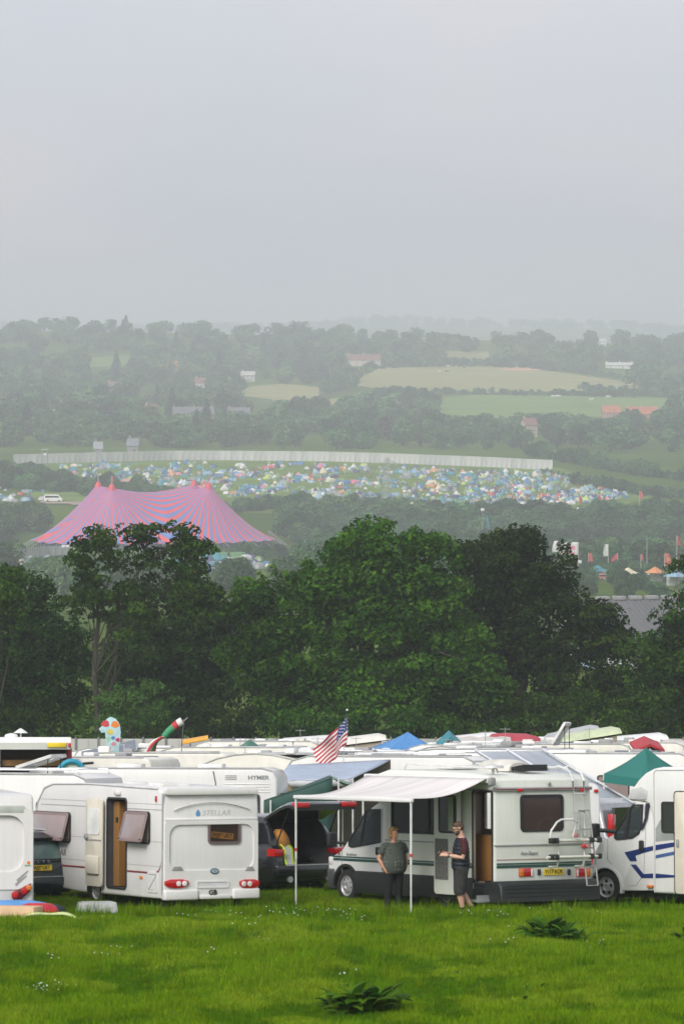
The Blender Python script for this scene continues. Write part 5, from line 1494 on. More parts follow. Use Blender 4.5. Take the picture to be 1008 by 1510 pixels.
# ---------------------------------------------------------------- cars
def car_body(t, prof, cabin, W, paint, M=None, tumble=0.16, wheels=(), wr=0.32, bev=0.06):
    bm = nb(); prism(bm, prof, 'y', -W / 2, W / 2, bev=bev, seg=3)
    b = obj('body', bm, paint, t)
    cut = []
    for x in wheels:
        for s in (-1, 1):
            c = nb(); lathe(c, [(0, -0.05), (wr * 1.16, -0.05), (wr * 1.16, 0.3), (0, 0.3)], (x, s * W / 2, wr), 'y', 24, sgn=-s); cut.append((c, [RUB]))
    boolcut(b, cut)
    return b
def estate_car():
    yaw = 40
    M = frame(60, 79.6, yaw)
    # origin: middle of the rear bumper on the ground
    t = thing('estate_car', 'dark green-blue estate car with yellow plate tucked between the two caravans', 'car', M)
    paint = pm('dark_teal_paint', (0.014, 0.026, 0.034), 0.22, coat=0.6, var=0.05)
    W = 1.72; L = 4.4
    prof = [(0.0, 0.3), (-0.02, 0.5), (0.02, 0.72), (0.1, 0.86), (0.3, 0.95), (3.3, 0.95), (4.2, 0.82), (4.4, 0.6), (4.4, 0.28), (0.1, 0.2)]
    car_body(t, prof, None, W, paint, wheels=(0.85, 3.5), wr=0.31)
    bm = nb(); rows = []
    for x, z, hw in ((0.08, 0.86, 0.80), (0.22, 1.16, 0.72), (0.42, 1.36, 0.64), (0.7, 1.41, 0.6), (2.2, 1.42, 0.6), (2.7, 1.3, 0.64), (3.3, 0.94, 0.78)):
        rows.append([(x, -hw - 0.03, 0.85), (x, -hw, z - 0.06), (x, -hw + 0.06, z), (x, hw - 0.06, z), (x, hw, z - 0.06), (x, hw + 0.03, 0.85)])
    loft(bm, rows, close=True); obj('cabin', bm, paint, t, 40)
    bm = nb(); loft(bm, [[(0.10, y * 0.72, 0.90), (0.20, y * 0.66, 1.12), (0.30, y * 0.58, 1.27)] for y in (-1, -0.6, 0, 0.6, 1)]); bmesh.ops.translate(bm, vec=(-0.03, 0, 0.0), verts=bm.verts); obj('rear_window', bm, pm('rear_glass_green', (0.10, 0.16, 0.15), 0.06, coat=0.5), t)
    bm = nb(); prism(bm, [(0.12, 1.335), (0.7, 1.43), (0.7, 1.39), (0.14, 1.30)], 'y', -0.6, 0.6, bev=0.015); obj('spoiler', bm, INK, t)
    for s in (-1, 1):
        bm = nb(); P = [(-0.03, s * 0.845, 0.60), (-0.0, s * 0.86, 0.80), (0.12, s * 0.80, 1.02), (0.26, s * 0.70, 1.26), (0.24, s * 0.62, 1.28), (0.08, s * 0.72, 1.0), (-0.03, s * 0.72, 0.80), (-0.04, s * 0.70, 0.60)]
        rows = [[Vector(p) + Vector((-0.02, 0.02 * s, 0)) for p in (P[k], P[7 - k])] for k in range(4)]
        rows = [[(p[0] - 0.03, p[1] + 0.0, p[2]), (p[0] + 0.12, p[1] + 0.015 * s, p[2]), (q[0] + 0.1, q[1], q[2]), (q[0] - 0.03, q[1], q[2])] for p, q in rows]
        loft(bm, rows, close=True); obj('tail_light', bm, LAMP_R, t, 60)
        bm = nb(); tube(bm, [(0.5, s * 0.55, 1.42), (0.6, s * 0.55, 1.48), (2.2, s * 0.55, 1.49), (2.4, s * 0.55, 1.42)], 0.02, 6); obj('roof_rail', bm, ALU, t)
        for x in (0.85, 3.5): wheel(t, x, s * (W / 2 - 0.0), 0.31, 0.2, s)
        bm = nb(); prism(bm, [(0.5, 0.97), (3.0, 0.97), (2.5, 1.3), (0.65, 1.32)], 'y', s * 0.70, s * 0.765); obj('side_window', bm, pm('dark_car_glass', (0.02, 0.022, 0.025), 0.06, coat=0.4), t)
    number_plate(t, 'WJ59 UKT', (-0.035, 0.0, 0.72), 'x', (0.52, 0.115))
    for k, c in enumerate('VOLVO'):
        text('boot_letter', c, 0.07, ALU, t, Matrix.Translation((0.085, 0.26 - 0.13 * k, 0.845)) @ REARTXT, depth=0.012)
    bm = nb(); box(bm, -0.06, 0.3, -W / 2 + 0.02, W / 2 - 0.02, 0.34, 0.52, bev=0.04); obj('bumper', bm, paint, t)
    bm = nb(); box(bm, -0.067, -0.05, -W / 2 + 0.1, W / 2 - 0.1, 0.53, 0.545); obj('bumper_strip', bm, ALU, t)
estate_car()
def suv():
    yaw = 40
    M = frame(404, 82.2, yaw)      # origin: left rear corner on the ground
    t = thing('sport_utility_car', 'black off-road car with raised tailgate showing a loaded boot', 'car', M)
    paint = pm('black_paint', (0.012, 0.013, 0.016), 0.2, coat=0.7, var=0.05)
    W = 1.93; H = 1.72
    prof = [(0.03, 0.32), (-0.02, 0.5), (0.0, 0.8), (0.06, 0.98), (0.16, 1.08), (3.6, 1.06), (4.5, 0.95), (4.8, 0.7), (4.8, 0.32), (0.3, 0.24)]
    bm = nb(); prism(bm, prof, 'y', -W, 0, bev=0.07, seg=3); b = obj('body', bm, paint, t)
    rows = []
    bm = nb()
    for x, z, i in ((0.22, 1.2, 0.05), (0.42, 1.5, 0.13), (0.62, 1.66, 0.2), (1.4, 1.73, 0.22), (2.4, 1.72, 0.22), (2.9, 1.6, 0.18), (3.7, 1.12, 0.04)):
        rows.append([(x, -W + i - 0.02, 1.0), (x, -W + i, z - 0.08), (x, -W + i + 0.09, z), (x, -i - 0.09, z), (x, -i, z - 0.08), (x, -i + 0.02, 1.0)])
    loft(bm, rows, close=True); cb = obj('cabin', bm, paint, t, 40)
    c = nb(); box(c, -0.3, 1.3, -W + 0.24, -0.24, 0.66, 1.58)
    c2 = nb(); box(c2, -0.3, 1.3, -W + 0.24, -0.24, 0.66, 1.58)
    cc = [(c, [INT])]
    for x in (0.95, 3.85):
        for s, y in ((1, 0.0), (-1, -W)):
            q = nb(); lathe(q, [(0, -0.05), (0.42, -0.05), (0.42, 0.3), (0, 0.3)], (x, y, 0.37), 'y', 24, sgn=-s); cc.append((q, [RUB]))
    boolcut(b, cc); boolcut(cb, [(c2, [INT])])
    for x in (0.95, 3.85):
        wheel(t, x, 0.0, 0.37, 0.25, 1, 'alloy'); wheel(t, x, -W, 0.37, 0.25, -1, 'alloy')
    # tail lamps
    for s, y in ((1, -0.0), (-1, -W)):
        P = [(y + s * 0.01, 0.86), (y + s * 0.01, 1.02), (y - s * 0.27, 1.0), (y - s * 0.25, 0.9), (y - s * 0.18, 0.85)]
        bm = nb(); prism(bm, P, 'x', -0.03, 0.24, bev=0.015); obj('tail_light', bm, LAMP_R, t)
        bm = nb(); box(bm, -0.06, 0.02, y - s * 0.15, y - s * 0.5, 0.5, 0.55); obj('reflector', bm, LAMP_R, t)
        bm = nb(); lathe(bm, [(0.05, 0), (0.07, 0), (0.07, 0.1), (0.05, 0.1)], (-0.05, y - s * 0.42, 0.36), 'x', 14); obj('exhaust', bm, ALU, t)
        bm = nb(); prism(bm, [(0.75, 1.1), (3.2, 1.1), (2.7, 1.5), (0.85, 1.56)], 'y', y - s * 0.17, y - s * 0.03); obj('side_window', bm, pm('dark_car_glass', (0.02, 0.022, 0.025), 0.06, coat=0.4), t)
    bm = nb(); box(bm, -0.07, 0.25, -W + 0.03, -0.03, 0.42, 0.68, bev=0.05, seg=3); obj('bumper', bm, paint, t)
    bm = nb(); box(bm, -0.075, -0.03, -W + 0.3, -0.3, 0.655, 0.675); obj('boot_sill', bm, ALU, t)
    # raised tailgate
    hx, hz = 0.55, 1.66
    def tg(u, yy, th=0.0):     # along the gate: rises, then curves back and down to its lip
        x = hx - 1.15 * math.sin(u * 1.25) ; z = hz + 0.34 * math.sin(u * 2.05) - 0.06 * u
        return (x, yy, z + th)
    bm = nb(); rows = []
    for k in range(9):
        u = k / 8; i = 0.1 + 0.06 * (1 - u)
        ys = [-W + i, -W + i + 0.12, -W / 2, -i - 0.12, -i]
        rows.append([tg(u, y, 0.07 if 0 < j < 4 else 0.0) for j, y in enumerate(ys)] + [tg(u, y, -0.06) for y in ys[::-1]])
    loft(bm, rows, close=True); g = obj('tailgate', bm, paint, t, 50)
    for s in (0, 1):
        y0 = -0.12 if s == 0 else -W + 0.12; y1 = -0.5 if s == 0 else -W + 0.5
        a = tg(0.93, 0); bm = nb(); box(bm, a[0] - 0.1, a[0] + 0.06, min(y0, y1), max(y0, y1), a[2] - 0.02, a[2] + 0.09, bev=0.02); obj('tailgate_lamp', bm, LAMP_R, g)
    bm = nb(); loft(bm, [[tg(u, y, 0.078) for y in (-W + 0.35, -W / 2, -0.35)] for u in (0.12, 0.3, 0.5, 0.62)]); obj('tailgate_glass', bm, pm('dark_car_glass', (0.02, 0.022, 0.025), 0.06), g)
    for y in (-0.28, -W + 0.28):
        bm = nb(); a = tg(0.55, y, -0.05); tube(bm, [(0.3, y, 1.05), a], 0.016, 6); obj('gas_strut', bm, INK, t)
    # load: orange bag and a reflective jacket
    bm = nb(); rows = []
    for k in range(7):
        u = k / 6; r = 0.26 * math.sin(math.pi * (0.12 + 0.8 * u)) ** 0.7
        rows.append([(0.5 + r * 0.8 * math.cos(a), -0.55 + r * math.sin(a) * (1 + 0.12 * math.sin(3 * a + k)), 0.8 + 0.62 * u) for a in [2 * math.pi * q / 10 for q in range(10)]])
    loft(bm, rows, close=True); o = obj('holdall', bm, pm('orange_cloth', (0.45, 0.2, 0.04), 0.8, var=0.25, scale=5), smooth=70, M=M)
    tag(o, 'orange-brown holdall standing in the open boot of the black car', 'bag')
    bm = nb(); rows = []
    for k in range(9):
        u = k / 8
        rows.append([(0.25 - 0.3 * u + 0.02 * math.sin(9 * v), -0.36 - 0.26 * v - 0.04 * math.sin(u * 6), 1.12 - 0.06 * v - 0.5 * u ** 1.5 - 0.05 * math.sin(4 * v)) for v in (0, .25, .5, .75, 1)])
    loft(bm, rows); o = obj('jacket', bm, [pm('hi_vis', (0.5, 0.65, 0.05), 0.6), pm('jacket_grey', (0.4, 0.42, 0.42), 0.7)], smooth=70, M=M)
    for f in o.data.polygons: f.material_index = 1 if (f.index % 4 in (1, 2)) else 0
    o.modifiers.new('thickness', 'SOLIDIFY').thickness = 0.03
    tag(o, 'lime and grey reflective jacket hanging over the boot sill of the black car', 'jacket')
suv()
# ---------------------------------------------------------------- the motorhome with the awning
def motorhome():
    M = frame(727, 75.4, 34.5)     # origin: left rear corner on the ground
    t = thing('motorhome', 'white motorhome with extended awning, open door and rear ladder', 'motorhome', M)
    S = lambda px, py: (lambda v: (v.x, v.z))(loc(M, px, py, 1, 0.0))
    Rr = lambda px, py: (lambda v: (v.y, v.z))(loc(M, px, py, 0, 0.0))
    Wd = -Rr(872, 1250)[0]; top = Rr(800, 1143)[1]; bot = 0.3
    xc = S(567, 1240)[0]            # where the living body meets the cab
    L = S(479, 1270)[0]
    ztrim = Rr(800, 1163)[1]; zs = Rr(800, 1275)[1]; zsk = Rr(800, 1296)[1]
    # living body and roof in one moulded shell
    prof = [(0.03, bot + 0.1), (-0.03, zsk + 0.05), (0.0, ztrim - 0.1), (0.06, top - 0.1), (0.25, top), (1.6, top + 0.06), (xc - 0.1, top + 0.08), (xc + 0.35, top - 0.02), (xc + 0.75, top - 0.32), (xc + 0.82, top - 0.48), (xc + 0.02, top - 0.66), (xc, bot + 0.1)]
    bm = nb(); prism(bm, prof, 'y', -Wd, 0, bev=0.07, seg=3)
    body = obj('body', bm, [WG, W2], t)
    d0, dz0 = S(725, 1303); d1, dz1 = S(697, 1167)
    c1 = nb(); box(c1, d0, d1, -0.3, 0.2, dz0, dz1)
    w0, wz0 = S(648, 1231); w1, wz1 = S(577, 1174)
    c2 = nb(); prism(c2, rrect(w0, w1, wz0, wz1, 0.08), 'y', -0.3, 0.2)
    a, b = Rr(766, 1227); c, d = Rr(829, 1171)
    P_rw = rrect(c, a, b, d, 0.09)
    c3 = nb(); prism(c3, inset(P_rw, 0.03), 'x', -0.2, 0.35)
    # far window so that daylight shows through the doorway
    xw = 0.95
    CABW = pm('beige_lining', (0.5, 0.44, 0.36), 0.7)
    c0 = nb(); box(c0, 0.08, xc - 0.12, -Wd + 0.06, -0.06, dz0 + 0.01, dz1 + 0.03)
    boolcut(body, [(c0, [CABW])]); boolcut(body, [(c1, [CABW])]); boolcut(body, [(c2, [CABW])]); boolcut(body, [(c3, [CABW])])
    for xa, xb in ((2.3, 3.1), (3.3, 4.35)):
        c8 = nb(); box(c8, xa, min(xb, xc - 0.2), -Wd - 0.2, -Wd + 0.2, dz0 + 0.95, dz1 - 0.1); boolcut(body, [(c8, [CABW])])
    # cab
    nose = [(xc - 0.02, bot + 0.12), (xc - 0.02, top - 0.62), (xc + 0.35, top - 0.60), (xc + 0.62, top - 0.72), S(507, 1240), S(498, 1254), S(484, 1263), (L, S(479, 1272)[1]), (L + 0.02, bot + 0.5), (L - 0.04, bot + 0.08)]
    bm = nb(); prism(bm, nose, 'y', -Wd + 0.14, -0.1, bev=0.06, seg=3); cab = obj('cab', bm, W2, t)
    P_cw = [S(555.5, 1193), S(536, 1193), S(531, 1200), S(508, 1240), S(508, 1248), S(513, 1250.5), S(555.5, 1243)]
    c5 = nb(); prism(c5, P_cw, 'y', -Wd - 0.2, 0.1)
    xf = S(504, 1312)[0] - 0.02; wr = 0.345
    c6 = nb(); lathe(c6, [(0, -0.1), (wr * 1.2, -0.1), (wr * 1.2, 0.35), (0, 0.35)], (xf, -0.1, wr - 0.02), 'y', 28, sgn=-1)
    boolcut(cab, [(c5, [pm('cab_lining', (0.22, 0.22, 0.22), 0.8)]), (c6, [RUB])])
    bm = nb(); ring(bm, P_cw, inset(P_cw, 0.035), 'y', -0.105, -0.085); f = obj('cab_window', bm, RUB, t)
    bm = nb(); prism(bm, inset(P_cw, 0.03), 'y', -0.11, -0.102); obj('pane', bm, GLS, f)
    q0, q1 = S(533, 1198), S(525, 1248); bm = nb(); prism(bm, [(q0[0] - 0.03, q0[1]), (q0[0] + 0.03, q0[1]), (q1[0] + 0.03, q1[1]), (q1[0] - 0.03, q1[1])], 'y', -0.103, -0.082); obj('quarter_bar', bm, RUB, f)
    for y in (-0.62, -Wd + 0.62):
        q = S(552, 1250); bm = nb(); box(bm, q[0] - 0.12, q[0] + 0.1, y - 0.22, y + 0.22, q[1] - 0.1, q[1] + 0.42, bev=0.06, seg=3); box(bm, q[0] - 0.08, q[0] + 0.04, y - 0.12, y + 0.12, q[1] + 0.44, q[1] + 0.64, bev=0.04); obj('cab_seat', bm, INT, t)
    # windscreen and bonnet face
    A_, B_ = (xc + 0.64, top - 0.74), S(507, 1240)
    bm = nb(); loft(bm, [[(A_[0] + 0.02, y * 0.86, A_[1]), (B_[0] + 0.02, y, B_[1] + 0.02)] for y in (-Wd + 0.3, -Wd / 2, -0.25)]); obj('windscreen', bm, pm('dark_car_glass', (0.02, 0.022, 0.025), 0.06), t)
    # seams of the cab door, handle, stripes, dark lower panels
    for pxs in ((498.5, 1250, 1287), (557.5, 1192, 1290)):
        x, z1 = S(pxs[0], pxs[1]); _, z0 = S(pxs[0], pxs[2]); bm = nb(); box(bm, x - 0.006, x + 0.006, -0.102, -0.094, z0, z1); obj('door_seam', bm, GREYPL, t)
    x, z = S(551.5, 1255); bm = nb(); box(bm, x - 0.07, x + 0.07, -0.1, -0.07, z - 0.08, z + 0.08, bev=0.015); obj('door_handle', bm, DKPL, t)
    zst = S(590, 1271)[1]
    for dz, h in ((0.035, 0.03), (-0.02, 0.055)):
        for x0, x1, y in ((d1 + 0.03, xc - 0.01, 0.0), (xc + 0.02, L - 0.12, -0.1)):
            bm = nb(); box(bm, x0, x1, y, y + 0.005, zst + dz - h / 2, zst + dz + h / 2); obj('stripe', bm, STRIPE_G, t)
        bm = nb(); box(bm, -0.036, -0.028, -Wd + 0.05, -0.06, zs + dz - h / 2, zs + dz + h / 2); obj('stripe', bm, STRIPE_G, t)
    zk = S(590, 1288)[1]
    bm = nb(); box(bm, d1 + 0.0, xf - wr * 1.25, -0.14, 0.012, bot - 0.08, zk, bev=0.02); obj('side_skirt', bm, DKPL, t)
    bm = nb(); box(bm, 0.0, d1 - 0.01, -0.14, 0.010, bot - 0.08, dz0 - 0.02, bev=0.02); obj('side_skirt', bm, DKPL, t)
    arch = [(xf + wr * 1.32 * math.cos(q), wr + wr * 1.32 * math.sin(q)) for q in [math.pi * k / 12 for k in range(13)]]
    arci = [(xf + wr * 1.17 * math.cos(q), wr + wr * 1.17 * math.sin(q)) for q in [math.pi * k / 12 for k in range(13)]]
    bm = nb()
    loft(bm, [[(p[0], -0.06, p[1]), (q[0], -0.06, q[1]), (q[0], -0.12, q[1]), (p[0], -0.12, p[1])] for p, q in zip(arch, arci)], close=True); obj('wheel_arch', bm, DKPL, t)
    bm = nb(); box(bm, xf + wr * 1.2, L + 0.06, -Wd + 0.1, -0.07, bot - 0.05, zk + 0.02, bev=0.06, seg=3); obj('front_bumper', bm, pm('bumper_grey', (0.07, 0.075, 0.08), 0.5), t)
    x, z = S(481, 1270); bm = nb(); box(bm, x - 0.12, x + 0.06, -0.35, -0.085, z - 0.08, z + 0.1, bev=0.03); obj('headlight', bm, LAMP_W, t)
    text('cab_lettering', 'Symphony', 0.09, pm('grey_letters', (0.2, 0.22, 0.22), 0.4), t, Matrix.Translation((S(512, 1260)[0], -0.094, S(512, 1260)[1])) @ SIDETXT, shear=0.3)
    text('cab_badge', '1', 0.13, pm('badge_red', (0.5, 0.03, 0.03), 0.4), t, Matrix.Translation((S(494, 1257)[0], -0.094, S(494, 1257)[1])) @ SIDETXT, bold=0.01)
    wheel(t, xf, -0.1, wr, 0.2, 1); wheel(t, xf, -Wd + 0.1, wr, 0.2, -1)
    wheel(t, 1.75, -0.14, wr, 0.22, 1); wheel(t, 1.75, -Wd + 0.14, wr, 0.22, -1)
    # mirror
    mp = S(499, 1237); bm = nb(); box(bm, mp[0] - 0.05, mp[0] + 0.08, 0.06, 0.27, mp[1] - 0.17, mp[1] + 0.14, bev=0.04, seg=3); tube(bm, [(mp[0] - 0.1, -0.12, mp[1] - 0.08), (mp[0] + 0.0, 0.1, mp[1] - 0.08)], 0.035, 6); obj('wing_mirror', bm, DKPL, t)
    # side window
    P = rrect(w0, w1, wz0, wz1, 0.08)
    bm = nb(); ring(bm, P, inset(P, 0.035), 'y', -0.005, 0.02); f = obj('side_window', bm, RUB, t)
    bm = nb(); prism(bm, inset(P, 0.03), 'y', -0.012, -0.006); obj('pane', bm, GLD, f)
    xm = w0 + (w1 - w0) * 0.22; bm = nb(); box(bm, xm - 0.02, xm + 0.02, -0.015, 0.012, wz0 + 0.03, wz1 - 0.03); obj('window_bar', bm, RUB, f)
    for k, (u0, u1) in enumerate(((0.08, 0.2), (0.36, 0.46), (0.82, 0.95))):     # gathered net curtains inside
        xs = [w0 + (w1 - w0) * (u0 + (u1 - u0) * q / 10) for q in range(11)]
        bm = nb(); loft(bm, [[(x, -0.12 + 0.03 * math.sin(i * 2.2), wz0 + 0.03), (x - 0.1 * (k == 1), -0.12 + 0.03 * math.sin(i * 2.2 + 0.6), wz1 - 0.03)] for i, x in enumerate(xs)]); obj('curtain', bm, pm('net_curtain', (0.72, 0.72, 0.7), 0.8), f, 60)
    z = S(600, 1240)[1]; bm = nb(); box(bm, d1 + 0.45, xc - 0.02, 0, 0.012, z - 0.012, z + 0.012); obj('side_moulding', bm, GREYPL, t)
    bm = nb(); box(bm, 0.0, xc, 0.0, 0.012, ztrim - 0.03, ztrim + 0.0); obj('side_moulding', bm, GREYPL, t)
    # doorway fittings
    bm = nb(); box(bm, 0.5, 1.5, -0.75, -0.42, dz0 + 0.02, S(710, 1233)[1]); obj('kitchen_unit', bm, WOOD, t, 0)
    bm = nb(); box(bm, d0 + 0.0, d0 + 0.08, -0.9, -0.05, dz0 + 0.02, dz0 + 1.0); obj('seat_end', bm, WOOD, t, 0)
    bm = nb(); ring(bm, rrect(d0 - 0.03, d1 + 0.03, dz0 - 0.02, dz1 + 0.03, 0.06), rrect(d0, d1, dz0, dz1, 0.05), 'y', -0.01, 0.015); obj('door_frame', bm, RUB, t)
    # open door leaf, folded forward along the side
    l0, lz0 = S(684, 1320); l1, _ = S(646, 1320); lz1 = dz1 + 0.02
    bm = nb(); prism(bm, rrect(l0, l1, lz0, lz1, 0.08), 'y', 0.07, 0.11, bev=0.01); leaf = obj('door', bm, WG, t)
    p0 = S(679, 1229); p1 = S(653, 1172); P = rrect(p0[0], p1[0], p0[1], p1[1] , 0.08)
    bm = nb(); ring(bm, P, inset(P, 0.035), 'y', 0.1, 0.125); prism(bm, inset(P, 0.03), 'y', 0.105, 0.116, mi=1); dw = obj('door_window', bm, [RUB, pm('dark_pane', (0.03, 0.035, 0.03), 0.08, coat=0.4)], leaf)
    bm = nb(); xs = [p0[0] + 0.06 + 0.18 * q / 8 for q in range(9)]
    loft(bm, [[(x, 0.13 + 0.012 * math.sin(i * 2.4), p0[1] + 0.05), (x, 0.13 + 0.012 * math.sin(i * 2.4 + 1), p1[1] - 0.03)] for i, x in enumerate(xs)]); obj('curtain', bm, pm('sage_curtain', (0.35, 0.42, 0.32), 0.8), leaf, 60)
    p0 = S(667, 1297); p1 = S(648.5, 1236); bm = nb(); box(bm, p0[0], p1[0], 0.11, 0.135, p0[1], p1[1], bev=0.01); obj('mesh_pocket', bm, pm('grey_mesh', (0.2, 0.2, 0.19), 0.9, var=0.35, scale=30), leaf)
    # step
    bm = nb(); box(bm, d0 + 0.05, d1 - 0.05, 0.02, 0.34, 0.22, 0.26); box(bm, d0 + 0.08, d0 + 0.12, -0.1, 0.3, 0.2, 0.35); obj('entry_step', bm, ALU, t)
    # rear: window, mouldings, lamps, plate
    bm = nb(); ring(bm, P_rw, inset(P_rw, 0.04), 'x', 0.02, -0.03); f = obj('rear_window', bm, RUB, t)
    bm = nb(); prism(bm, inset(P_rw, 0.035), 'x', 0.006, -0.004); obj('pane', bm, glass('brown_glass', (0.42, 0.32, 0.3), 0.5, (0.10, 0.07, 0.065)), f)
    bm = nb(); rows = [[(0.2 + 0.02 * math.sin(i * 1.9), y, b + 0.03), (0.2 + 0.02 * math.sin(i * 1.9), y + 0.12, d - 0.03)] for i, y in enumerate(np.linspace(c + 0.04, c + 0.22, 7))]; loft(bm, rows); obj('curtain', bm, pm('net_curtain', (0.72, 0.72, 0.7), 0.8), f, 60)
    bm = nb(); rows = [[(0.26, y, b + 0.02), (0.26, y, b + 0.1 + 0.2 * math.sin(math.pi * (i / 8)) ** 0.6)] for i, y in enumerate(np.linspace(c + 0.1, a - 0.1, 9))]; loft(bm, rows); obj('seat_back', bm, pm('seat_fabric', (0.3, 0.17, 0.13), 0.9), f, 60)
    bm = nb(); box(bm, -0.05, 0.02, -Wd + 0.02, -0.02, ztrim - 0.035, ztrim + 0.035, bev=0.012); obj('rear_moulding', bm, pm('moulding_grey', (0.36, 0.36, 0.36), 0.5), t)
    bm = nb(); box(bm, -0.057, -0.05, -Wd + 0.03, -0.03, ztrim - 0.008, ztrim + 0.008); obj('rear_pinstripe', bm, STRIPE_R, t)
    z = Rr(800, 1245)[1]; bm = nb(); box(bm, -0.045, 0.02, -Wd + 0.02, -0.02, z - 0.015, z + 0.015, bev=0.006); obj('rear_moulding', bm, MATS['moulding_grey'], t)
    z = Rr(800, 1266)[1]; bm = nb(); box(bm, -0.036, -0.028, -Wd + 0.05, -0.05, z - 0.006, z + 0.006); obj('rear_pinstripe', bm, pm('pinstripe_pink', (0.5, 0.3, 0.3), 0.4), t)
    for px in (764, 856):
        y, z = Rr(px, 1165); bm = nb(); box(bm, -0.085, -0.04, y - 0.06, y + 0.06, z - 0.03, z + 0.03, bev=0.01); obj('marker_lamp', bm, LAMP_R, t)
    y, z = Rr(810, 1156); bm = nb(); lathe(bm, [(0, 0), (0.045, 0), (0.03, 0.02), (0, 0.02)], (0.01, y, z), 'x', 16, sgn=-1); obj('roof_badge', bm, GREYPL, t)
    text('rear_lettering', 'Auto-Sleeper', 0.1, pm('grey_letters', (0.2, 0.22, 0.22), 0.4), t, Matrix.Translation((-0.036, *Rr(778, 1258))) @ REARTXT, shear=0.3, sx=0.8)
    bm = nb(); prism(bm, [(-0.28, bot - 0.08), (-0.22, bot - 0.12), (0.3, bot - 0.12), (0.3, zsk - 0.02), (-0.16, zsk - 0.02), (-0.26, zsk - 0.12)], 'y', -Wd - 0.01, 0.014, bev=0.04, seg=3); obj('rear_bumper', bm, pm('bumper_dark', (0.013, 0.017, 0.016), 0.5, var=0.1), t)
    for k in range(4):
        zz = bot + 0.02 + k * 0.08; bm = nb(); box(bm, -0.285, -0.26, -Wd + 0.1, -0.1, zz, zz + 0.012); obj('bumper_rib', bm, DKPL, t)
    for xa, xb, s in ((763, 783, 1), (847, 868, -1)):
        p0 = Rr(xa, 1293); p1 = Rr(xb, 1280); y0, y1 = p1[0], p0[0]; z0, z1 = p0[1], p1[1]
        bm = nb(); box(bm, -0.05, 0.0, y0, y1, z0, z1, bev=0.01); tl = obj('tail_light', bm, LAMP_R, t)
        w_ = (y1 - y0)
        oy = (y1 - w_ * 0.32, y1 - 0.005) if s > 0 else (y0 + 0.005, y0 + w_ * 0.32)
        bm = nb(); box(bm, -0.062, -0.02, oy[0], oy[1], z0 + 0.008, z1 - 0.008, bev=0.008); obj('indicator', bm, LAMP_O, tl)
        oy = (y0 + 0.005, y0 + w_ * 0.14) if s > 0 else (y1 - w_ * 0.14, y1 - 0.005)
        bm = nb(); box(bm, -0.062, -0.02, oy[0], oy[1], z0 + 0.008, z1 - 0.008, bev=0.008); obj('reversing_lamp', bm, LAMP_W, tl)
    y, z = Rr(813.5, 1285.5); number_plate(t, 'Y117 AOR', (-0.05, y, z), 'x', (0.50, 0.125))
    for px in (792, 836):
        y, z = Rr(px, 1286); bm = nb(); box(bm, -0.07, -0.03, y - 0.035, y + 0.035, z - 0.06, z + 0.06, bev=0.015); obj('rubber_buffer', bm, RUB, t)
    # ladder: white curved top over the roof edge and a grey lower length
    ya, yb = Rr(840, 1200)[0], Rr(856, 1200)[0]
    zt_, zm, zb_ = Rr(848, 1163)[1], Rr(848, 1232)[1], Rr(856, 1305)[1]
    lad_w = pm('white_tube', (0.68, 0.69, 0.68), 0.4)
    for y in (ya, yb):
        bm = nb(); tube(bm, [(0.75, y, top + 0.10), (0.35, y, top + 0.17), (0.0, y, top + 0.06), (-0.1, y, top - 0.12), (-0.12, y, zm)], 0.02, 8); obj('ladder_rail', bm, lad_w, t)
        bm = nb(); tube(bm, [(-0.14, y - 0.1, zm + 0.5), (-0.33, y - 0.16, zb_)], 0.017, 8); obj('ladder_rail', bm, pm('dull_steel', (0.33, 0.33, 0.32), 0.5, metal=0.3), t)
    for k in range(3):
        z = zm + 0.12 + (zt_ - zm) * k / 2.6; bm = nb(); tube(bm, [(-0.115, ya, z), (-0.115, yb, z)], 0.014, 6); obj('ladder_rung', bm, lad_w, t)
    for k in range(5):
        f_ = k / 4; z = zm + 0.5 + (zb_ - zm - 0.5) * f_; x = -0.14 - 0.19 * f_; dy = -0.1 - 0.06 * f_
        bm = nb(); tube(bm, [(x, ya + dy, z), (x, yb + dy, z)], 0.014, 6); obj('ladder_rung', bm, MATS['dull_steel'], t)
    # bike rack
    rk = thing('bike_rack', 'x', 'rack'); 
    for k_ in ('label', 'category'): del rk[k_]
    rk.parent = t; rk.name = 'bike_rack'
    yl, yr = Rr(794, 1238)[0], Rr(864, 1238)[0]; z1, z2, z3 = Rr(820, 1239)[1], Rr(820, 1263)[1], Rr(820, 1278)[1]
    cr = pm('rack_cream', (0.62, 0.63, 0.55), 0.45)
    bm = nb(); tube(bm, [(-0.32, yl, z1), (-0.32, yr, z1)], 0.035, 8); obj('rail', bm, cr, rk)
    bm = nb(); tube(bm, [(-0.36, yl + 0.08, z2), (-0.36, yr, z2)], 0.03, 8); obj('rail', bm, cr, rk)
    for px in (807, 845):
        y = Rr(px, 1250)[0]; bm = nb(); tube(bm, [(-0.04, y, z3), (-0.3, y, z3 + 0.02), (-0.36, y, z2), (-0.33, y, z1 + 0.03), (-0.05, y, z1 + 0.02)], 0.022, 8); obj('frame', bm, cr, rk)
    for px in (796, 803, 855, 866):
        for z in (z1, z2):
            y = Rr(px, 1250)[0]; bm = nb(); box(bm, -0.42, -0.3, y - 0.04, y + 0.04, z - 0.05, z + 0.06, bev=0.02); obj('clamp', bm, DKPL, rk)
    y0, y1 = Rr(800, 1230)[0], Rr(839, 1230)[0]; zt2 = Rr(820, 1208)[1]
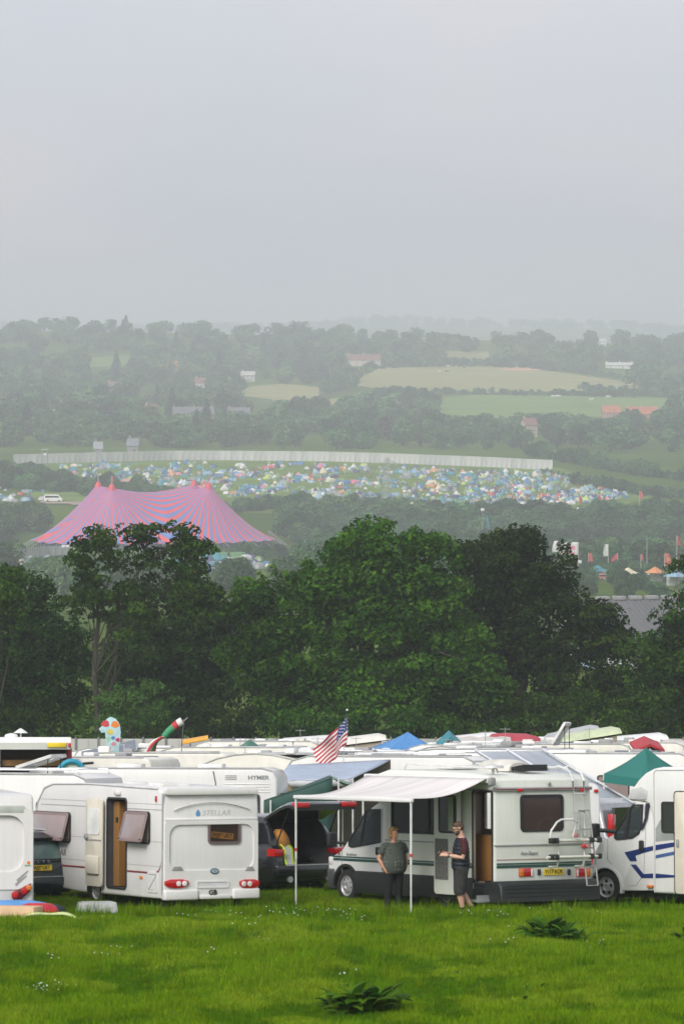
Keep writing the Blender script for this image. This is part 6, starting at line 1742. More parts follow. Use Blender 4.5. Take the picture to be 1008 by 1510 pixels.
    bm = nb(); tube(bm, [(-0.22, y0, z1), (-0.24, y0 - 0.02, z1 + 0.2), (-0.26, y0 - 0.15, zt2 - 0.05), (-0.26, y0 - 0.26, zt2), (-0.26, y1 + 0.12, zt2), (-0.25, y1, zt2 - 0.06), (-0.22, y1 + 0.1, z1 + 0.08)], 0.022, 8); obj('hoop', bm, lad_w, rk)
    for px, m in ((831, 'knob_pink'), (842, 'knob_red'), (848, 'knob_pink')):
        y, z = Rr(px, 1231 if px == 831 else 1247); bm = nb(); lathe(bm, [(0, 0), (0.045, 0), (0.04, 0.06), (0, 0.07)], (-0.36, y, z), 'x', 10, sgn=-1); obj('clamp_knob', bm, pm(m, (0.5, 0.2, 0.2) if m == 'knob_pink' else (0.5, 0.05, 0.05), 0.5), rk)
    # roof: air unit, hatch, aerial, rails
    y0 = -Wd * 0.62
    bm = nb(); rows = []
    for x, k_ in ((1.15, 0.75), (1.3, 0.95), (1.7, 1.0), (2.1, 0.95), (2.25, 0.7)):
        rows.append([(x, y0 + 0.36 * k_ * math.cos(q), top + 0.06 + 0.24 * k_ * max(0, math.sin(q)) ** 0.7) for q in [math.pi * i / 8 for i in range(9)]])
    loft(bm, rows, close=True); obj('roof_air_unit', bm, pm('aged_white_plastic', (0.62, 0.60, 0.55), 0.5), t)
    for k in range(5):
        bm = nb(); box(bm, 0.62 + k * 0.09, 0.68 + k * 0.09, y0 - 0.3, y0 + 0.3, top + 0.07, top + 0.2 - 0.012 * k); obj('vent_slat', bm, INK, t)
    bm = nb(); box(bm, 2.7, 3.3, -Wd * 0.75, -Wd * 0.4, top + 0.09, top + 0.16, bev=0.03); obj('roof_light', bm, pm('roof_light', (0.7, 0.7, 0.68), 0.3), t)
    bm = nb(); tube(bm, [(0.4, -0.3, top + 0.02), (0.4, -0.3, top + 0.14)], 0.03, 6); lathe(bm, [(0, 0), (0.22, 0.0), (0.2, 0.05), (0, 0.08)], (0.4, -0.3, top + 0.14), 'z', 16); obj('aerial_dome', bm, pm('rail_white', (0.6, 0.6, 0.6), 0.4), t)
    for y in (-0.35, -Wd + 0.35):
        bm = nb(); tube(bm, [(0.3, y, top + 0.05), (0.35, y, top + 0.13), (xc - 0.3, y, top + 0.19), (xc - 0.2, y, top + 0.09)], 0.018, 6); obj('roof_rail', bm, lad_w, t)
    # awning
    P2 = M.inverted() @ onground(606, 74.2); P1x = P2.x + 4.0
    az = S(733, 1151)[1]; yo = P2.y
    bm = nb(); box(bm, -0.02, P1x + 0.35, 0.0, 0.13, az - 0.06, az + 0.08, bev=0.03); obj('awning_case', bm, W2, t)
    bm = nb(); box(bm, -0.12, -0.021, 0.01, 0.16, az - 0.1, az + 0.06, bev=0.03); obj('case_end', bm, GREYPL, t)
    zo = loc(M, 601, 1181, 1, yo).z
    bm = nb(); rows = []
    n = 16
    for i in range(n + 1):
        x = P2.x + 0.03 + (P1x - P2.x - 0.06) * i / n
        xr = 0.02 + (P1x + 0.2) * i / n
        row = []
        for j in range(11):
            v = j / 10
            sag = 0.13 * math.sin(math.pi * v) * (0.7 + 0.3 * math.cos(i * 2 * math.pi / n))
            row.append((xr * (1 - v) + x * v, 0.12 + (yo - 0.12) * v, az + 0.05 + (zo - az) * v - sag))
        rows.append(row)
    aw = pm('awning_fabric', (0.68, 0.65, 0.635), 0.7, var=0.1, scale=1.0, stretch=(4, 0.3, 1))
    loft(bm, rows); o = obj('awning', bm, aw, t, 60); o.modifiers.new('thickness', 'SOLIDIFY').thickness = 0.006
    bm = nb(); box(bm, P2.x - 0.06, P1x + 0.06, yo - 0.03, yo + 0.04, zo - 0.03, zo + 0.045, bev=0.02); obj('awning_rail', bm, W2, t)
    up = (M.to_3x3().inverted() @ Vector((0, 0, 1))).normalized()
    for x in (P2.x, P1x):
        g_ = M.inverted() @ (lambda v: Vector((v.x, v.y, gz(v.x, v.y) - 0.03)))(M @ Vector((x, yo, zo)) )
        bm = nb(); tube(bm, [(x, yo, zo), g_.lerp(Vector((x, yo, zo)), 0.45)], 0.024, 8); tube(bm, [g_.lerp(Vector((x, yo, zo)), 0.47), g_], 0.018, 8); lathe(bm, [(0, 0), (0.05, 0), (0.05, 0.015), (0, 0.02)], g_, 'z', 10); obj('awning_leg', bm, lad_w, t)
        kz = g_.lerp(Vector((x, yo, zo)), 0.52); bm = nb(); lathe(bm, [(0, 0), (0.032, 0), (0.032, 0.06), (0, 0.06)], kz, 'z', 8); obj('leg_knob', bm, pm('knob_red', (0.5, 0.05, 0.05), 0.5), t)
    bm = nb(); box(bm, 0.3, L - 0.4, -Wd + 0.4, -0.4, bot - 0.06, bot + 0.06); obj('chassis', bm, DKPL, t)
    return M
MM = motorhome()
# ---------------------------------------------------------------- coachbuilt motorhome with navy stripes
def ducato():
    th = 48.0
    M = frame(893, 79.2, th) @ Matrix.Translation((0, 0.06, 0))
    t = thing('motorhome', 'white coachbuilt motorhome with navy blue swoosh stripes', 'motorhome', M)
    S = lambda px, py: (lambda v: (v.x, v.z))(loc(M, px, py, 1, 0.0))
    wr = 0.34; xw = 0.0
    L0 = -3.9; Wd = 2.25; bot = S(980, 1318)[1]
    top = S(1000, 1131)[1]
    B = [S(962, 1133)[0], S(948, 1141)[0]]
    xs = S(962, 1200)[0]
    # living body incl. the nose over the cab
    prof = [(L0, bot), (L0, top - 0.1), (L0 + 0.15, top), S(975, 1131), S(962, 1133.5), S(950, 1140), S(940, 1150), S(931, 1163), S(924, 1178), S(929, 1181), S(948, 1182), S(955, 1186), (xs, S(962, 1210)[1]), (xs, bot)]
    bm = nb(); prism(bm, prof, 'y', -Wd, 0, bev=0.06, seg=3); body = obj('body', bm, W2, t)
    # cab
    nose = [(xs - 0.03, bot + 0.05), (xs - 0.03, S(955, 1184)[1]), S(941, 1182), S(904, 1228), S(893, 1235), S(880, 1244), S(872, 1258), S(869, 1275), S(868, 1300), S(871, 1311), (-0.4, bot + 0.02)]
    bm = nb(); prism(bm, nose, 'y', -Wd + 0.1, -0.05, bev=0.04, seg=2); cab = obj('cab', bm, W2, t)
    P = [S(946, 1186), S(931, 1186), S(924, 1193), S(903, 1229), S(903, 1236), S(907, 1239), S(930, 1236.5), S(940, 1230), S(944.5, 1215)]
    c5 = nb(); prism(c5, P, 'y', -Wd - 0.2, 0.2)
    c6 = nb(); lathe(c6, [(0, -0.2), (wr * 1.17, -0.2), (wr * 1.17, 0.35), (0, 0.35)], (xw, -0.05, wr), 'y', 28, sgn=-1)
    boolcut(cab, [(c5, [pm('cab_lining', (0.22, 0.22, 0.22), 0.8)]), (c6, [RUB])])
    bm = nb(); ring(bm, P, inset(P, 0.035), 'y', -0.055, -0.03); f = obj('cab_window', bm, RUB, t)
    bm = nb(); prism(bm, inset(P, 0.03), 'y', -0.062, -0.052); obj('pane', bm, GLS, f)
    a, b = S(926, 1190), S(919, 1238); bm = nb(); prism(bm, [(a[0] - 0.035, a[1]), (a[0] + 0.035, a[1]), (b[0] + 0.035, b[1]), (b[0] - 0.035, b[1])], 'y', -0.056, -0.028); obj('quarter_bar', bm, RUB, f)
    A_, B_ = S(940, 1183), S(904, 1228); bm = nb(); loft(bm, [[(A_[0] + 0.03, y, A_[1]), (B_[0] + 0.03, y, B_[1] + 0.02)] for y in (-Wd + 0.25, -Wd / 2, -0.2)]); obj('windscreen', bm, pm('dark_car_glass', (0.02, 0.022, 0.025), 0.06), t)
    for y in (-0.62, -Wd + 0.62):
        q = S(944, 1240); bm = nb(); box(bm, q[0] - 0.12, q[0] + 0.1, y - 0.22, y + 0.22, q[1] - 0.1, q[1] + 0.42, bev=0.06, seg=3); box(bm, q[0] - 0.08, q[0] + 0.04, y - 0.12, y + 0.12, q[1] + 0.44, q[1] + 0.64, bev=0.04); obj('cab_seat', bm, INT, t)
    # grey panel under the nose
    bm = nb(); prism(bm, [S(924, 1178), S(931, 1164), S(945, 1160), S(954, 1166), S(953, 1179)], 'y', 0.001, 0.012, bev=0.004); obj('nose_panel', bm, pm('pale_grey_panel', (0.5, 0.51, 0.5), 0.4), t)
    bm = nb(); prism(bm, [S(956.5, 1184), S(951, 1185), S(950, 1205), S(944, 1225), S(947, 1222), S(953, 1207)], 'y', -0.02, 0.008); obj('pillar_trim', bm, pm('navy_dark', (0.02, 0.025, 0.05), 0.4), t)
    # seams and handle
    for pts in ([S(893, 1237), S(893, 1268), S(899, 1275)], [S(947, 1187), S(949, 1230), S(946, 1290), S(935, 1306), S(925, 1306)]):
        bm = nb(); tube(bm, [(x, -0.048, z) for x, z in pts], 0.006, 4); obj('door_seam', bm, GREYPL, t)
    x, z = S(943.5, 1248); bm = nb(); box(bm, x - 0.06, x + 0.06, -0.05, 0.0, z - 0.1, z + 0.12, bev=0.03); obj('door_handle', bm, DKPL, t)
    # swoosh stripes
    stripes = [([(918, 1257), (945, 1250), (960, 1247.5), (960, 1253), (946, 1257), (924, 1264), (934, 1262), (936, 1269), (926, 1270)], STRIPE_B),
               ([(966, 1246), (1000, 1241), (1000, 1247), (966, 1254)], STRIPE_B), ([(966, 1261), (1000, 1254), (1000, 1259), (966, 1266)], pm('mid_blue_stripe', (0.06, 0.12, 0.3), 0.35)),
               ([(927, 1275), (935, 1275), (946, 1289), (960, 1288), (960, 1295), (943, 1295)], STRIPE_B), ([(966, 1288), (998, 1291), (998, 1293.5), (966, 1295)], STRIPE_B)]
    for k, (pp, m) in enumerate(stripes):
        if k == 0: pp = [(918, 1257), (945, 1250.5), (960, 1247.5), (960, 1254), (944, 1258.5), (934, 1262), (936, 1270), (926, 1270)]
        y = -0.048 if pp[0][0] < 960 else 0.002
        bm = nb(); prism(bm, [S(*q) for q in pp], 'y', y, y + 0.006); obj('swoosh_stripe', bm, m, t)
    bm = nb(); prism(bm, [S(966, 1222), S(974, 1207), S(998, 1228), S(998, 1238), S(966, 1241)], 'y', 0.001, 0.006); obj('grey_panel', bm, pm('mid_grey_panel', (0.3, 0.32, 0.31), 0.4), t)
    P = rrect(S(998, 1228)[0], S(975, 1228)[0], S(985, 1228)[1], S(985, 1182)[1], 0.06); bm = nb(); ring(bm, P, inset(P, 0.04), 'y', 0.0, 0.025); prism(bm, inset(P, 0.035), 'y', 0.0, 0.016, mi=1); obj('side_window', bm, [RUB, pm('dark_pane', (0.03, 0.035, 0.03), 0.08, coat=0.4)], t)
    x, z = S(957, 1307); bm = nb(); box(bm, x - 0.07, x + 0.07, -0.05, 0.012, z - 0.025, z + 0.025, bev=0.008); obj('side_marker', bm, LAMP_O, t)
    # door leaf standing open towards the front
    x0 = S(998.5, 1240)[0]; z0, z1 = S(1000, 1318)[1], S(1000, 1167)[1]
    Mh = Matrix.Translation((x0 - 0.62, 0.0, 0)) 
    bm = nb(); prism(bm, rrect(x0 - 0.62, x0, z0, z1, 0.08), 'y', 0.07, 0.115, bev=0.01, mi=0); dl = obj('door', bm, CREAM, t)
    P = rrect(x0 - 0.63, x0 + 0.012, z0 - 0.01, z1 + 0.012, 0.08); bm = nb(); ring(bm, P, inset(P, 0.02), 'y', 0.06, 0.118); obj('door_seal', bm, RUB, dl)
    bm = nb(); box(bm, x0 - 0.12, x0 - 0.06, 0.115, 0.15, z0 + 0.95, z0 + 1.1, bev=0.01); obj('door_catch', bm, GREYPL, dl)
    c7 = nb(); box(c7, x0 - 1.35, x0 - 0.68, -1.2, 0.2, z0, z1); boolcut(body, [(c7, [INT])])
    # mirror, wheels, rear, roof
    mp = S(889, 1226); bm = nb(); box(bm, mp[0] - 0.02, mp[0] + 0.12, 0.1, 0.32, mp[1] - 0.19, mp[1] + 0.17, bev=0.05, seg=3); tube(bm, [(mp[0] - 0.25, -0.08, mp[1]), (mp[0] + 0.02, 0.14, mp[1] + 0.03)], 0.05, 6); mr = obj('wing_mirror', bm, DKPL, t)
    bm = nb(); box(bm, mp[0] + 0.08, mp[0] + 0.127, 0.13, 0.29, mp[1] - 0.13, mp[1] - 0.02, bev=0.015); obj('mirror_indicator', bm, LAMP_W, mr)
    wheel(t, xw, -0.06, wr, 0.22, 1, 'alloy'); wheel(t, xw, -Wd + 0.15, wr, 0.22, -1, 'alloy'); wheel(t, -3.3, -0.1, wr, 0.22, 1, 'alloy')
    arch = [(xw + wr * 1.32 * math.cos(q), wr + wr * 1.3 * math.sin(q)) for q in [math.pi * k / 12 for k in range(-1, 14)]]; arci = [(xw + wr * 1.17 * math.cos(q), wr + wr * 1.17 * math.sin(q)) for q in [math.pi * k / 12 for k in range(-1, 14)]]
    bm = nb(); loft(bm, [[(p[0], -0.02, p[1]), (q[0], -0.02, q[1]), (q[0], -0.12, q[1]), (p[0], -0.12, p[1])] for p, q in zip(arch, arci)], close=True); obj('wheel_arch', bm, W2, t)
    bm = nb(); tube(bm, [(x, 0.003, z) for x, z in [(xs - 0.03, bot + 0.02), (xs - 0.03, S(962, 1140)[1]), S(966, 1135.5), (L0 + 0.2, top - 0.04)]], 0.014, 5); obj('corner_trim', bm, pm('rail_white', (0.6, 0.6, 0.6), 0.4), t)
    bm = nb(); box(bm, -2.6, -1.8, -Wd * 0.7, -Wd * 0.35, top, top + 0.1, bev=0.03); obj('roof_light', bm, pm('roof_light', (0.7, 0.7, 0.68), 0.3), t)
    bm = nb(); box(bm, L0 + 0.3, 0.3, -Wd + 0.4, -0.3, bot - 0.12, bot + 0.02); obj('chassis', bm, DKPL, t)
ducato()
# ---------------------------------------------------------------- small things on the grass
def lying(px, d, yaw=0): return Matrix.Translation(onground(px, d)) @ Matrix.Rotation(TILT, 4, 'X') @ Matrix.Rotation(R(yaw), 4, 'Z')
bm = nb(); prism(bm, [(-0.42, 0), (0.42, 0), (0.36, 0.24), (-0.36, 0.24)], 'y', -0.2, 0.2, bev=0.015); box(bm, -0.3, 0.3, -0.15, 0.15, 0.241, 0.255)
tag(obj('plastic_step', bm, pm('grey_step', (0.45, 0.46, 0.46), 0.6), M=lying(143, 74.9, 10)), 'grey plastic doorstep on the grass below the open caravan door', 'step')
bm = nb(); box(bm, -0.75, 0.42, -0.3, 0.3, 0.02, 0.3, bev=0.03); o = obj('cardboard_mattress', bm, pm('tan_foam', (0.62, 0.42, 0.26), 0.9, var=0.08), M=lying(26, 72.2, -14)); o.name = 'foam_slab'
tag(o, 'tan foam slab lying in the grass by the caravan corner', 'mattress')
def lumpy(name, M, sx, sy, sz, mat, seed, label, cat, n=14, m=9):
    rs = random.Random(seed); bm = nb(); rows = []
    for j in range(m):
        v = j / (m - 1) * math.pi
        rows.append([(sx * (math.sin(v) ** 0.7) * math.cos(a) * (1 + 0.16 * math.sin(3 * a + seed + v)), sy * (math.sin(v) ** 0.7) * math.sin(a) * (1 + 0.12 * math.sin(2 * a + v * 2)), sz * 0.5 - sz * 0.5 * math.cos(v) + 0.03 * sz * rs.uniform(-1, 1)) for a in [2 * math.pi * i / n for i in range(n)]])
    rows[0] = [(p[0] * 0.05, p[1] * 0.05, 0) for p in rows[0]]; rows[-1] = [(p[0] * 0.05, p[1] * 0.05, sz) for p in rows[-1]]
    loft(bm, rows, close=True)
    return tag(obj(name, bm, mat, M=M, smooth=80), label, cat)
lumpy('holdall', lying(58, 72.6, 8), 0.42, 0.25, 0.34, pm('red_nylon', (0.5, 0.015, 0.03), 0.55, var=0.2, scale=6), 3, 'crumpled red holdall on the grass beside the foam slab', 'bag')
lumpy('jacket', lying(76, 72.9, 0), 0.26, 0.2, 0.3, pm('navy_cloth', (0.02, 0.03, 0.06), 0.8, var=0.2, scale=6), 5, 'dark blue jacket heaped behind the red holdall', 'jacket')
lumpy('cool_bag', lying(86, 73.1, 0), 0.14, 0.14, 0.22, pm('sky_blue_cloth', (0.1, 0.28, 0.6), 0.7), 8, 'small bright blue bag behind the dark jacket', 'bag')
lumpy('towel', lying(20, 72.9, 4), 0.75, 0.2, 0.38, pm('sky_blue_cloth', (0.1, 0.28, 0.6), 0.7), 11, 'blue and white cloth lying against the caravan corner', 'cloth')
bm = nb(); rows = []
for i in range(13):
    u = i / 12
    rows.append([(-0.55 + 1.15 * u + 0.06 * math.sin(v * 5), (v - 0.5) * (0.62 + 0.1 * math.sin(u * 7)), 0.05 + 0.16 * math.sin(u * 3.1) ** 2 * (1 - v) + 0.05 * math.sin(u * 9 + v * 4) + 0.04) for v in (0, .2, .4, .6, .8, 1)])
loft(bm, rows); o = obj('groundsheet', bm, pm('lime_fabric', (0.5, 0.6, 0.26), 0.7, var=0.12, scale=4), M=lying(74, 71.9, -6), smooth=70); o.modifiers.new('thickness', 'SOLIDIFY').thickness = 0.04
tag(o, 'crumpled lime green groundsheet spread beside the red holdall', 'groundsheet')
# ================================================================== the two people
def chain(bm, pts, n=12):
    """closed limb through (x, y, z, r) or (x, y, z, ra, rb) stations; ra runs sideways, rb front to back"""
    P = [Vector(p[:3]) for p in pts]; rows = []
    for i, p in enumerate(pts):
        d = (P[min(i + 1, len(P) - 1)] - P[max(i - 1, 0)]).normalized()
        a = Vector((1, 0, 0)) - d * d.x
        if a.length < 0.2: a = Vector((0, 1, 0)) - d * d.y
        a.normalize(); b = d.cross(a)
        ra = p[3]; rb = p[4] if len(p) > 4 else p[3]
        rows.append([P[i] + a * (ra * math.cos(2 * math.pi * k / n)) + b * (rb * math.sin(2 * math.pi * k / n)) for k in range(n)])
    loft(bm, rows, close=True)
    return bm
def blob(bm, c, r, M=None):
    t = nb(); bmesh.ops.create_uvsphere(t, u_segments=16, v_segments=10, radius=1)
    for v in t.verts: v.co = Vector((v.co.x * r[0], v.co.y * r[1], v.co.z * r[2]))
    if M is not None: bmesh.ops.transform(t, matrix=M, verts=t.verts)
    bmesh.ops.translate(t, vec=c, verts=t.verts)
    merge(bm, t); return bm
def fuse(name, bm, mats, parent, voxel=0.012, it=3, M=None):
    """weld overlapping forms into one continuous skin"""
    o = obj(name, bm, mats, None, 0)
    r = o.modifiers.new('r', 'REMESH'); r.mode = 'VOXEL'; r.voxel_size = voxel; r.use_smooth_shade = True
    s = o.modifiers.new('s', 'SMOOTH'); s.iterations = it; s.factor = 0.5
    dg = bpy.context.evaluated_depsgraph_get(); dg.update()
    me = bpy.data.meshes.new_from_object(o.evaluated_get(dg), depsgraph=dg)
    o.modifiers.clear(); old = o.data; o.data = me; bpy.data.meshes.remove(old)
    if not me.materials:
        for m in (mats if isinstance(mats, (list, tuple)) else [mats]): me.materials.append(m)
    me.polygons.foreach_set('use_smooth', [True] * len(me.polygons))
    o.parent = parent
    if M is not None: o.matrix_basis = M
    return o
def hand(bm, w, d, up, s=1.0, curl=0.5, thumb=1):
    """palm, four curled fingers and a thumb; w wrist, d pointing direction, up back of the hand"""
    d = Vector(d).normalized(); up = (Vector(up) - d * Vector(up).dot(d)).normalized(); sd = d.cross(up)
    w = Vector(w)
    c = w + d * 0.05 * s
    rows = []
    for t_, wa, wb in ((-0.03, 0.026, 0.02), (0.0, 0.03, 0.019), (0.04, 0.04, 0.017), (0.085, 0.041, 0.014), (0.095, 0.034, 0.009)):
        q = w + d * t_ * s
        rows.append([q + sd * (wa * s * math.cos(2 * math.pi * k / 10)) + up * (wb * s * math.sin(2 * math.pi * k / 10)) for k in range(10)])
    loft(bm, rows, close=True)
    for k, (off, ln) in enumerate(((-0.032, 0.07), (-0.011, 0.08), (0.011, 0.075), (0.031, 0.058))):
        p0 = w + d * 0.085 * s + sd * off * s
        a1, a2 = curl * 0.6, curl * 1.4
        p1 = p0 + (d * math.cos(a1) - up * math.sin(a1)) * ln * 0.5 * s
        p2 = p1 + (d * math.cos(a2) - up * math.sin(a2)) * ln * 0.55 * s
        tube(bm, [p0 - d * 0.02 * s, p0, p1, p2], [0.0105 * s, 0.0105 * s, 0.0095 * s, 0.007 * s], 8)
    p0 = w + d * 0.025 * s + sd * (-0.03 * thumb * s)
    p1 = p0 + (d * 0.6 - sd * 0.7 * thumb - up * 0.3).normalized() * 0.042 * s
    p2 = p1 + (d * 0.9 - sd * 0.25 * thumb - up * 0.35).normalized() * 0.035 * s
    tube(bm, [p0 - d * 0.01 * s, p0, p1, p2], [0.013 * s, 0.013 * s, 0.011 * s, 0.008 * s], 8)
def head_forms(bm, c, s=1.0, tilt=0.0, yaw=0.0):
    """skull, jaw, nose, lips, ears, brows; facing -y before turning"""
    M = Matrix.Rotation(yaw, 4, 'Z') @ Matrix.Rotation(tilt, 4, 'X')
    def b(o, r): blob(bm, Vector(c) + M @ (Vector(o) * s), tuple(q * s for q in r), M)
    b((0, 0.012, 0.035), (0.074, 0.094, 0.085)); b((0, -0.022, -0.035), (0.06, 0.062, 0.07)); b((0, -0.05, -0.085), (0.032, 0.03, 0.025))
    b((0, -0.092, -0.012), (0.011, 0.022, 0.02)); b((0, -0.086, 0.012), (0.009, 0.016, 0.026)); b((0, -0.078, 0.034), (0.05, 0.014, 0.01))
    b((0, -0.083, -0.052), (0.024, 0.01, 0.008)); b((0.036, -0.066, -0.01), (0.02, 0.02, 0.016)); b((-0.036, -0.066, -0.01), (0.02, 0.02, 0.016))
    for sx in (-1, 1): b((0.077 * sx, 0.015, -0.002), (0.011, 0.02, 0.032))
    return M
skin_w = pm('skin_tanned', (0.50, 0.25, 0.165), 0.5, var=0.06, scale=8)
skin_m = pm('skin_fair', (0.56, 0.33, 0.24), 0.5, var=0.06, scale=8)
def woman():
    M = Matrix.Translation(onground(580, 76.4)) @ Matrix.Rotation(R(24), 4, 'Z')
    t = thing('person', 'woman with blonde bob in grey patterned top and black trousers, hands on hips', 'person', M)
    bm = nb()
    hc = Vector((0.0, -0.015, 1.535))
    yaw = R(16)
    head_forms(bm, hc, 0.98, R(4), yaw)
    chain(bm, [(0, 0.0, 1.33, 0.075, 0.07), (0, -0.005, 1.40, 0.056, 0.058), (0, -0.01, 1.47, 0.055, 0.06)])
    chain(bm, [(0, 0.01, 0.74, 0.16, 0.12), (0, 0.01, 0.86, 0.2, 0.155), (0, 0, 1.0, 0.19, 0.15), (0, 0, 1.16, 0.18, 0.14), (0, 0, 1.29, 0.17, 0.11), (0, 0, 1.36, 0.09, 0.07)])
    for s in (-1, 1):
        e = (-0.30, 0.05, 1.045) if s < 0 else (0.29, 0.07, 1.05)
        w_ = (-0.245, -0.07, 0.865) if s < 0 else (0.255, -0.04, 0.86)
        chain(bm, [(0.13 * s, 0, 1.32, 0.06), (0.19 * s, 0.01, 1.29, 0.064), (0.24 * s, 0.03, 1.17, 0.055), (e[0], e[1], e[2], 0.044), ((e[0] + w_[0]) / 2, (e[1] + w_[1]) / 2, (e[2] + w_[2]) / 2 + 0.01, 0.041), (w_[0], w_[1], w_[2], 0.028)])
        hand(bm, w_, (0.5 * -s, -0.45, -0.8), (s * 1.0, -0.5, 0.3), 0.95, 0.6, thumb=-s)
        chain(bm, [(0.1 * s, 0, 0.86, 0.105, 0.12), (0.105 * s, 0, 0.65, 0.088, 0.095), (0.11 * s, -0.01, 0.46, 0.06, 0.065), (0.115 * s, 0.02, 0.3, 0.056, 0.062), (0.12 * s, 0.03, 0.1, 0.036, 0.042)])
        chain(bm, [(0.12 * s, 0.06, 0.05, 0.036, 0.04), (0.125 * s, 0.0, 0.045, 0.038, 0.04), (0.135 * s, -0.12, 0.03, 0.04, 0.026), (0.135 * s, -0.16, 0.025, 0.028, 0.016)])
    fuse('body', bm, skin_w, t, 0.011, 3)
    # loose top, widest over the stomach, with cap sleeves
    bm = nb()
    chain(bm, [(0, 0.0, 0.80, 0.235, 0.185), (0, -0.01, 0.84, 0.255, 0.205), (0, -0.02, 0.96, 0.255, 0.215), (0, -0.02, 1.1, 0.235, 0.195), (0, -0.01, 1.22, 0.215, 0.165), (0, 0.0, 1.31, 0.2, 0.125), (0, 0.005, 1.36, 0.12, 0.085)], 20)
    for s in (-1, 1): chain(bm, [(0.12 * s, 0, 1.31, 0.075), (0.2 * s, 0.01, 1.28, 0.085), (0.245 * s, 0.025, 1.19, 0.085), (0.262 * s, 0.035, 1.14, 0.082)])
    top_m = pm('patterned_top', (0.14, 0.16, 0.14), 0.85, scale=14, col2=(0.035, 0.045, 0.04), detail=1)
    nt = top_m.node_tree      # dark diamonds above, pale ones in a band round the stomach: the print of the cloth
    tc = nt.nodes.new('ShaderNodeTexCoord'); sp = nt.nodes.new('ShaderNodeSeparateXYZ'); nt.links.new(tc.outputs['Object'], sp.inputs[0])
    vo = nt.nodes.new('ShaderNodeTexVoronoi'); vo.inputs['Scale'].default_value = 13; vo.inputs['Randomness'].default_value = 0.25; vo.distance = 'MANHATTAN'; nt.links.new(tc.outputs['Object'], vo.inputs['Vector'])
    cr = nt.nodes.new('ShaderNodeValToRGB'); cr.color_ramp.elements[0].position = 0.36; cr.color_ramp.elements[1].position = 0.42; cr.color_ramp.elements[0].color = (1, 1, 1, 1); cr.color_ramp.elements[1].color = (0, 0, 0, 1); nt.links.new(vo.outputs['Distance'], cr.inputs[0])
    zr = nt.nodes.new('ShaderNodeValToRGB'); E = zr.color_ramp.elements
    E[0].position = 0.0; E[0].color = (0.14, 0.155, 0.145, 1); E[1].position = 1.0; E[1].color = (0.016, 0.02, 0.017, 1)
    e = E.new(0.5); e.color = (0.13, 0.145, 0.135, 1); e = E.new(0.56); e.color = (0.016, 0.02, 0.017, 1)
    mr = nt.nodes.new('ShaderNodeMapRange'); mr.inputs[1].default_value = 0.8; mr.inputs[2].default_value = 1.36; nt.links.new(sp.outputs[2], mr.inputs[0]); nt.links.new(mr.outputs[0], zr.inputs[0])
    mx = nt.nodes.new('ShaderNodeMix'); mx.data_type = 'RGBA'; nt.links.new(cr.outputs[0], mx.inputs[0]); mx.inputs[6].default_value = (0.055, 0.066, 0.055, 1); nt.links.new(zr.outputs[0], mx.inputs[7]); nt.links.new(mx.outputs[2], nt.nodes['Principled BSDF'].inputs['Base Color'])
    fuse('top', bm, top_m, t, 0.012, 2)
    bm = nb()
    chain(bm, [(0, 0.015, 0.72, 0.17, 0.14), (0, 0.01, 0.8, 0.205, 0.17), (0, 0.01, 0.92, 0.2, 0.16)])
    for s in (-1, 1): chain(bm, [(0.1 * s, 0.0, 0.86, 0.118, 0.135), (0.105 * s, 0, 0.65, 0.1, 0.108), (0.11 * s, -0.01, 0.46, 0.076, 0.082), (0.115 * s, 0.02, 0.3, 0.072, 0.078), (0.12 * s, 0.03, 0.06, 0.066, 0.072)])
    fuse('trousers', bm, pm('black_cotton', (0.005, 0.0055, 0.008), 0.85), t, 0.014, 2)
    for s in (-1, 1):
        bm = nb(); chain(bm, [(0.12 * s, 0.08, 0.045, 0.04, 0.045), (0.125 * s, 0.0, 0.05, 0.046, 0.05), (0.135 * s, -0.12, 0.035, 0.05, 0.035), (0.137 * s, -0.18, 0.025, 0.03, 0.02)]); fuse('shoe', bm, pm('black_leather', (0.012, 0.012, 0.013), 0.5), t, 0.01, 2)
    # bobbed hair
    Mh = Matrix.Rotation(yaw, 4, 'Z') @ Matrix.Rotation(R(4), 4, 'X')
    bm = nb()
    for o_, r_ in (((0, 0.03, 0.078), (0.084, 0.092, 0.062)), ((0, 0.06, 0.0), (0.088, 0.068, 0.095)), ((0.07, 0.035, -0.005), (0.028, 0.05, 0.085)), ((-0.07, 0.035, -0.005), (0.028, 0.05, 0.085)), ((0.03, -0.045, 0.098), (0.05, 0.032, 0.02)), ((-0.03, -0.045, 0.098), (0.05, 0.032, 0.02)), ((0, 0.085, -0.04), (0.06, 0.045, 0.06))):
        blob(bm, hc + Mh @ Vector(o_), r_, Mh)
    rs = random.Random(5)
    for k in range(46):
        a = rs.uniform(-2.0, 2.0); q = Vector((math.sin(a) * 0.082, 0.025 + math.cos(a) * 0.082, rs.uniform(-0.07, 0.07)))
        tube(bm, [hc + Mh @ (q * 0.9 + Vector((0, 0, 0.03))), hc + Mh @ (q * 1.08), hc + Mh @ (q * 1.1 + Vector((0, 0, -0.04)))], [0.014, 0.014, 0.006], 5)
    fuse('hair', bm, pm('blonde_hair', (0.36, 0.22, 0.085), 0.6, var=0.35, scale=30), t, 0.009, 1)
    for sx in (-1, 1):
        bm = nb(); blob(bm, hc + Mh @ (Vector((0.029 * sx, -0.082, 0.014)) * 0.98), (0.011, 0.006, 0.006), Mh); obj('eye', bm, pm('dark_eye', (0.03, 0.02, 0.015), 0.2), t)
woman()
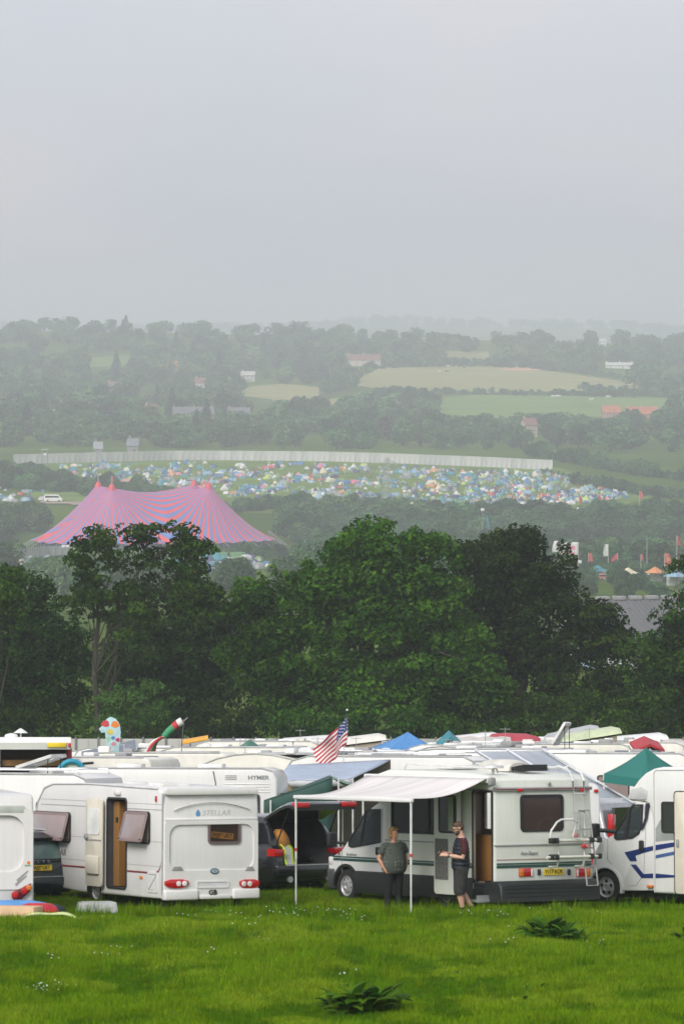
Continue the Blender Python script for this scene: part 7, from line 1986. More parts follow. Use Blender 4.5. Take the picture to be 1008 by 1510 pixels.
def man():
    M = Matrix.Translation(onground(679, 75.2)) @ Matrix.Rotation(R(-78), 4, 'Z')
    t = thing('person', 'man in navy body warmer and grey shorts looking down at his hands', 'person', M)
    hc = Vector((0.0, -0.06, 1.675)); tilt = R(20)
    bm = nb(); head_forms(bm, hc, 1.05, tilt, 0)
    chain(bm, [(0, 0.015, 1.46, 0.085, 0.08), (0, -0.005, 1.54, 0.066, 0.068), (0, -0.035, 1.62, 0.064, 0.07)])
    chain(bm, [(0, 0.01, 0.82, 0.155, 0.12), (0, 0, 0.94, 0.175, 0.14), (0, -0.01, 1.08, 0.17, 0.14), (0, 0, 1.25, 0.185, 0.135), (0, 0.01, 1.4, 0.19, 0.115), (0, 0.015, 1.49, 0.1, 0.08)])
    W_ = {1: (0.09, -0.30, 1.17), -1: (-0.05, -0.33, 1.19)}
    for s in (-1, 1):
        w_ = W_[s]; e = (0.245 * s, -0.02, 1.13)
        chain(bm, [(0.14 * s, 0.01, 1.44, 0.068), (0.21 * s, 0.015, 1.41, 0.07), (0.235 * s, 0.01, 1.28, 0.058), (e[0], e[1], e[2], 0.047), ((e[0] * 0.55 + w_[0] * 0.45), -0.15, (e[2] + w_[2]) / 2, 0.046), (w_[0], w_[1], w_[2], 0.031)])
        hand(bm, w_, (-0.25 * s, -0.9, 0.18), (s * 0.9, -0.1, 0.5), 1.06, 0.75, thumb=-s)
    legs = {1: [(0.1, 0, 0.94, 0.1, 0.12), (0.1, -0.02, 0.7, 0.088, 0.095), (0.1, -0.05, 0.49, 0.06, 0.065), (0.1, -0.03, 0.34, 0.057, 0.066), (0.1, 0.02, 0.1, 0.036, 0.042)],
            -1: [(-0.09, 0, 0.94, 0.1, 0.12), (-0.085, 0.0, 0.7, 0.088, 0.095), (-0.07, -0.02, 0.49, 0.06, 0.065), (-0.05, 0.09, 0.34, 0.057, 0.066), (-0.03, 0.23, 0.11, 0.036, 0.042)]}
    for s in (-1, 1):
        chain(bm, legs[s]); a = Vector(legs[s][-1][:3])
        chain(bm, [(a.x, a.y + 0.05, 0.05, 0.034, 0.04), (a.x, a.y, 0.05, 0.038, 0.042), (a.x, a.y - 0.14, 0.035, 0.042, 0.026), (a.x, a.y - 0.2, 0.03, 0.028, 0.016)])
    fuse('body', bm, skin_m, t, 0.011, 3)
    # maroon shirt under a quilted navy body warmer
    bm = nb(); chain(bm, [(0, 0.0, 0.96, 0.185, 0.15), (0, -0.01, 1.1, 0.18, 0.15), (0, 0, 1.27, 0.195, 0.145), (0, 0.01, 1.4, 0.2, 0.125), (0, 0.012, 1.5, 0.1, 0.09)], 18)
    for s in (-1, 1): chain(bm, [(0.12 * s, 0.01, 1.43, 0.08), (0.21 * s, 0.015, 1.41, 0.084), (0.24 * s, 0.01, 1.3, 0.078), (0.25 * s, 0.0, 1.205, 0.074)])
    fuse('shirt', bm, pm('maroon_cotton', (0.05, 0.006, 0.013), 0.85), t, 0.013, 2)
    bm = nb(); pts = []
    for k in range(17):
        z = 0.88 + 0.60 * k / 16; q = 0.008 * (1 if k % 2 else -0.4)
        f = [0.205, 0.207, 0.208, 0.21, 0.21, 0.208, 0.207, 0.207, 0.208, 0.21, 0.212, 0.214, 0.212, 0.205, 0.19, 0.165, 0.12][k]; g = [0.172, 0.176, 0.18, 0.18, 0.178, 0.174, 0.17, 0.168, 0.166, 0.164, 0.16, 0.155, 0.148, 0.14, 0.13, 0.115, 0.1][k]
        pts.append((0, -0.005 + 0.01 * k / 16, z, f * 0.97 + q, g + q))
    chain(bm, pts, 24); fuse('body_warmer', bm, pm('navy_quilt', (0.006, 0.010, 0.020), 0.55, var=0.15, scale=10), t, 0.011, 1)
    bm = nb(); chain(bm, [(0, 0.01, 0.8, 0.17, 0.135), (0, 0.005, 0.95, 0.185, 0.155), (0, 0, 1.02, 0.185, 0.155)])
    for s in (-1, 1): a, b, c = legs[s][0], legs[s][1], legs[s][2]; chain(bm, [(a[0], a[1], 0.92, 0.118, 0.14), (b[0], b[1], 0.7, 0.112, 0.13), (c[0], c[1] + 0.005, 0.46, 0.105, 0.118), (c[0], c[1] + 0.01, 0.4, 0.104, 0.116)])
    fuse('shorts', bm, pm('charcoal_cotton', (0.03, 0.029, 0.029), 0.85, var=0.25, scale=9), t, 0.013, 2)
    for s in (-1, 1):
        a = Vector(legs[s][-1][:3]); bm = nb()
        chain(bm, [(a.x, a.y + 0.085, 0.05, 0.036, 0.045), (a.x, a.y + 0.02, 0.07, 0.046, 0.055), (a.x, a.y - 0.12, 0.04, 0.05, 0.04), (a.x, a.y - 0.21, 0.03, 0.03, 0.02)]); sh = fuse('shoe', bm, pm('blue_trainer', (0.02, 0.05, 0.14), 0.6), t, 0.01, 2)
        bm = nb(); box(bm, a.x - 0.05, a.x + 0.05, a.y - 0.2, a.y + 0.1, 0.005, 0.03, bev=0.012); obj('sole', bm, pm('red_sole', (0.5, 0.05, 0.07), 0.6), sh)
        bm = nb(); chain(bm, [(a.x, a.y + 0.0, 0.09, 0.046, 0.05), (a.x, a.y - 0.01, 0.15, 0.044, 0.05)]); obj('sock', bm, pm('black_cotton', (0.005, 0.0055, 0.008), 0.85), t, 60)
    Mh = Matrix.Rotation(tilt, 4, 'X'); s_ = 1.05
    bm = nb()
    for o_, r_ in (((0, 0.02, 0.058), (0.08, 0.096, 0.072)), ((0, 0.06, 0.01), (0.078, 0.06, 0.07)), ((0, -0.05, 0.1), (0.055, 0.035, 0.022))): blob(bm, hc + Mh @ (Vector(o_) * s_), tuple(q * s_ for q in r_), Mh)
    fuse('hair', bm, pm('brown_hair', (0.10, 0.055, 0.03), 0.7, var=0.3, scale=40), t, 0.009, 1)
    bm = nb()
    for o_, r_ in (((0, -0.052, -0.088), (0.05, 0.042, 0.034)), ((0.048, -0.03, -0.06), (0.02, 0.045, 0.042)), ((-0.048, -0.03, -0.06), (0.02, 0.045, 0.042)), ((0, -0.082, -0.042), (0.03, 0.012, 0.008))): blob(bm, hc + Mh @ (Vector(o_) * s_), tuple(q * s_ for q in r_), Mh)
    fuse('beard', bm, pm('beard_brown', (0.075, 0.045, 0.03), 0.8, var=0.3, scale=40), t, 0.008, 1)
    bm = nb()
    for sx in (-1, 1):
        blob(bm, hc + Mh @ (Vector((0.033 * sx, -0.094, 0.012)) * s_), (0.028, 0.008, 0.019), Mh); tube(bm, [hc + Mh @ (Vector((0.058 * sx, -0.088, 0.02)) * s_), hc + Mh @ (Vector((0.083 * sx, 0.01, 0.018)) * s_)], 0.004, 5)
    tube(bm, [hc + Mh @ Vector((-0.02, -0.104, 0.02)), hc + Mh @ Vector((0.02, -0.104, 0.02))], 0.004, 5)
    obj('sunglasses', bm, pm('black_gloss', (0.008, 0.008, 0.01), 0.1), t)
    w_ = Vector(W_[1]); e = Vector((0.245, -0.02, 1.13)); bm = nb(); q = w_.lerp(e, 0.08); d_ = (e - w_).normalized(); tube(bm, [q, q + d_ * 0.035], 0.037, 14); obj('wristband', bm, pm('black_gloss', (0.008, 0.008, 0.01), 0.1), t)
    # phone between the hands
    bm = nb(); box(bm, -0.036, 0.036, -0.005, 0.005, -0.072, 0.072, bev=0.004)
    o = obj('phone', bm, pm('black_gloss', (0.008, 0.008, 0.01), 0.1), M=M @ Matrix.Translation((0.02, -0.43, 1.225)) @ Matrix.Rotation(R(-40), 4, 'X'))
    tag(o, 'black phone held between the hands of the man in shorts', 'phone')
man()
# ================================================================== the rows of campers behind
def gy_(d): return 1054 + F * H0 / d
def camper(px, d, yaw, L, W, ytop, label, style='caravan', name='touring_caravan', cat='caravan', paint=None, windows=True, stripe=None, group=None, hatch=True, rails=False, lights=True, nwin=3):
    """a camper further back; origin at the near rear corner (its left rear), pixel px, roof at photo row ytop"""
    M = frame(px, d, yaw)
    t = thing(name, label, cat, M, group)
    H = (gy_(d) - ytop) / F * d
    pt_ = paint or W1
    b = 0.32
    if style == 'caravan': prof = [(0.03, b), (-0.03, b + 0.5), (0.0, H - 0.4), (0.08, H - 0.1), (0.35, H), (L - 0.9, H), (L - 0.45, H - 0.12), (L - 0.15, H - 0.5), (L, H - 1.1), (L - 0.05, b + 0.6), (L - 0.3, b)]
    elif style == 'arch': prof = [(0.1, b), (-0.05, b + 0.9)] + [(L / 2 - (L / 2 + 0.02) * math.cos(q), b + 1.1 + (H - b - 1.1) * math.sin(q)) for q in [math.pi * k / 14 for k in range(1, 14)]] + [(L + 0.05, b + 0.9), (L - 0.1, b)]
    elif style == 'coach': prof = [(0.02, b), (0.0, H - 0.25), (0.08, H - 0.07), (0.3, H), (L - 1.7, H), (L - 1.1, H - 0.05), (L - 0.8, H - 0.35), (L - 0.85, H - 0.75), (L - 0.35, H - 1.35), (L, H - 1.55), (L + 0.03, b + 0.2), (L - 0.1, b)]
    elif style == 'integral': prof = [(0.02, b), (-0.02, b + 0.6), (0.0, H - 0.25), (0.12, H - 0.06), (0.35, H), (L - 1.1, H), (L - 0.75, H - 0.12), (L - 0.15, H - 1.2), (L, H - 1.7), (L - 0.02, b + 0.1)]
    else: prof = [(0.02, b), (0.0, H - 0.2), (0.08, H - 0.06), (0.25, H), (L - 1.5, H), (L - 1.15, H - 0.1), (L - 0.75, H - 0.75), (L - 0.15, H - 1.0), (L, H - 1.25), (L, b)]
    bm = nb(); prism(bm, prof, 'y', -W, 0, bev=0.06, seg=3); obj('body', bm, pt_, t)
    if windows:
        for k in range(nwin):
            x0 = 0.4 + (L - 1.6) * k / nwin; x1 = x0 + (L - 1.6) / nwin * 0.68
            P = rrect(x0, x1, H - 1.25, H - 0.6, 0.08); win(t, P, 'y', 0.0, 1, RUB, TINT if k % 2 else pm('dark_pane', (0.03, 0.035, 0.03), 0.08, coat=0.4))
        P = rrect(-W * 0.75, -W * 0.25, H - 1.25, H - 0.6, 0.08); win(t, P, 'x', -0.02, -1, RUB, TINT, name='rear_window')
    if lights:
        for y in (-0.2, -W + 0.2):
            bm = nb(); box(bm, -0.07, 0.0, y - 0.08, y + 0.08, b + 0.2, b + 0.5, bev=0.02); obj('tail_light', bm, LAMP_R, t)
    if hatch:
        for x in (L * 0.28, L * 0.6):
            bm = nb(); box(bm, x - 0.3, x + 0.3, -W * 0.66, -W * 0.36, H - 0.01, H + 0.09, bev=0.03); obj('roof_light', bm, pm('roof_light', (0.7, 0.7, 0.68), 0.3), t)
    if rails:
        for y in (-0.25, -W + 0.25):
            bm = nb(); tube(bm, [(0.3, y, H - 0.02), (0.35, y, H + 0.09), (L * 0.6, y, H + 0.1), (L * 0.62, y, H - 0.01)], 0.02, 6); obj('roof_rail', bm, ALU, t)
        for x in (0.6, L * 0.4): bm = nb(); tube(bm, [(x, -0.25, H + 0.1), (x, -W + 0.25, H + 0.1)], 0.018, 6); obj('roof_bar', bm, ALU, t)
    if stripe:
        bm = nb(); box(bm, 0.1, L - 0.5, 0.0, 0.006, H * 0.42, H * 0.42 + 0.1); obj('stripe', bm, stripe, t)
    for x in ((L * 0.45,) if style in ('caravan', 'arch') else (L * 0.24, L - 0.75)):
        for s, y in ((1, -0.03), (-1, -W + 0.03)): wheel(t, x, y, 0.31, 0.18, s)
    bm = nb(); tube(bm, [(x, 0.0, z) for x, z in prof[3:-3]], 0.018, 5); obj('awning_rail', bm, pm('rail_grey', (0.42, 0.43, 0.43), 0.5), t)
    return t, M, H
def skylight(M, H, x, y, w_, l_, t, ang=38, mat=None, name='open_skylight'):
    Mx = Matrix.Translation((x, y, H + 0.1)) @ Matrix.Rotation(R(ang), 4, 'Y')
    bm = nb(); P = rrect(-l_, 0, -w_ / 2, w_ / 2, 0.06); ring(bm, P, inset(P, 0.09), 'z', 0, 0.07); o = obj(name, bm, pm('skylight_frame', (0.62, 0.62, 0.6), 0.4), t, M=Mx)
    bm = nb(); prism(bm, inset(P, 0.085), 'z', 0.02, 0.045); obj('pane', bm, glass('smoke_dome', (0.7, 0.72, 0.72), 0.35, (0.3, 0.3, 0.29)), o)
    for yy in (-w_ / 2 + 0.1, w_ / 2 - 0.1):
        bm = nb(); p = Mx @ Vector((-l_ * 0.85, yy, 0)); tube(bm, [p, (p.x, p.y + y * 0, H - 0.02)], 0.012, 5); obj('stay', bm, DKPL, t)
    return o
# --- second row
t, M, H = camper(408, 90.5, 84, 6.1, 2.2, 1134, 'long white side-on motorhome with grey lettering behind the open caravan', 'integral', 'motorhome', 'motorhome', nwin=3, hatch=True)
S = lambda px, py: (lambda v: (v.x, v.z))(loc(M, px, py, 1, 0.0))
text('side_lettering', 'HYMER', 0.13, pm('grey_letters', (0.2, 0.22, 0.22), 0.4), t, Matrix.Translation((S(381, 1147)[0], 0.004, S(381, 1147)[1])) @ SIDETXT, sx=1.2, bold=0.004)
for k in range(3):
    a, b = S(332, 1144 + 2.6 * k), S(349, 1144 + 2.6 * k); bm = nb(); box(bm, b[0], a[0], 0, 0.006, a[1] - 0.012, a[1] + 0.012); obj('emblem_bar', bm, GREYPL, t)
for k in range(4):
    a, b = S(330, 1156 + 4 * k), S(398, 1156 + 4 * k); bm = nb(); box(bm, b[0], a[0], 0, 0.012, a[1] - 0.01, a[1] + 0.01, bev=0.004); obj('ribbed_panel', bm, W2, t)
x, z = S(317, 1137); bm = nb(); tube(bm, [(x + 0.04, 0.004, z), (x - 0.02, 0.004, z - 0.3), (x - 0.03, 0.004, z - 0.9)], 0.012, 5); obj('body_seam', bm, RUB, t)
t, M, H = camper(128, 86.5, 70, 5.4, 2.2, 1143, 'white caravan with a raised smoky skylight behind the left edge caravan', 'caravan', windows=True, rails=True)
skylight(M, H, 2.0, -0.9, 0.9, 0.95, t, 17)
t, M, H = camper(762, 84.6, 22, 4.8, 2.05, 1157, 'plain white box van standing right behind the motorhome with the ladder', 'van', 'box_van', 'van', W2, windows=False, hatch=False)
bm = nb(); box(bm, -0.05, 0.0, -1.2, -0.45, 0.5, H - 0.45, bev=0.02); obj('rear_door', bm, W2, t)
for y in (-0.12, -1.93): bm = nb(); box(bm, -0.04, 0.0, y - 0.05, y + 0.05, H - 0.2, H - 0.13, bev=0.012); obj('marker_lamp', bm, LAMP_R, t)
# silver people carrier
M = frame(925, 93.0, 60); t = thing('people_carrier', 'silver people carrier with dark windows between the box van and the navy striped motorhome', 'car', M)
sil = pm('silver_paint', (0.45, 0.46, 0.48), 0.25, metal=0.4, coat=0.5)
car_body(t, [(0.0, 0.3), (0.0, 0.9), (0.12, 1.0), (0.3, 1.75), (0.5, 1.86), (2.6, 1.88), (3.3, 1.4), (3.6, 1.05), (4.4, 0.9), (4.55, 0.6), (4.5, 0.28)], None, 1.85, sil, wheels=(0.9, 3.7), wr=0.33, bev=0.08)
for s in (-1, 1):
    bm = nb(); prism(bm, [(0.5, 1.1), (3.3, 1.1), (2.55, 1.72), (0.55, 1.72)], 'y', s * 0.90, s * 0.945); obj('side_window', bm, pm('dark_car_glass', (0.02, 0.022, 0.025), 0.06), t)
    for x in (0.9, 3.7): wheel(t, x, s * 0.92, 0.33, 0.2, s)
    bm = nb(); box(bm, -0.04, 0.1, s * 0.9, s * 0.72, 0.9, 1.5, bev=0.02); obj('tail_light', bm, LAMP_R, t)
bm = nb(); prism(bm, [(-0.75, 1.1), (0.75, 1.1), (0.65, 1.65), (-0.65, 1.65)], 'x', 0.1, 0.02); obj('rear_window', bm, MATS['dark_car_glass'], t)
# --- third row
R3 = [(498, 103, 62, 5.2, 2.2, 1113, 'white caravan with arched grey end under the striped flag', 'arch', {}),
      (700, 101, 70, 5.6, 2.2, 1117, 'white caravan directly behind the roof air unit', 'caravan', {'rails': True}),
      (610, 110, 76, 5.8, 2.2, 1113, 'white caravan with roof bars in front of the blue gazebo', 'caravan', {'rails': True}),
      (742, 112, 40, 5.4, 2.2, 1102, 'white caravan with a curved pale grey end beside the sloping awning', 'arch', {}),
      (860, 108, 74, 6.0, 2.25, 1106, 'white motorhome whose roof skylight stands wide open', 'coach', {'name': 'motorhome', 'cat': 'motorhome'}),
      (1020, 106, 78, 5.6, 2.2, 1112, 'white caravan behind the green gazebo', 'caravan', {}),
      (338, 117, 80, 5.6, 2.1, 1111, 'white high-top camper van behind the long lettered motorhome', 'coach', {'name': 'camper_van', 'cat': 'camper van', 'rails': False, 'hatch': False}),
      (222, 113, 66, 5.0, 2.0, 1118, 'white camper van with two black curved stripes', 'van', {'name': 'camper_van', 'cat': 'camper van', 'hatch': False}),
      (470, 128, 82, 5.8, 2.2, 1103, 'white caravan behind the grey awning', 'caravan', {}),
      (560, 135, 70, 5.6, 2.2, 1109, 'white motorhome roof beside the blue gazebo', 'coach', {'name': 'motorhome', 'cat': 'motorhome', 'rails': True}),
      (690, 132, 86, 5.6, 2.2, 1112, 'white caravan below the teal tent', 'caravan', {}),
      (820, 138, 80, 5.8, 2.2, 1099, 'white caravan behind the open skylight', 'caravan', {'rails': True}),
      (930, 130, 84, 6.0, 2.2, 1098, 'long white motorhome beneath the green pop-up roof', 'integral', {'name': 'motorhome', 'cat': 'motorhome'}),
      (1010, 140, 75, 5.6, 2.2, 1096, 'white caravan beside the red porch awning', 'caravan', {}),
      (470, 152, 80, 5.4, 2.2, 1094, 'white caravan near the fence under the ash tree', 'caravan', {}),
      (300, 146, 84, 6.0, 2.2, 1104, 'white camper under the orange roof board', 'van', {'name': 'camper_van', 'cat': 'camper van', 'hatch': True}),
      (640, 158, 60, 5.0, 2.1, 1095, 'white van near the fence behind the blue gazebo', 'van', {'name': 'van', 'cat': 'van', 'hatch': False}),
      (880, 156, 84, 5.6, 2.2, 1094, 'white caravan near the fence with low roof', 'caravan', {}),
      (985, 160, 80, 5.6, 2.2, 1093, 'white motorhome in the last row by the field strip', 'coach', {'name': 'motorhome', 'cat': 'motorhome'}),
      (215, 150, 76, 5.2, 2.1, 1109, 'white camper carrying two tilted solar panels', 'van', {'name': 'camper_van', 'cat': 'camper van', 'hatch': False})]
KEEP = {}
for px, d, yaw, L, W, yt, lab, st, kw in R3:
    kw = dict(kw); nm = kw.pop('name', 'touring_caravan'); ct = kw.pop('cat', 'caravan')
    pnt = (W1, W2, pm('aged_cream', (0.68, 0.66, 0.60), 0.4, var=0.06), pm('cool_white', (0.68, 0.70, 0.71), 0.4, var=0.05))[int(px) % 4]
    KEEP[lab] = camper(px, d, yaw, L, W, yt, lab, st, nm, ct, pnt, **kw)
rk_ = random.Random(4)
for lab, (t, M, H) in KEEP.items():      # roof clutter: grey roof sheets, vents, aerials, flat panels
    Lr = 3.6
    if rk_.random() < 0.6:
        bm = nb(); box(bm, 0.7, 0.7 + Lr * rk_.uniform(0.5, 1.0), -1.9, -0.35, H - 0.03, H + 0.03, bev=0.01); obj('roof_sheet', bm, pm('grey_roof_sheet', (0.36, 0.37, 0.38), 0.6, var=0.15, scale=2), t)
    for k in range(rk_.randint(1, 3)):
        x, y = rk_.uniform(0.6, 4.2), rk_.uniform(-1.8, -0.4); q = rk_.uniform(0.14, 0.24); bm = nb(); box(bm, x - q, x + q, y - q, y + q, H, H + rk_.uniform(0.1, 0.2), bev=0.04); obj('roof_vent', bm, (GREYPL, W2, pm('aged_white_plastic', (0.62, 0.60, 0.55), 0.5))[k % 3], t)
    if rk_.random() < 0.5:
        x, y = rk_.uniform(0.6, 4.0), rk_.uniform(-1.6, -0.5); hh = rk_.uniform(0.3, 0.7); bm = nb(); tube(bm, [(x, y, H), (x, y, H + hh)], 0.012, 5); tube(bm, [(x - 0.2, y, H + hh * 0.9), (x + 0.2, y, H + hh * 0.9)], 0.01, 5); obj('aerial', bm, GREYPL, t)
    if rk_.random() < 0.4:
        x = rk_.uniform(1.0, 3.0); bm = nb(); box(bm, x, x + 1.2, -1.5, -0.8, H + 0.031, H + 0.07); obj('solar_panel', bm, pm('solar_cells', (0.16, 0.18, 0.22), 0.2), t)
t, M, H = KEEP['white motorhome whose roof skylight stands wide open']; skylight(M, H, 1.05, -1.1, 0.8, 0.75, t, 58)
t, M, H = KEEP['white camper van with two black curved stripes']
for dx in (0, 0.45):
    bm = nb(); P = [(4.5 - dx - 2.4 * (1 - math.cos(q)), 0.006, H - 1.15 + (1.0) * math.sin(q)) for q in [R(6 * k) for k in range(15)]]; tube(bm, P, 0.035, 6); obj('black_stripe', bm, INK, t)
# tilted solar panels
for i, (px, d, yt, an) in enumerate(((172, 146, 1106, 14), (152, 140, 1112, 9))):
    M2 = Matrix.Translation(pt(px, yt, d)) @ Matrix.Rotation(R(-an), 4, 'Y') @ Matrix.Rotation(R(20), 4, 'X')
    t = thing('solar_panel', ('larger', 'smaller')[i] + ' tilted solar panel propped on a white camper roof', 'solar panel', M2)
    bm = nb(); box(bm, -0.8, 0.8, -0.5, 0.5, -0.02, 0.02); obj('frame', bm, ALU, t)
    bm = nb(); box(bm, -0.76, 0.76, -0.46, 0.46, 0.021, 0.026); obj('cells', bm, pm('solar_cells', (0.16, 0.18, 0.22), 0.2), t)
    for sx in (-0.7, 0.7): bm = nb(); tube(bm, [(sx, 0.3, -0.02), (sx, 0.3, -0.9)], 0.02, 5); obj('leg', bm, ALU, t)
# cloth shapes
def cloth(name, C, mat, parent=None, n=10, m=8, sag=0.15, fold=0.03, thick=0.02, M=None, seed=0):
    """fabric stretched between four world corners (a b / d c), hanging a little"""
    a, b, c, d = [Vector(q) for q in C]; bm = nb(); rows = []
    Mi = M.inverted() if M is not None else Matrix.Identity(4)
    for i in range(n + 1):
        u = i / n; row = []
        for j in range(m + 1):
            v = j / m
            p = a.lerp(b, u).lerp(d.lerp(c, u), v) + Vector((0, 0, -sag * math.sin(math.pi * u) * math.sin(math.pi * v) + fold * math.sin(u * 17 + seed) * math.sin(v * 5 + seed)))
            row.append(Mi @ p)
        rows.append(row)
    loft(bm, rows); o = obj(name, bm, mat, parent, 60)
    s = o.modifiers.new('thickness', 'SOLIDIFY'); s.thickness = thick
    return o
def pole(parent, a, b, r=0.02, mat=None, M=None, name='pole'):
    Mi = M.inverted() if M is not None else Matrix.Identity(4)
    bm = nb(); tube(bm, [Mi @ Vector(a), Mi @ Vector(b)], r, 6); return obj(name, bm, mat or lad_c, parent)
lad_c = pm('white_tube', (0.68, 0.69, 0.68), 0.4)
def gnd(p): return Vector((p.x, p.y, gz(p.x, p.y)))
# big sloping grey awning
M = Matrix.Translation(onground(810, 98)); t = thing('caravan_awning', 'large sloping silver-grey awning roof behind the rear ladder', 'awning', M)
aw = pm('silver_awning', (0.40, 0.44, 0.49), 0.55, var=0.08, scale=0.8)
A, B, C, D = pt(700, 1108, 95), pt(800, 1107, 102), pt(935, 1187, 99), pt(852, 1203, 92.5)
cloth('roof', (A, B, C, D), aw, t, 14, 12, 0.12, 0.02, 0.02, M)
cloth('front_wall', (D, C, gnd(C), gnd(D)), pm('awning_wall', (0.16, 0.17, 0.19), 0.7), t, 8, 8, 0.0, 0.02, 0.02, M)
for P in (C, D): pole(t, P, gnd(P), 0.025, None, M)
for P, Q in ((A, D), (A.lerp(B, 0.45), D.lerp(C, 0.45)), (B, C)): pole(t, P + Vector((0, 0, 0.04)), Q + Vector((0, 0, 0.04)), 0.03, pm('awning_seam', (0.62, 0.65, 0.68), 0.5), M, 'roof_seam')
# dark green lean-to over the black car's bonnet
M = Matrix.Translation(onground(455, 90)); t = thing('tarpaulin_shelter', 'dark green tarpaulin shelter rising behind the raised tailgate', 'shelter', M)
gt = pm('bottle_green_canvas', (0.022, 0.075, 0.06), 0.7, var=0.1, scale=2); gt2 = pm('pale_green_canvas', (0.20, 0.30, 0.25), 0.7, var=0.1, scale=2)  # paler green for the top sheet than for the side and back
A, B, C, D = pt(486, 1143, 92.0), pt(490, 1146, 89.0), pt(389, 1181, 88.6), pt(400, 1177, 91.6)
cloth('side_sheet', (A, B, C, D), gt, t, 8, 8, 0.1, 0.02, 0.02, M)
E_, F_ = pt(535, 1164, 89.4), pt(530, 1160, 92)
cloth('top_sheet', (A, B, E_, F_), gt2, t, 8, 8, 0.06, 0.02, 0.02, M)
cloth('back_sheet', (C.lerp(B, 0.0), B, gnd(B) + Vector((0, 0, 0.2)), gnd(C) + Vector((0, 0, 0.2))), gt, t, 8, 8, 0, 0.03, 0.02, M @ Matrix.Translation((0, 0, 0)))
for P in (pt(399, 1180, 88.6), pt(499, 1148, 89.0), E_): pole(t, P, gnd(P), 0.022, None, M)
# blue-grey side awning
M = Matrix.Translation(onground(470, 98)); t = thing('side_awning', 'pale blue-grey side awning in front of the arched caravan', 'awning', M)
A, B, C, D = pt(425, 1128, 99), pt(575, 1120, 101), pt(520, 1148, 95.5), pt(408, 1151, 95)
cloth('roof', (A, B, C, D), pm('blue_grey_fabric', (0.36, 0.43, 0.54), 0.6, var=0.08), t, 12, 8, 0.06, 0.015, 0.02, M)
cloth('valance', (D, C, C - Vector((0, 0, 0.18)), D - Vector((0, 0, 0.18))), pm('valance_white', (0.6, 0.62, 0.63), 0.6), t, 8, 2, 0, 0.01, 0.02, M)
cloth('back_wall', (A, B, gnd(B), gnd(A)), pm('brown_canvas', (0.14, 0.12, 0.09), 0.8), t, 8, 6, 0, 0.02, 0.02, M)
for P in (C, D): pole(t, P, gnd(P), 0.022, None, M)
M = Matrix.Translation(onground(418, 93)); t = thing('ridge_tent', 'olive brown tent flap beside the pale blue-grey awning', 'tent', M)
A, B, C, D = pt(412, 1153, 94), pt(425, 1155, 95), pt(436, 1172, 93), pt(414, 1172, 92.5); cloth('flap', (A, B, C, D), pm('olive_canvas', (0.25, 0.2, 0.08), 0.8), t, 5, 5, 0, 0.01, 0.02, M); cloth('wall', (D, C, gnd(C), gnd(D)), pm('olive_canvas', (0.25, 0.2, 0.08), 0.8), t, 5, 5, 0, 0.02, 0.02, M)
# gazebos
def gazebo(px, d, ypk, yev, wpx, label, mat, yaw=20):
    k = d / F; r = wpx * k / 2; M = Matrix.Translation(onground(px, d)) @ Matrix.Rotation(R(yaw), 4, 'Z')
    t = thing('gazebo', label, 'gazebo', M); g = gz((px - CX) * k, d)
    zp, ze = CAMZ - (ypk - HY) * k - g, CAMZ - (yev - HY) * k - g
    s = r * 0.86
    cs = [(s, s), (-s, s), (-s, -s), (s, -s)]
    for i in range(4):
        a, b = cs[i], cs[(i + 1) % 4]; bm = nb(); rows = []
        for j in range(9):
            v = j / 8; row = []
            for q in range(7):
                u = q / 6; x = (a[0] + (b[0] - a[0]) * u) * v; y = (a[1] + (b[1] - a[1]) * u) * v
                row.append((x, y, zp + (ze - zp) * v ** 0.92 - 0.10 * math.sin(math.pi * v) * (0.4 + 0.6 * math.sin(math.pi * u))))
            rows.append(row)
        loft(bm, rows); o = obj('roof_panel', bm, mat, t, 40); o.modifiers.new('thickness', 'SOLIDIFY').thickness = 0.02
        bm = nb(); loft(bm, [[(a[0] + (b[0] - a[0]) * u, a[1] + (b[1] - a[1]) * u, ze), ((a[0] + (b[0] - a[0]) * u) * 1.01, (a[1] + (b[1] - a[1]) * u) * 1.01, ze - 0.22)] for u in [q / 6 for q in range(7)]]); o = obj('valance', bm, mat, t, 40)
        bm = nb(); tube(bm, [(a[0] * 0.98, a[1] * 0.98, -0.1), (a[0] * 0.98, a[1] * 0.98, ze)], 0.025, 6); obj('leg', bm, lad_c, t)
    return t
gazebo(601, 146, 1079, 1110, 130, 'bright blue gazebo roof rising above the white caravan roofs', pm('gazebo_blue', (0.07, 0.23, 0.50), 0.6, var=0.06, scale=1.5), 12)
gazebo(952, 99.5, 1102, 1142, 104, 'dark green pyramid gazebo beside the navy striped motorhome', pm('gazebo_green', (0.012, 0.15, 0.125), 0.6, var=0.08, scale=1.5), 38)
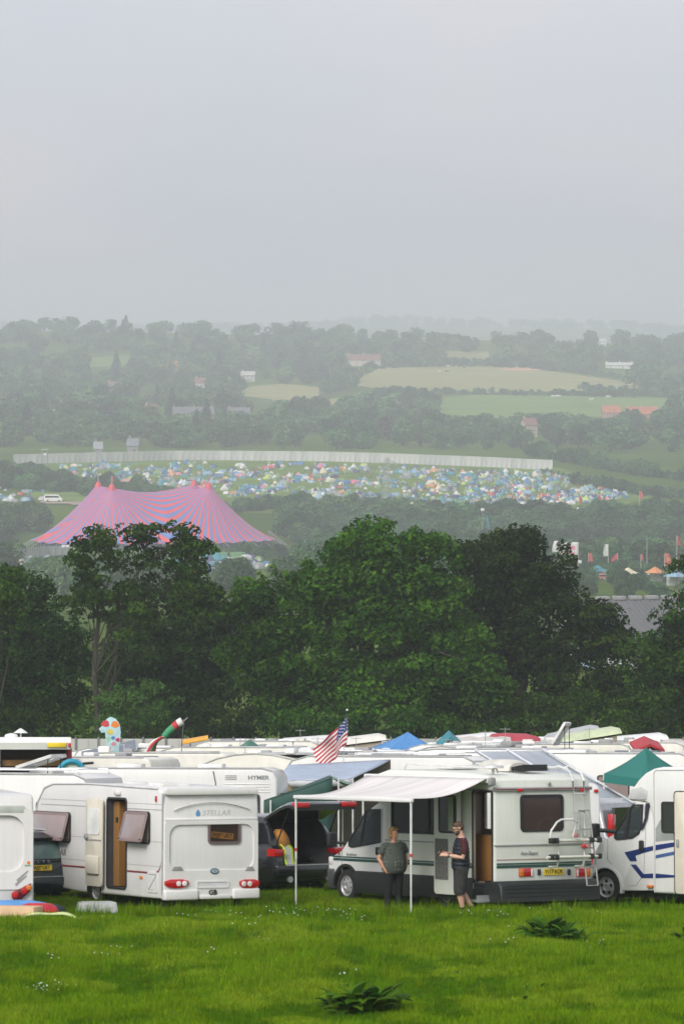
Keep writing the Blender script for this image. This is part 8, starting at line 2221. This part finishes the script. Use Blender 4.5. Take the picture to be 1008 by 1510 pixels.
# red porch behind the green gazebo
def porch(px, d, y0, y1, wpx, label, m1, m2, name='porch_awning', yaw=0, depth=2.2):
    k = d / F; M = Matrix.Translation(onground(px, d)) @ Matrix.Rotation(R(yaw), 4, 'Z'); t = thing(name, label, 'awning', M); g = gz((px - CX) * k, d)
    zp, ze = CAMZ - (y0 - HY) * k - g, CAMZ - (y1 - HY) * k - g; w_ = wpx * k / 2
    bm = nb(); prism(bm, [(-w_ - 0.1, ze - 0.05), (0, zp - 0.04), (w_ + 0.1, ze - 0.05), (w_ + 0.1, ze + 0.02), (0, zp + 0.04), (-w_ - 0.1, ze + 0.02)], 'y', -0.15, depth); obj('roof', bm, m1, t, 0)
    bm = nb(); prism(bm, [(-w_, 0), (w_, 0), (w_, ze - 0.06), (0, zp - 0.06), (-w_, ze - 0.06)], 'y', 0, depth - 0.1); obj('wall', bm, m2, t, 0)
    gl_ = pm('clear_vinyl', (0.3, 0.36, 0.35), 0.15)
    for s in (-1, 1): bm = nb(); box(bm, s * w_ * 0.52 - w_ * 0.36, s * w_ * 0.52 + w_ * 0.36, -0.015, 0.0, ze * 0.45, ze - 0.1); obj('window', bm, gl_, t, 0)
    for s in (-1, 0, 1): bm = nb(); tube(bm, [(s * w_, -0.05, -0.05), (s * w_, -0.05, ze if s else zp - 0.1)], 0.03, 5); obj('pole', bm, lad_c, t)
porch(957, 118, 1098, 1106, 34, 'small red porch awning behind the green gazebo', pm('porch_red', (0.42, 0.02, 0.03), 0.6), pm('porch_dark', (0.05, 0.02, 0.02), 0.7))
porch(366, 138, 1101, 1122, 56, 'grey porch awning with green gable trim and clear windows', pm('porch_green', (0.03, 0.16, 0.11), 0.6), pm('porch_grey', (0.42, 0.43, 0.41), 0.7))
porch(664, 142, 1087, 1104, 30, 'small teal gabled tent porch beside the blue gazebo', pm('porch_teal', (0.01, 0.22, 0.27), 0.6), pm('porch_pale', (0.5, 0.52, 0.55), 0.7))
# grey covers and tents behind
for px, d, w_, yt, lab, c, hh in ((405, 141, 96, 1099, 'pale grey caravan cover behind the green trimmed porch', (0.52, 0.53, 0.53), 2.4), (712, 146, 80, 1086, 'beige-grey frame tent behind the teal porch', (0.5, 0.48, 0.45), 2.6), (985, 152, 90, 1091, 'flat grey awning roof near the fence', (0.42, 0.43, 0.45), 2.3)):
    k = d / F; M = Matrix.Translation(onground(px, d)); t = thing('frame_tent', lab, 'tent', M); w2 = w_ * k / 2; g = gz((px - CX) * k, d); H = CAMZ - (yt - HY) * k - g
    m_ = pm('cover_%d' % int(c[2] * 1000), c, 0.7, var=0.08, scale=1.2)
    bm = nb(); rows = []
    for i in range(13):
        x = -w2 + 2 * w2 * i / 12; e = 0.05 * math.sin(i * 1.7) + 0.16 * abs(math.sin(math.pi * i / 4)) * 0.3
        rows.append([(x, -1.3, 0), (x, -1.25, H * 0.72 - e), (x, -0.7, H - 0.1 - e), (x, 0.1, H - e * 0.6), (x, 0.9, H * 0.78), (x, 1.2, 0)])
    loft(bm, rows, close=False); obj('canvas', bm, m_, t, 40)
    for x in (-w2, w2): bm = nb(); prism(bm, [(-1.3, 0), (1.2, 0), (0.9, H * 0.78), (0.1, H - 0.05), (-0.7, H - 0.15), (-1.25, H * 0.7)], 'x', x - 0.01, x + 0.01); obj('end_wall', bm, m_, t, 0)
# red roof tent, pop-up roofs and loose boards
bm = nb(); loft(bm, [[(x, 0.75 * k_ * math.cos(q), 0.36 * k_ * max(-0.1, math.sin(q))) for q in [math.pi * i / 8 for i in range(9)]] for x, k_ in ((-1.0, 0.55), (-0.85, 0.9), (-0.3, 1.0), (0.5, 0.9), (0.95, 0.6), (1.05, 0.4))], close=True)
o = obj('roof_box', bm, pm('red_fabric_dome', (0.40, 0.05, 0.07), 0.6), M=Matrix.Translation(pt(757, 1094, 152))); tag(o, 'rounded dark red roof box above the far white roofs', 'roof box')
def popup(px, d, y, L, ang, label, m1, m2):
    M = Matrix.Translation(pt(px, y, d)); t = thing('pop_up_roof', label, 'camper roof', M)
    bm = nb(); loft(bm, [[(x, 0.85 * math.cos(q), 0.22 * math.sin(q) * k_) for q in [math.pi * i / 6 for i in range(7)]] for x, k_ in ((-L / 2, 0.4), (-L / 2 + 0.2, 1), (L / 2 - 0.3, 1), (L / 2, 0.4))], close=True); obj('roof_shell', bm, m1, t, 50, Matrix.Rotation(R(-ang), 4, 'Y'))
    bm = nb(); h = L * math.sin(R(ang)); prism(bm, [(-L / 2 + 0.1, -0.05 - h / 2), (L / 2 - 0.2, -0.05 - h / 2), (L / 2 - 0.2, h / 2 - 0.1)], 'y', -0.75, 0.75); obj('bellows', bm, m2, t, 0)
    M2 = nb(); box(M2, -L / 2, L / 2 + 0.3, -0.85, 0.85, -1.75 - h / 2, -0.06 - h / 2, bev=0.12, seg=3); obj('van_body', M2, W2, t)
    bm = nb(); box(bm, -L / 2 + 0.3, L / 2 - 0.2, -0.87, 0.87, -0.75 - h / 2, -0.3 - h / 2); obj('window_band', bm, pm('dark_car_glass', (0.02, 0.022, 0.025), 0.06), t)
    for x in (-L / 2 + 0.5, L / 2 - 0.5):
        for s in (-1, 1): wheel(t, x, s * 0.8, 0.31, 0.2, s, z=-1.75 - h / 2)
popup(870, 146, 1085, 2.3, 9, 'pale green pop-up roof of a camper van', pm('pale_green_shell', (0.50, 0.56, 0.36), 0.4), pm('bellows_olive', (0.3, 0.28, 0.2), 0.8))
popup(842, 158, 1083, 2.3, 12, 'grey pop-up roof behind the pale green one', pm('grey_shell', (0.4, 0.41, 0.42), 0.4), pm('bellows_grey', (0.45, 0.45, 0.44), 0.8))
popup(940, 158, 1091, 2.4, 5, 'white pop-up roof of a camper van near the field strip', W2, pm('bellows_pale', (0.6, 0.6, 0.58), 0.8))
popup(528, 158, 1093, 2.3, 7, 'cream pop-up roof of a camper van left of the blue gazebo', pm('aged_cream', (0.68, 0.66, 0.60), 0.4), pm('bellows_tan', (0.4, 0.33, 0.25), 0.8))
popup(690, 158, 1091, 2.6, 6, 'white pop-up roof of a camper van right of the blue gazebo', W1, pm('bellows_grey', (0.45, 0.45, 0.44), 0.8))
popup(455, 156, 1094, 2.4, 4, 'low white pop-up roof of a camper left of the flag', W1, pm('bellows_pale', (0.6, 0.6, 0.58), 0.8))
bm = nb(); box(bm, -0.5, 0.5, -0.3, 0.3, -0.03, 0.03, bev=0.02); o = obj('roof_board', bm, pm('orange_board', (0.75, 0.36, 0.03), 0.5), M=Matrix.Translation(pt(288, 1091, 146)) @ Matrix.Rotation(R(-10), 4, 'Y') @ Matrix.Rotation(R(8), 4, 'X')); tag(o, 'orange board tilted on the roof of a white camper', 'board')
# --- camper with lifted tailgate and wooden fittings
M = frame(-6, 108, 6); W = 2.1
t, _, H = None, None, None
t = thing('camper_van', 'camper van with lifted white tailgate showing wooden cupboards and a red door edge', 'camper van', M)
H = (gy_(108) - 1098) / F * 108
bm = nb(); box(bm, 0, 5, -W, 0, 0.35, H, bev=0.08, seg=3); b_ = obj('body', bm, W1, t)
c = nb(); box(c, -0.3, 1.6, -W + 0.1, -0.1, 0.7, H - 0.15); boolcut(b_, [(c, [WOODD])])
for k, (y0, y1, z0, z1, m) in enumerate(((-1.95, -0.15, H - 0.62, H - 0.45, WOOD), (-1.95, -0.9, H - 1.0, H - 0.86, WOOD), (-1.9, -1.4, 0.8, H - 1.1, WOOD), (-0.8, -0.2, 0.8, H - 1.0, WOOD), (-1.35, -0.85, 0.8, H - 1.35, WOODD))):
    bm = nb(); box(bm, 0.25, 1.2, y0, y1, z0, z1); obj('cupboard', bm, m, t, 0)
bm = nb(); box(bm, -0.05, 0.1, -W - 0.02, -W + 0.14, 0.6, H - 0.1, bev=0.02); obj('red_door_edge', bm, pm('van_red', (0.35, 0.02, 0.025), 0.4), t)
bm = nb(); lathe(bm, [(0.3, 0), (0.36, 0.1), (0.3, 0.2)], (0.4, -W - 0.12, H - 0.75), 'y', 18, sgn=-1); obj('round_cover', bm, W2, t)
bm = nb(); prism(bm, [(0.05, H - 0.1), (0.05, H + 0.05), (-1.5, H + 0.2), (-1.6, H + 0.05), (-1.55, H - 0.14)], 'y', -W + 0.05, -0.02, bev=0.03); tg_ = obj('tailgate', bm, W2, t)
bm = nb(); box(bm, -1.63, -1.6, -W + 0.2, -W + 0.72, H - 0.08, H + 0.05, bev=0.01); obj('number_plate', bm, PLATE_Y, tg_)
bm = nb(); box(bm, -1.66, -1.56, -W + 0.06, -W + 0.14, H - 0.08, H + 0.04, bev=0.02); obj('tailgate_lamp', bm, LAMP_R, tg_)
bm = nb(); tube(bm, [(1.2, -0.7, H), (1.2, -0.7, H + 0.35)], 0.02, 6); lathe(bm, [(0.0, 0), (0.22, 0.0), (0.05, 0.12), (0.0, 0.14)], (1.2, -0.7, H + 0.3), 'z', 14); obj('roof_vent', bm, W2, t)
for x in (1.0, 4.0):
    for s, y in ((1, -0.02), (-1, -W + 0.02)): wheel(t, x, y, 0.33, 0.2, s)
# flowered windbreak
M = Matrix.Translation(onground(106, 104)); t = thing('pop_up_shelter', 'white flowered pop-up shelter with turquoise edge', 'shelter', M); k = 104 / F
bm = nb(); g = gz(M.translation.x, 104); Z = lambda py: CAMZ - (py - HY) * k - g
loft(bm, [[(0.62 * math.cos(q) * s_, y, Z(1122) * math.sin(q) ** 0.5 * (1 - 0.12 * abs(y))) for q in [math.pi * i / 14 for i in range(1, 14)]] for y, s_ in ((0, 1), (0.4, 1.05), (0.9, 1.0))], close=True); sh = obj('canvas', bm, pm('flower_print', (0.72, 0.74, 0.70), 0.7, scale=9, col2=(0.35, 0.55, 0.4), detail=1), t, 60)
bm = nb(); tube(bm, [(0.62 * math.cos(q), -0.04, Z(1122) * math.sin(q) ** 0.5) for q in [math.pi * i / 20 for i in range(1, 20)]], 0.07, 8); obj('edge_band', bm, pm('turquoise', (0.01, 0.26, 0.40), 0.6), t)
# --- flags and windsocks over the campers
def stars_stripes():
    p = onground(505, 100); M = Matrix.Translation(p); t = thing('flag', 'red and white striped flag with starry blue canton on a thin pole', 'flag', M)
    d = 100.0
    A_ = pt(511.5, 1047, d) - p
    bm = nb(); tube(bm, [(0, 0, 0), pt(505, 1135, d) - p, A_], [0.022, 0.02, 0.014], 6); blob(bm, A_, (0.03, 0.03, 0.03)); obj('pole', bm, lad_c, t)
    a, b = pt(511, 1051, d) - p, pt(510, 1098, d) - p; c, e = pt(476, 1138, d) - p, pt(460, 1104, d) - p
    NU, NV = 26, 26
    def P(u, v):
        q = a.lerp(e, u).lerp(b.lerp(c, u), v)
        hang = 0.22 * math.sin(math.pi * u) * (1 - v)
        return q + Vector((hang * 0.9 + 0.04 * math.sin(u * 9 + v * 3), 0.12 * math.sin(u * 8 + v * 4) * (0.3 + u), 0.25 * hang + 0.03 * math.sin(u * 11)))
    bm = nb(); loft(bm, [[P(i / NU, j / NV) for j in range(NV + 1)] for i in range(NU + 1)])
    o = obj('flag_cloth', bm, [pm('flag_red', (0.42, 0.008, 0.02), 0.7), pm('flag_white', (0.72, 0.70, 0.69), 0.7), pm('flag_blue', (0.012, 0.03, 0.17), 0.7)], t, 60)
    for f in o.data.polygons:
        i, j = divmod(f.index, NV); f.material_index = 2 if (i / NU < 0.4 and j < 14) else ((j // 2) % 2)
    o.modifiers.new('thickness', 'SOLIDIFY').thickness = 0.008
    for i in range(5):
        for j in range(5):
            q = P(0.05 + 0.075 * i, 0.05 + 0.1 * j) + Vector((0, -0.015, 0)); bm = nb()
            pts = [(q.x + (0.024 if k_ % 2 == 0 else 0.01) * math.sin(math.pi * k_ / 5), q.z + (0.024 if k_ % 2 == 0 else 0.01) * math.cos(math.pi * k_ / 5)) for k_ in range(10)]
            prism(bm, pts, 'y', q.y - 0.004, q.y + 0.002); obj('star', bm, MATS['flag_white'], o, 0)
stars_stripes()
def windsock():
    d = 122.0; p = onground(268, d); M = Matrix.Translation(p); t = thing('windsock', 'white green and red windsock streaming from a pole', 'windsock', M)
    def Q(px, py, dy=0): return pt(px, py, d) - p + Vector((0, dy, 0))
    bm = nb(); tube(bm, [(0, 0, 0), Q(268, 1100), Q(271, 1061)], 0.02, 6); tube(bm, [Q(268, 1066), Q(277, 1058)], 0.012, 5); obj('pole', bm, galv, t)
    segs = [([(269, 1063), (262, 1067)], (0.13, 0.125), 'sock_white', (0.72, 0.72, 0.70)), ([(262, 1067), (256, 1072)], (0.125, 0.12), 'sock_red', (0.5, 0.04, 0.05)), ([(256, 1072), (248, 1079), (242, 1086)], (0.12, 0.11, 0.1), 'sock_green', (0.05, 0.3, 0.14))]
    for pp, rr, nm, c in segs:
        bm = nb(); tube(bm, [Q(*q) for q in pp], list(rr), 14, cap=False); obj('sock_section', bm, pm(nm, c, 0.7), t, 60)
    for k_, (nm, ex, ey, off) in enumerate((('sock_red', 217, 1126, -0.08), ('sock_white', 222, 1121, 0.0), ('sock_green', 226, 1129, 0.06), ('sock_red', 230, 1126, 0.12), ('sock_white', 213, 1130, -0.02))):
        bm = nb(); rows = []
        for i in range(10):
            u = i / 9; q = Q(242 + (ex - 242) * u - 6 * math.sin(math.pi * u) + k_ * (1 - u) - 2, 1086 + (ey - 1086) * u - 7 * math.sin(math.pi * u) * (0.6 + 0.2 * k_), off * (1 + u))
            w_ = 0.05 * (1 - 0.3 * u); rows.append([q + Vector((-w_, 0, w_ * 0.4)), q + Vector((w_, 0.02 * math.sin(u * 9), -w_ * 0.4))])
        loft(bm, rows); o = obj('streamer', bm, MATS[nm], t, 60); o.modifiers.new('thickness', 'SOLIDIFY').thickness = 0.01
windsock()
def patch_flag():
    d = 122.0; p = onground(176, d); M = Matrix.Translation(p); t = thing('banner', 'pale blue banner with red, orange and yellow patches bending over', 'banner', M)
    k = d / F; base = pt(160, 1112, d) - p
    def Q(px, py): v = pt(px, py, d) - p; return (v.x, v.z)
    bm = nb(); tube(bm, [(0, 0.05, 0), (Q(176, 1100)[0], 0.05, Q(176, 1100)[1]), (Q(175, 1068)[0], 0.05, Q(175, 1068)[1]), (Q(166, 1058)[0], 0.05, Q(166, 1058)[1])], 0.02, 6); obj('pole', bm, galv, t)
    O = [(146, 1075), (150, 1071), (157, 1061), (163, 1057), (171, 1060), (177, 1068), (178.5, 1080), (177, 1095), (176, 1112), (156, 1114), (157, 1098), (155, 1080), (150, 1081)]
    bm = nb(); prism(bm, [Q(*q) for q in O], 'y', -0.02, 0.02, bev=0.01); cl = obj('banner_cloth', bm, pm('pale_aqua', (0.42, 0.62, 0.66), 0.7, var=0.1, scale=6), t)
    for px, py, rx, ry, nm, c in ((156, 1067, 6, 5, 'patch_red', (0.6, 0.06, 0.08)), (170, 1068, 6, 5, 'patch_orange', (0.72, 0.22, 0.03)), (163, 1079, 5, 4, 'patch_yellow', (0.62, 0.52, 0.1)), (174, 1091, 3, 3, 'patch_crimson', (0.5, 0.02, 0.1)), (168, 1097, 4, 3, 'patch_pink', (0.6, 0.25, 0.3)), (160, 1090, 3, 4, 'patch_green', (0.3, 0.55, 0.35)), (167, 1088, 3, 2.5, 'patch_blue', (0.08, 0.2, 0.5)), (163, 1104, 4, 3, 'patch_white', (0.7, 0.75, 0.75))):
        bm = nb(); prism(bm, [Q(px + rx * math.cos(q) * (1 + 0.2 * math.sin(3 * q + px)), py + ry * math.sin(q)) for q in [2 * math.pi * i / 12 for i in range(12)]], 'y', -0.026, -0.0201); obj('patch', bm, pm(nm, c, 0.7), cl, 0)
patch_flag()
# satellite dishes and aerials on the rear roofs
for px, py, d, lab in ((305, 1100, 140, 'small white dish aerial beside the orange board'), (432, 1092, 150, 'small white dish aerial above the grey cover'), (17, 1086, 108, 'white mushroom vent above the lifted tailgate')):
    M = Matrix.Translation(pt(px, py, d)); bm = nb(); tube(bm, [(0, 0, -0.35), (0, 0, 0)], 0.03, 6); lathe(bm, [(0, 0.0), (0.2, 0.0), (0.16, 0.06), (0, 0.1)], (0, 0, 0), 'z', 14)
    tag(obj('dish_aerial', bm, W2, M=M), lab, 'aerial')
# ================================================================== grass of the front field
def blade_mesh(name, n, hmin, hmax, width, spread, seed, mat, lean=0.35):
    rs = np.random.RandomState(seed); V, Fq, T = [], [], []
    for i in range(n):
        a = rs.rand() * 6.28; r = spread * math.sqrt(rs.rand())
        p = np.array([math.cos(a) * r, math.sin(a) * r, 0])
        h = rs.uniform(hmin, hmax); la = rs.rand() * 6.28; l = h * lean * rs.uniform(0.3, 1.6)
        dv = np.array([math.cos(la), math.sin(la), 0]); sd = np.array([-dv[1], dv[0], 0]) * width * rs.uniform(0.7, 1.3)
        base = len(V)
        for k, (t, w_) in enumerate(((0, 1.0), (0.55, 0.8), (1.0, 0.12))):
            c = p + dv * l * t * t + np.array([0, 0, h * (t - 0.18 * t * t * lean)])
            V += [c - sd * w_, c + sd * w_]
        Fq += [(base, base + 1, base + 3, base + 2), (base + 2, base + 3, base + 5, base + 4)]
        tt = np.clip(rs.normal(0.5, 0.25), 0, 1); T += [tt, tt]
    return marr(name, V, Fq, mat, tint=T, link=False)
grass_m = leafmat('grass_blades', (0.068, 0.16, 0.001), (0.19, 0.33, 0.004), 0.4, rough=0.5)
grass_d = leafmat('dark_grass_blades', (0.048, 0.135, 0.001), (0.12, 0.25, 0.004), 0.38, rough=0.5)
grass_y = leafmat('yellow_grass_blades', (0.11, 0.21, 0.004), (0.26, 0.385, 0.015), 0.4, rough=0.5)
GM = [blade_mesh('grass_tuft', 42, 0.05, 0.15, 0.006, 0.17, 70, grass_m), blade_mesh('grass_tuft', 42, 0.07, 0.19, 0.006, 0.17, 71, grass_m), blade_mesh('grass_tuft', 44, 0.05, 0.13, 0.006, 0.17, 72, grass_d), blade_mesh('grass_tuft', 26, 0.14, 0.34, 0.005, 0.14, 73, grass_m, 0.3), blade_mesh('grass_tuft', 42, 0.05, 0.14, 0.006, 0.17, 74, grass_y)]
from mathutils import noise as mnoise
buckets = [[], [], [], [], []]
rg = random.Random(99)
def put(x, d, k, s):
    buckets[k].append((x, d, gz(x, d), (TILT + rg.uniform(-0.1, 0.1), rg.uniform(-0.1, 0.1), rg.uniform(0, 6.28)), s))
N_ = 0
while N_ < 62000:
    d = 46.5 + 43 * rg.random() ** 1.15
    hw = 0.102 * d + 1.0
    x = rg.uniform(-hw, hw)
    n1 = mnoise.noise((x * 0.35, d * 0.16, 1.3)); n2 = mnoise.noise((x * 1.3, d * 0.5, 7.7)); 
    dens = 0.75 + 0.5 * n1 + 0.4 * n2
    if rg.random() > dens + 0.3: N_ += 1; continue
    s = 0.8 + 0.55 * n1 + 0.45 * n2 + rg.uniform(-0.2, 0.25)
    if d > 76.5: s *= 0.85
    s = max(0.4, s)
    k = 2 if n2 + 0.5 * n1 < -0.16 + rg.uniform(-0.15, 0.15) else (4 if mnoise.noise((x * 0.5, d * 0.2, 21.0)) + 0.4 * n2 > 0.1 + rg.uniform(-0.2, 0.2) else 0 if rg.random() < 0.6 else 1)
    put(x, d, k, s); N_ += 1
for i in range(900):      # seeding stems and longer tussocks, thickest under the vehicles
    d = rg.uniform(50, 80) if i % 3 else rg.uniform(73.2, 75.5)
    x = rg.uniform(-1, 1) * 0.1 * d
    put(x, d, 3, rg.uniform(0.6, 1.1))
for k, b in enumerate(buckets):
    scatter('meadow_grass', b, GM[k], ('short bright green meadow grass in front of the caravans', 'longer bright green meadow grass in front of the caravans', 'dark green grass patches in front of the caravans', 'tall seeding grass stems in front of the caravans', 'pale yellowish grass patches in front of the caravans')[k], 'grass')
# clover and daisy heads
bm = nb()
for k in range(4):
    a, r = rg.uniform(0, 6.28), rg.uniform(0, 0.3); x, y = r * math.cos(a), r * math.sin(a); h = rg.uniform(0.1, 0.19)
    tube(bm, [(x, y, 0), (x + 0.01, y, h)], 0.003, 4, mi=1); blob(bm, (x + 0.01, y, h + 0.008), (0.011, 0.011, 0.009))
me = bpy.data.meshes.new('clover'); bm.to_mesh(me); bm.free(); me.materials.append(pm('clover_white', (0.72, 0.74, 0.66), 0.8)); me.materials.append(grass_d)
pts = []
for i in range(44):
    if i < 12: px, d = rg.uniform(240, 520), rg.uniform(72.5, 75.6)
    elif i < 18: px, d = rg.uniform(25, 115), rg.gauss(53.6, 0.7)
    elif i < 26: px, d = rg.uniform(700, 900), rg.uniform(72, 75.5)
    else: px, d = rg.uniform(0, 1008), rg.uniform(50, 74)
    p = onground(px, d); pts.append((p.x, p.y, p.z, (TILT, 0, rg.uniform(0, 6)), rg.uniform(0.7, 1.1)))
scatter('clover_flowers', pts, me, 'scattered white clover heads in the meadow grass', 'flowers')
# dock plants
dock_m = leafmat('dock_leaves', (0.018, 0.075, 0.004), (0.065, 0.16, 0.010), 0.35, rough=0.45)
def dock_leaf(L, W, bend, seed):
    rs = random.Random(seed); bm = nb(); rows = []
    for i in range(9):
        u = i / 8
        w_ = W * math.sin(math.pi * min(1, u * 0.92 + 0.1)) ** 0.8 * (1 + 0.1 * math.sin(u * 20 + seed))
        if u < 0.12: w_ = 0.012
        x = L * u; z = L * (0.75 * u - bend * u * u)
        rows.append([(x, -w_, z + 0.05 * w_), (x, -w_ * 0.5, z + 0.02 + 0.15 * w_), (x, 0, z), (x, w_ * 0.5, z + 0.02 + 0.15 * w_), (x, w_, z + 0.05 * w_)])
    loft(bm, rows); me = bpy.data.meshes.new('leaf'); bm.to_mesh(me); bm.free(); me.materials.append(dock_m)
    a = me.attributes.new('tint', 'FLOAT', 'FACE'); a.data.foreach_set('value', [rs.random()] * len(me.polygons))
    me.polygons.foreach_set('use_smooth', [True] * len(me.polygons))
    return me
DL = [dock_leaf(0.40, 0.095, 0.62, i) for i in range(3)] + [dock_leaf(0.28, 0.085, 0.45, 7), dock_leaf(0.34, 0.09, 0.9, 8)]
def dock(px, d, n, s, label):
    t = thing('dock_plant', label, 'plant', lying(px, d, rg.uniform(0, 360)) @ Matrix.Diagonal((s, s, s, 1)), None)
    for i in range(n):
        o = bpy.data.objects.new('leaf', DL[rg.randrange(5)]); COL.objects.link(o); o.parent = t
        r = 0.34 * rg.random() ** 0.7; a = rg.uniform(0, 6.28); q = rg.uniform(0.5, 1.0)
        o.matrix_basis = Matrix.Translation((r * math.cos(a), r * math.sin(a), 0.02 + rg.uniform(0, 0.14) * (1 - r))) @ Matrix.Rotation(a + rg.uniform(-1.3, 1.3), 4, 'Z') @ Matrix.Rotation(R(rg.uniform(-48, 10)), 4, 'Y') @ Matrix.Diagonal((q, q, q, 1))
    return t
dock(537, 49.8, 80, 1.1, 'largest clump of dark broad dock leaves in the foreground grass')
dock(508, 50.0, 34, 0.75, 'smaller dock clump touching the largest one')
dock(808, 65.6, 60, 1.1, 'dark dock clump in the grass in front of the motorhome bumper')
dock(836, 65.2, 40, 0.95, 'dock clump touching the one before the motorhome bumper')
dock(574, 65.5, 12, 0.6, 'small dock plant in the grass below the awning leg')
dock(368, 66.0, 8, 0.5, 'small dock plant in the grass below the white caravan')
dock(1012, 66.5, 18, 0.7, 'dock clump in the grass before the navy striped motorhome')
dock(792, 54.0, 7, 0.5, 'small dock plant amid open grass')
dock(768, 51.6, 6, 0.4, 'tiny dock plant near the open grass patch')
dock(508, 53.5, 8, 0.5, 'small dock plant just behind the largest dock clump')
dock(530, 67.0, 7, 0.5, 'tall small dock plant beside the awning leg dock')
dock(665, 57.0, 5, 0.4, 'tiny dock plant in a dark grass tuft')
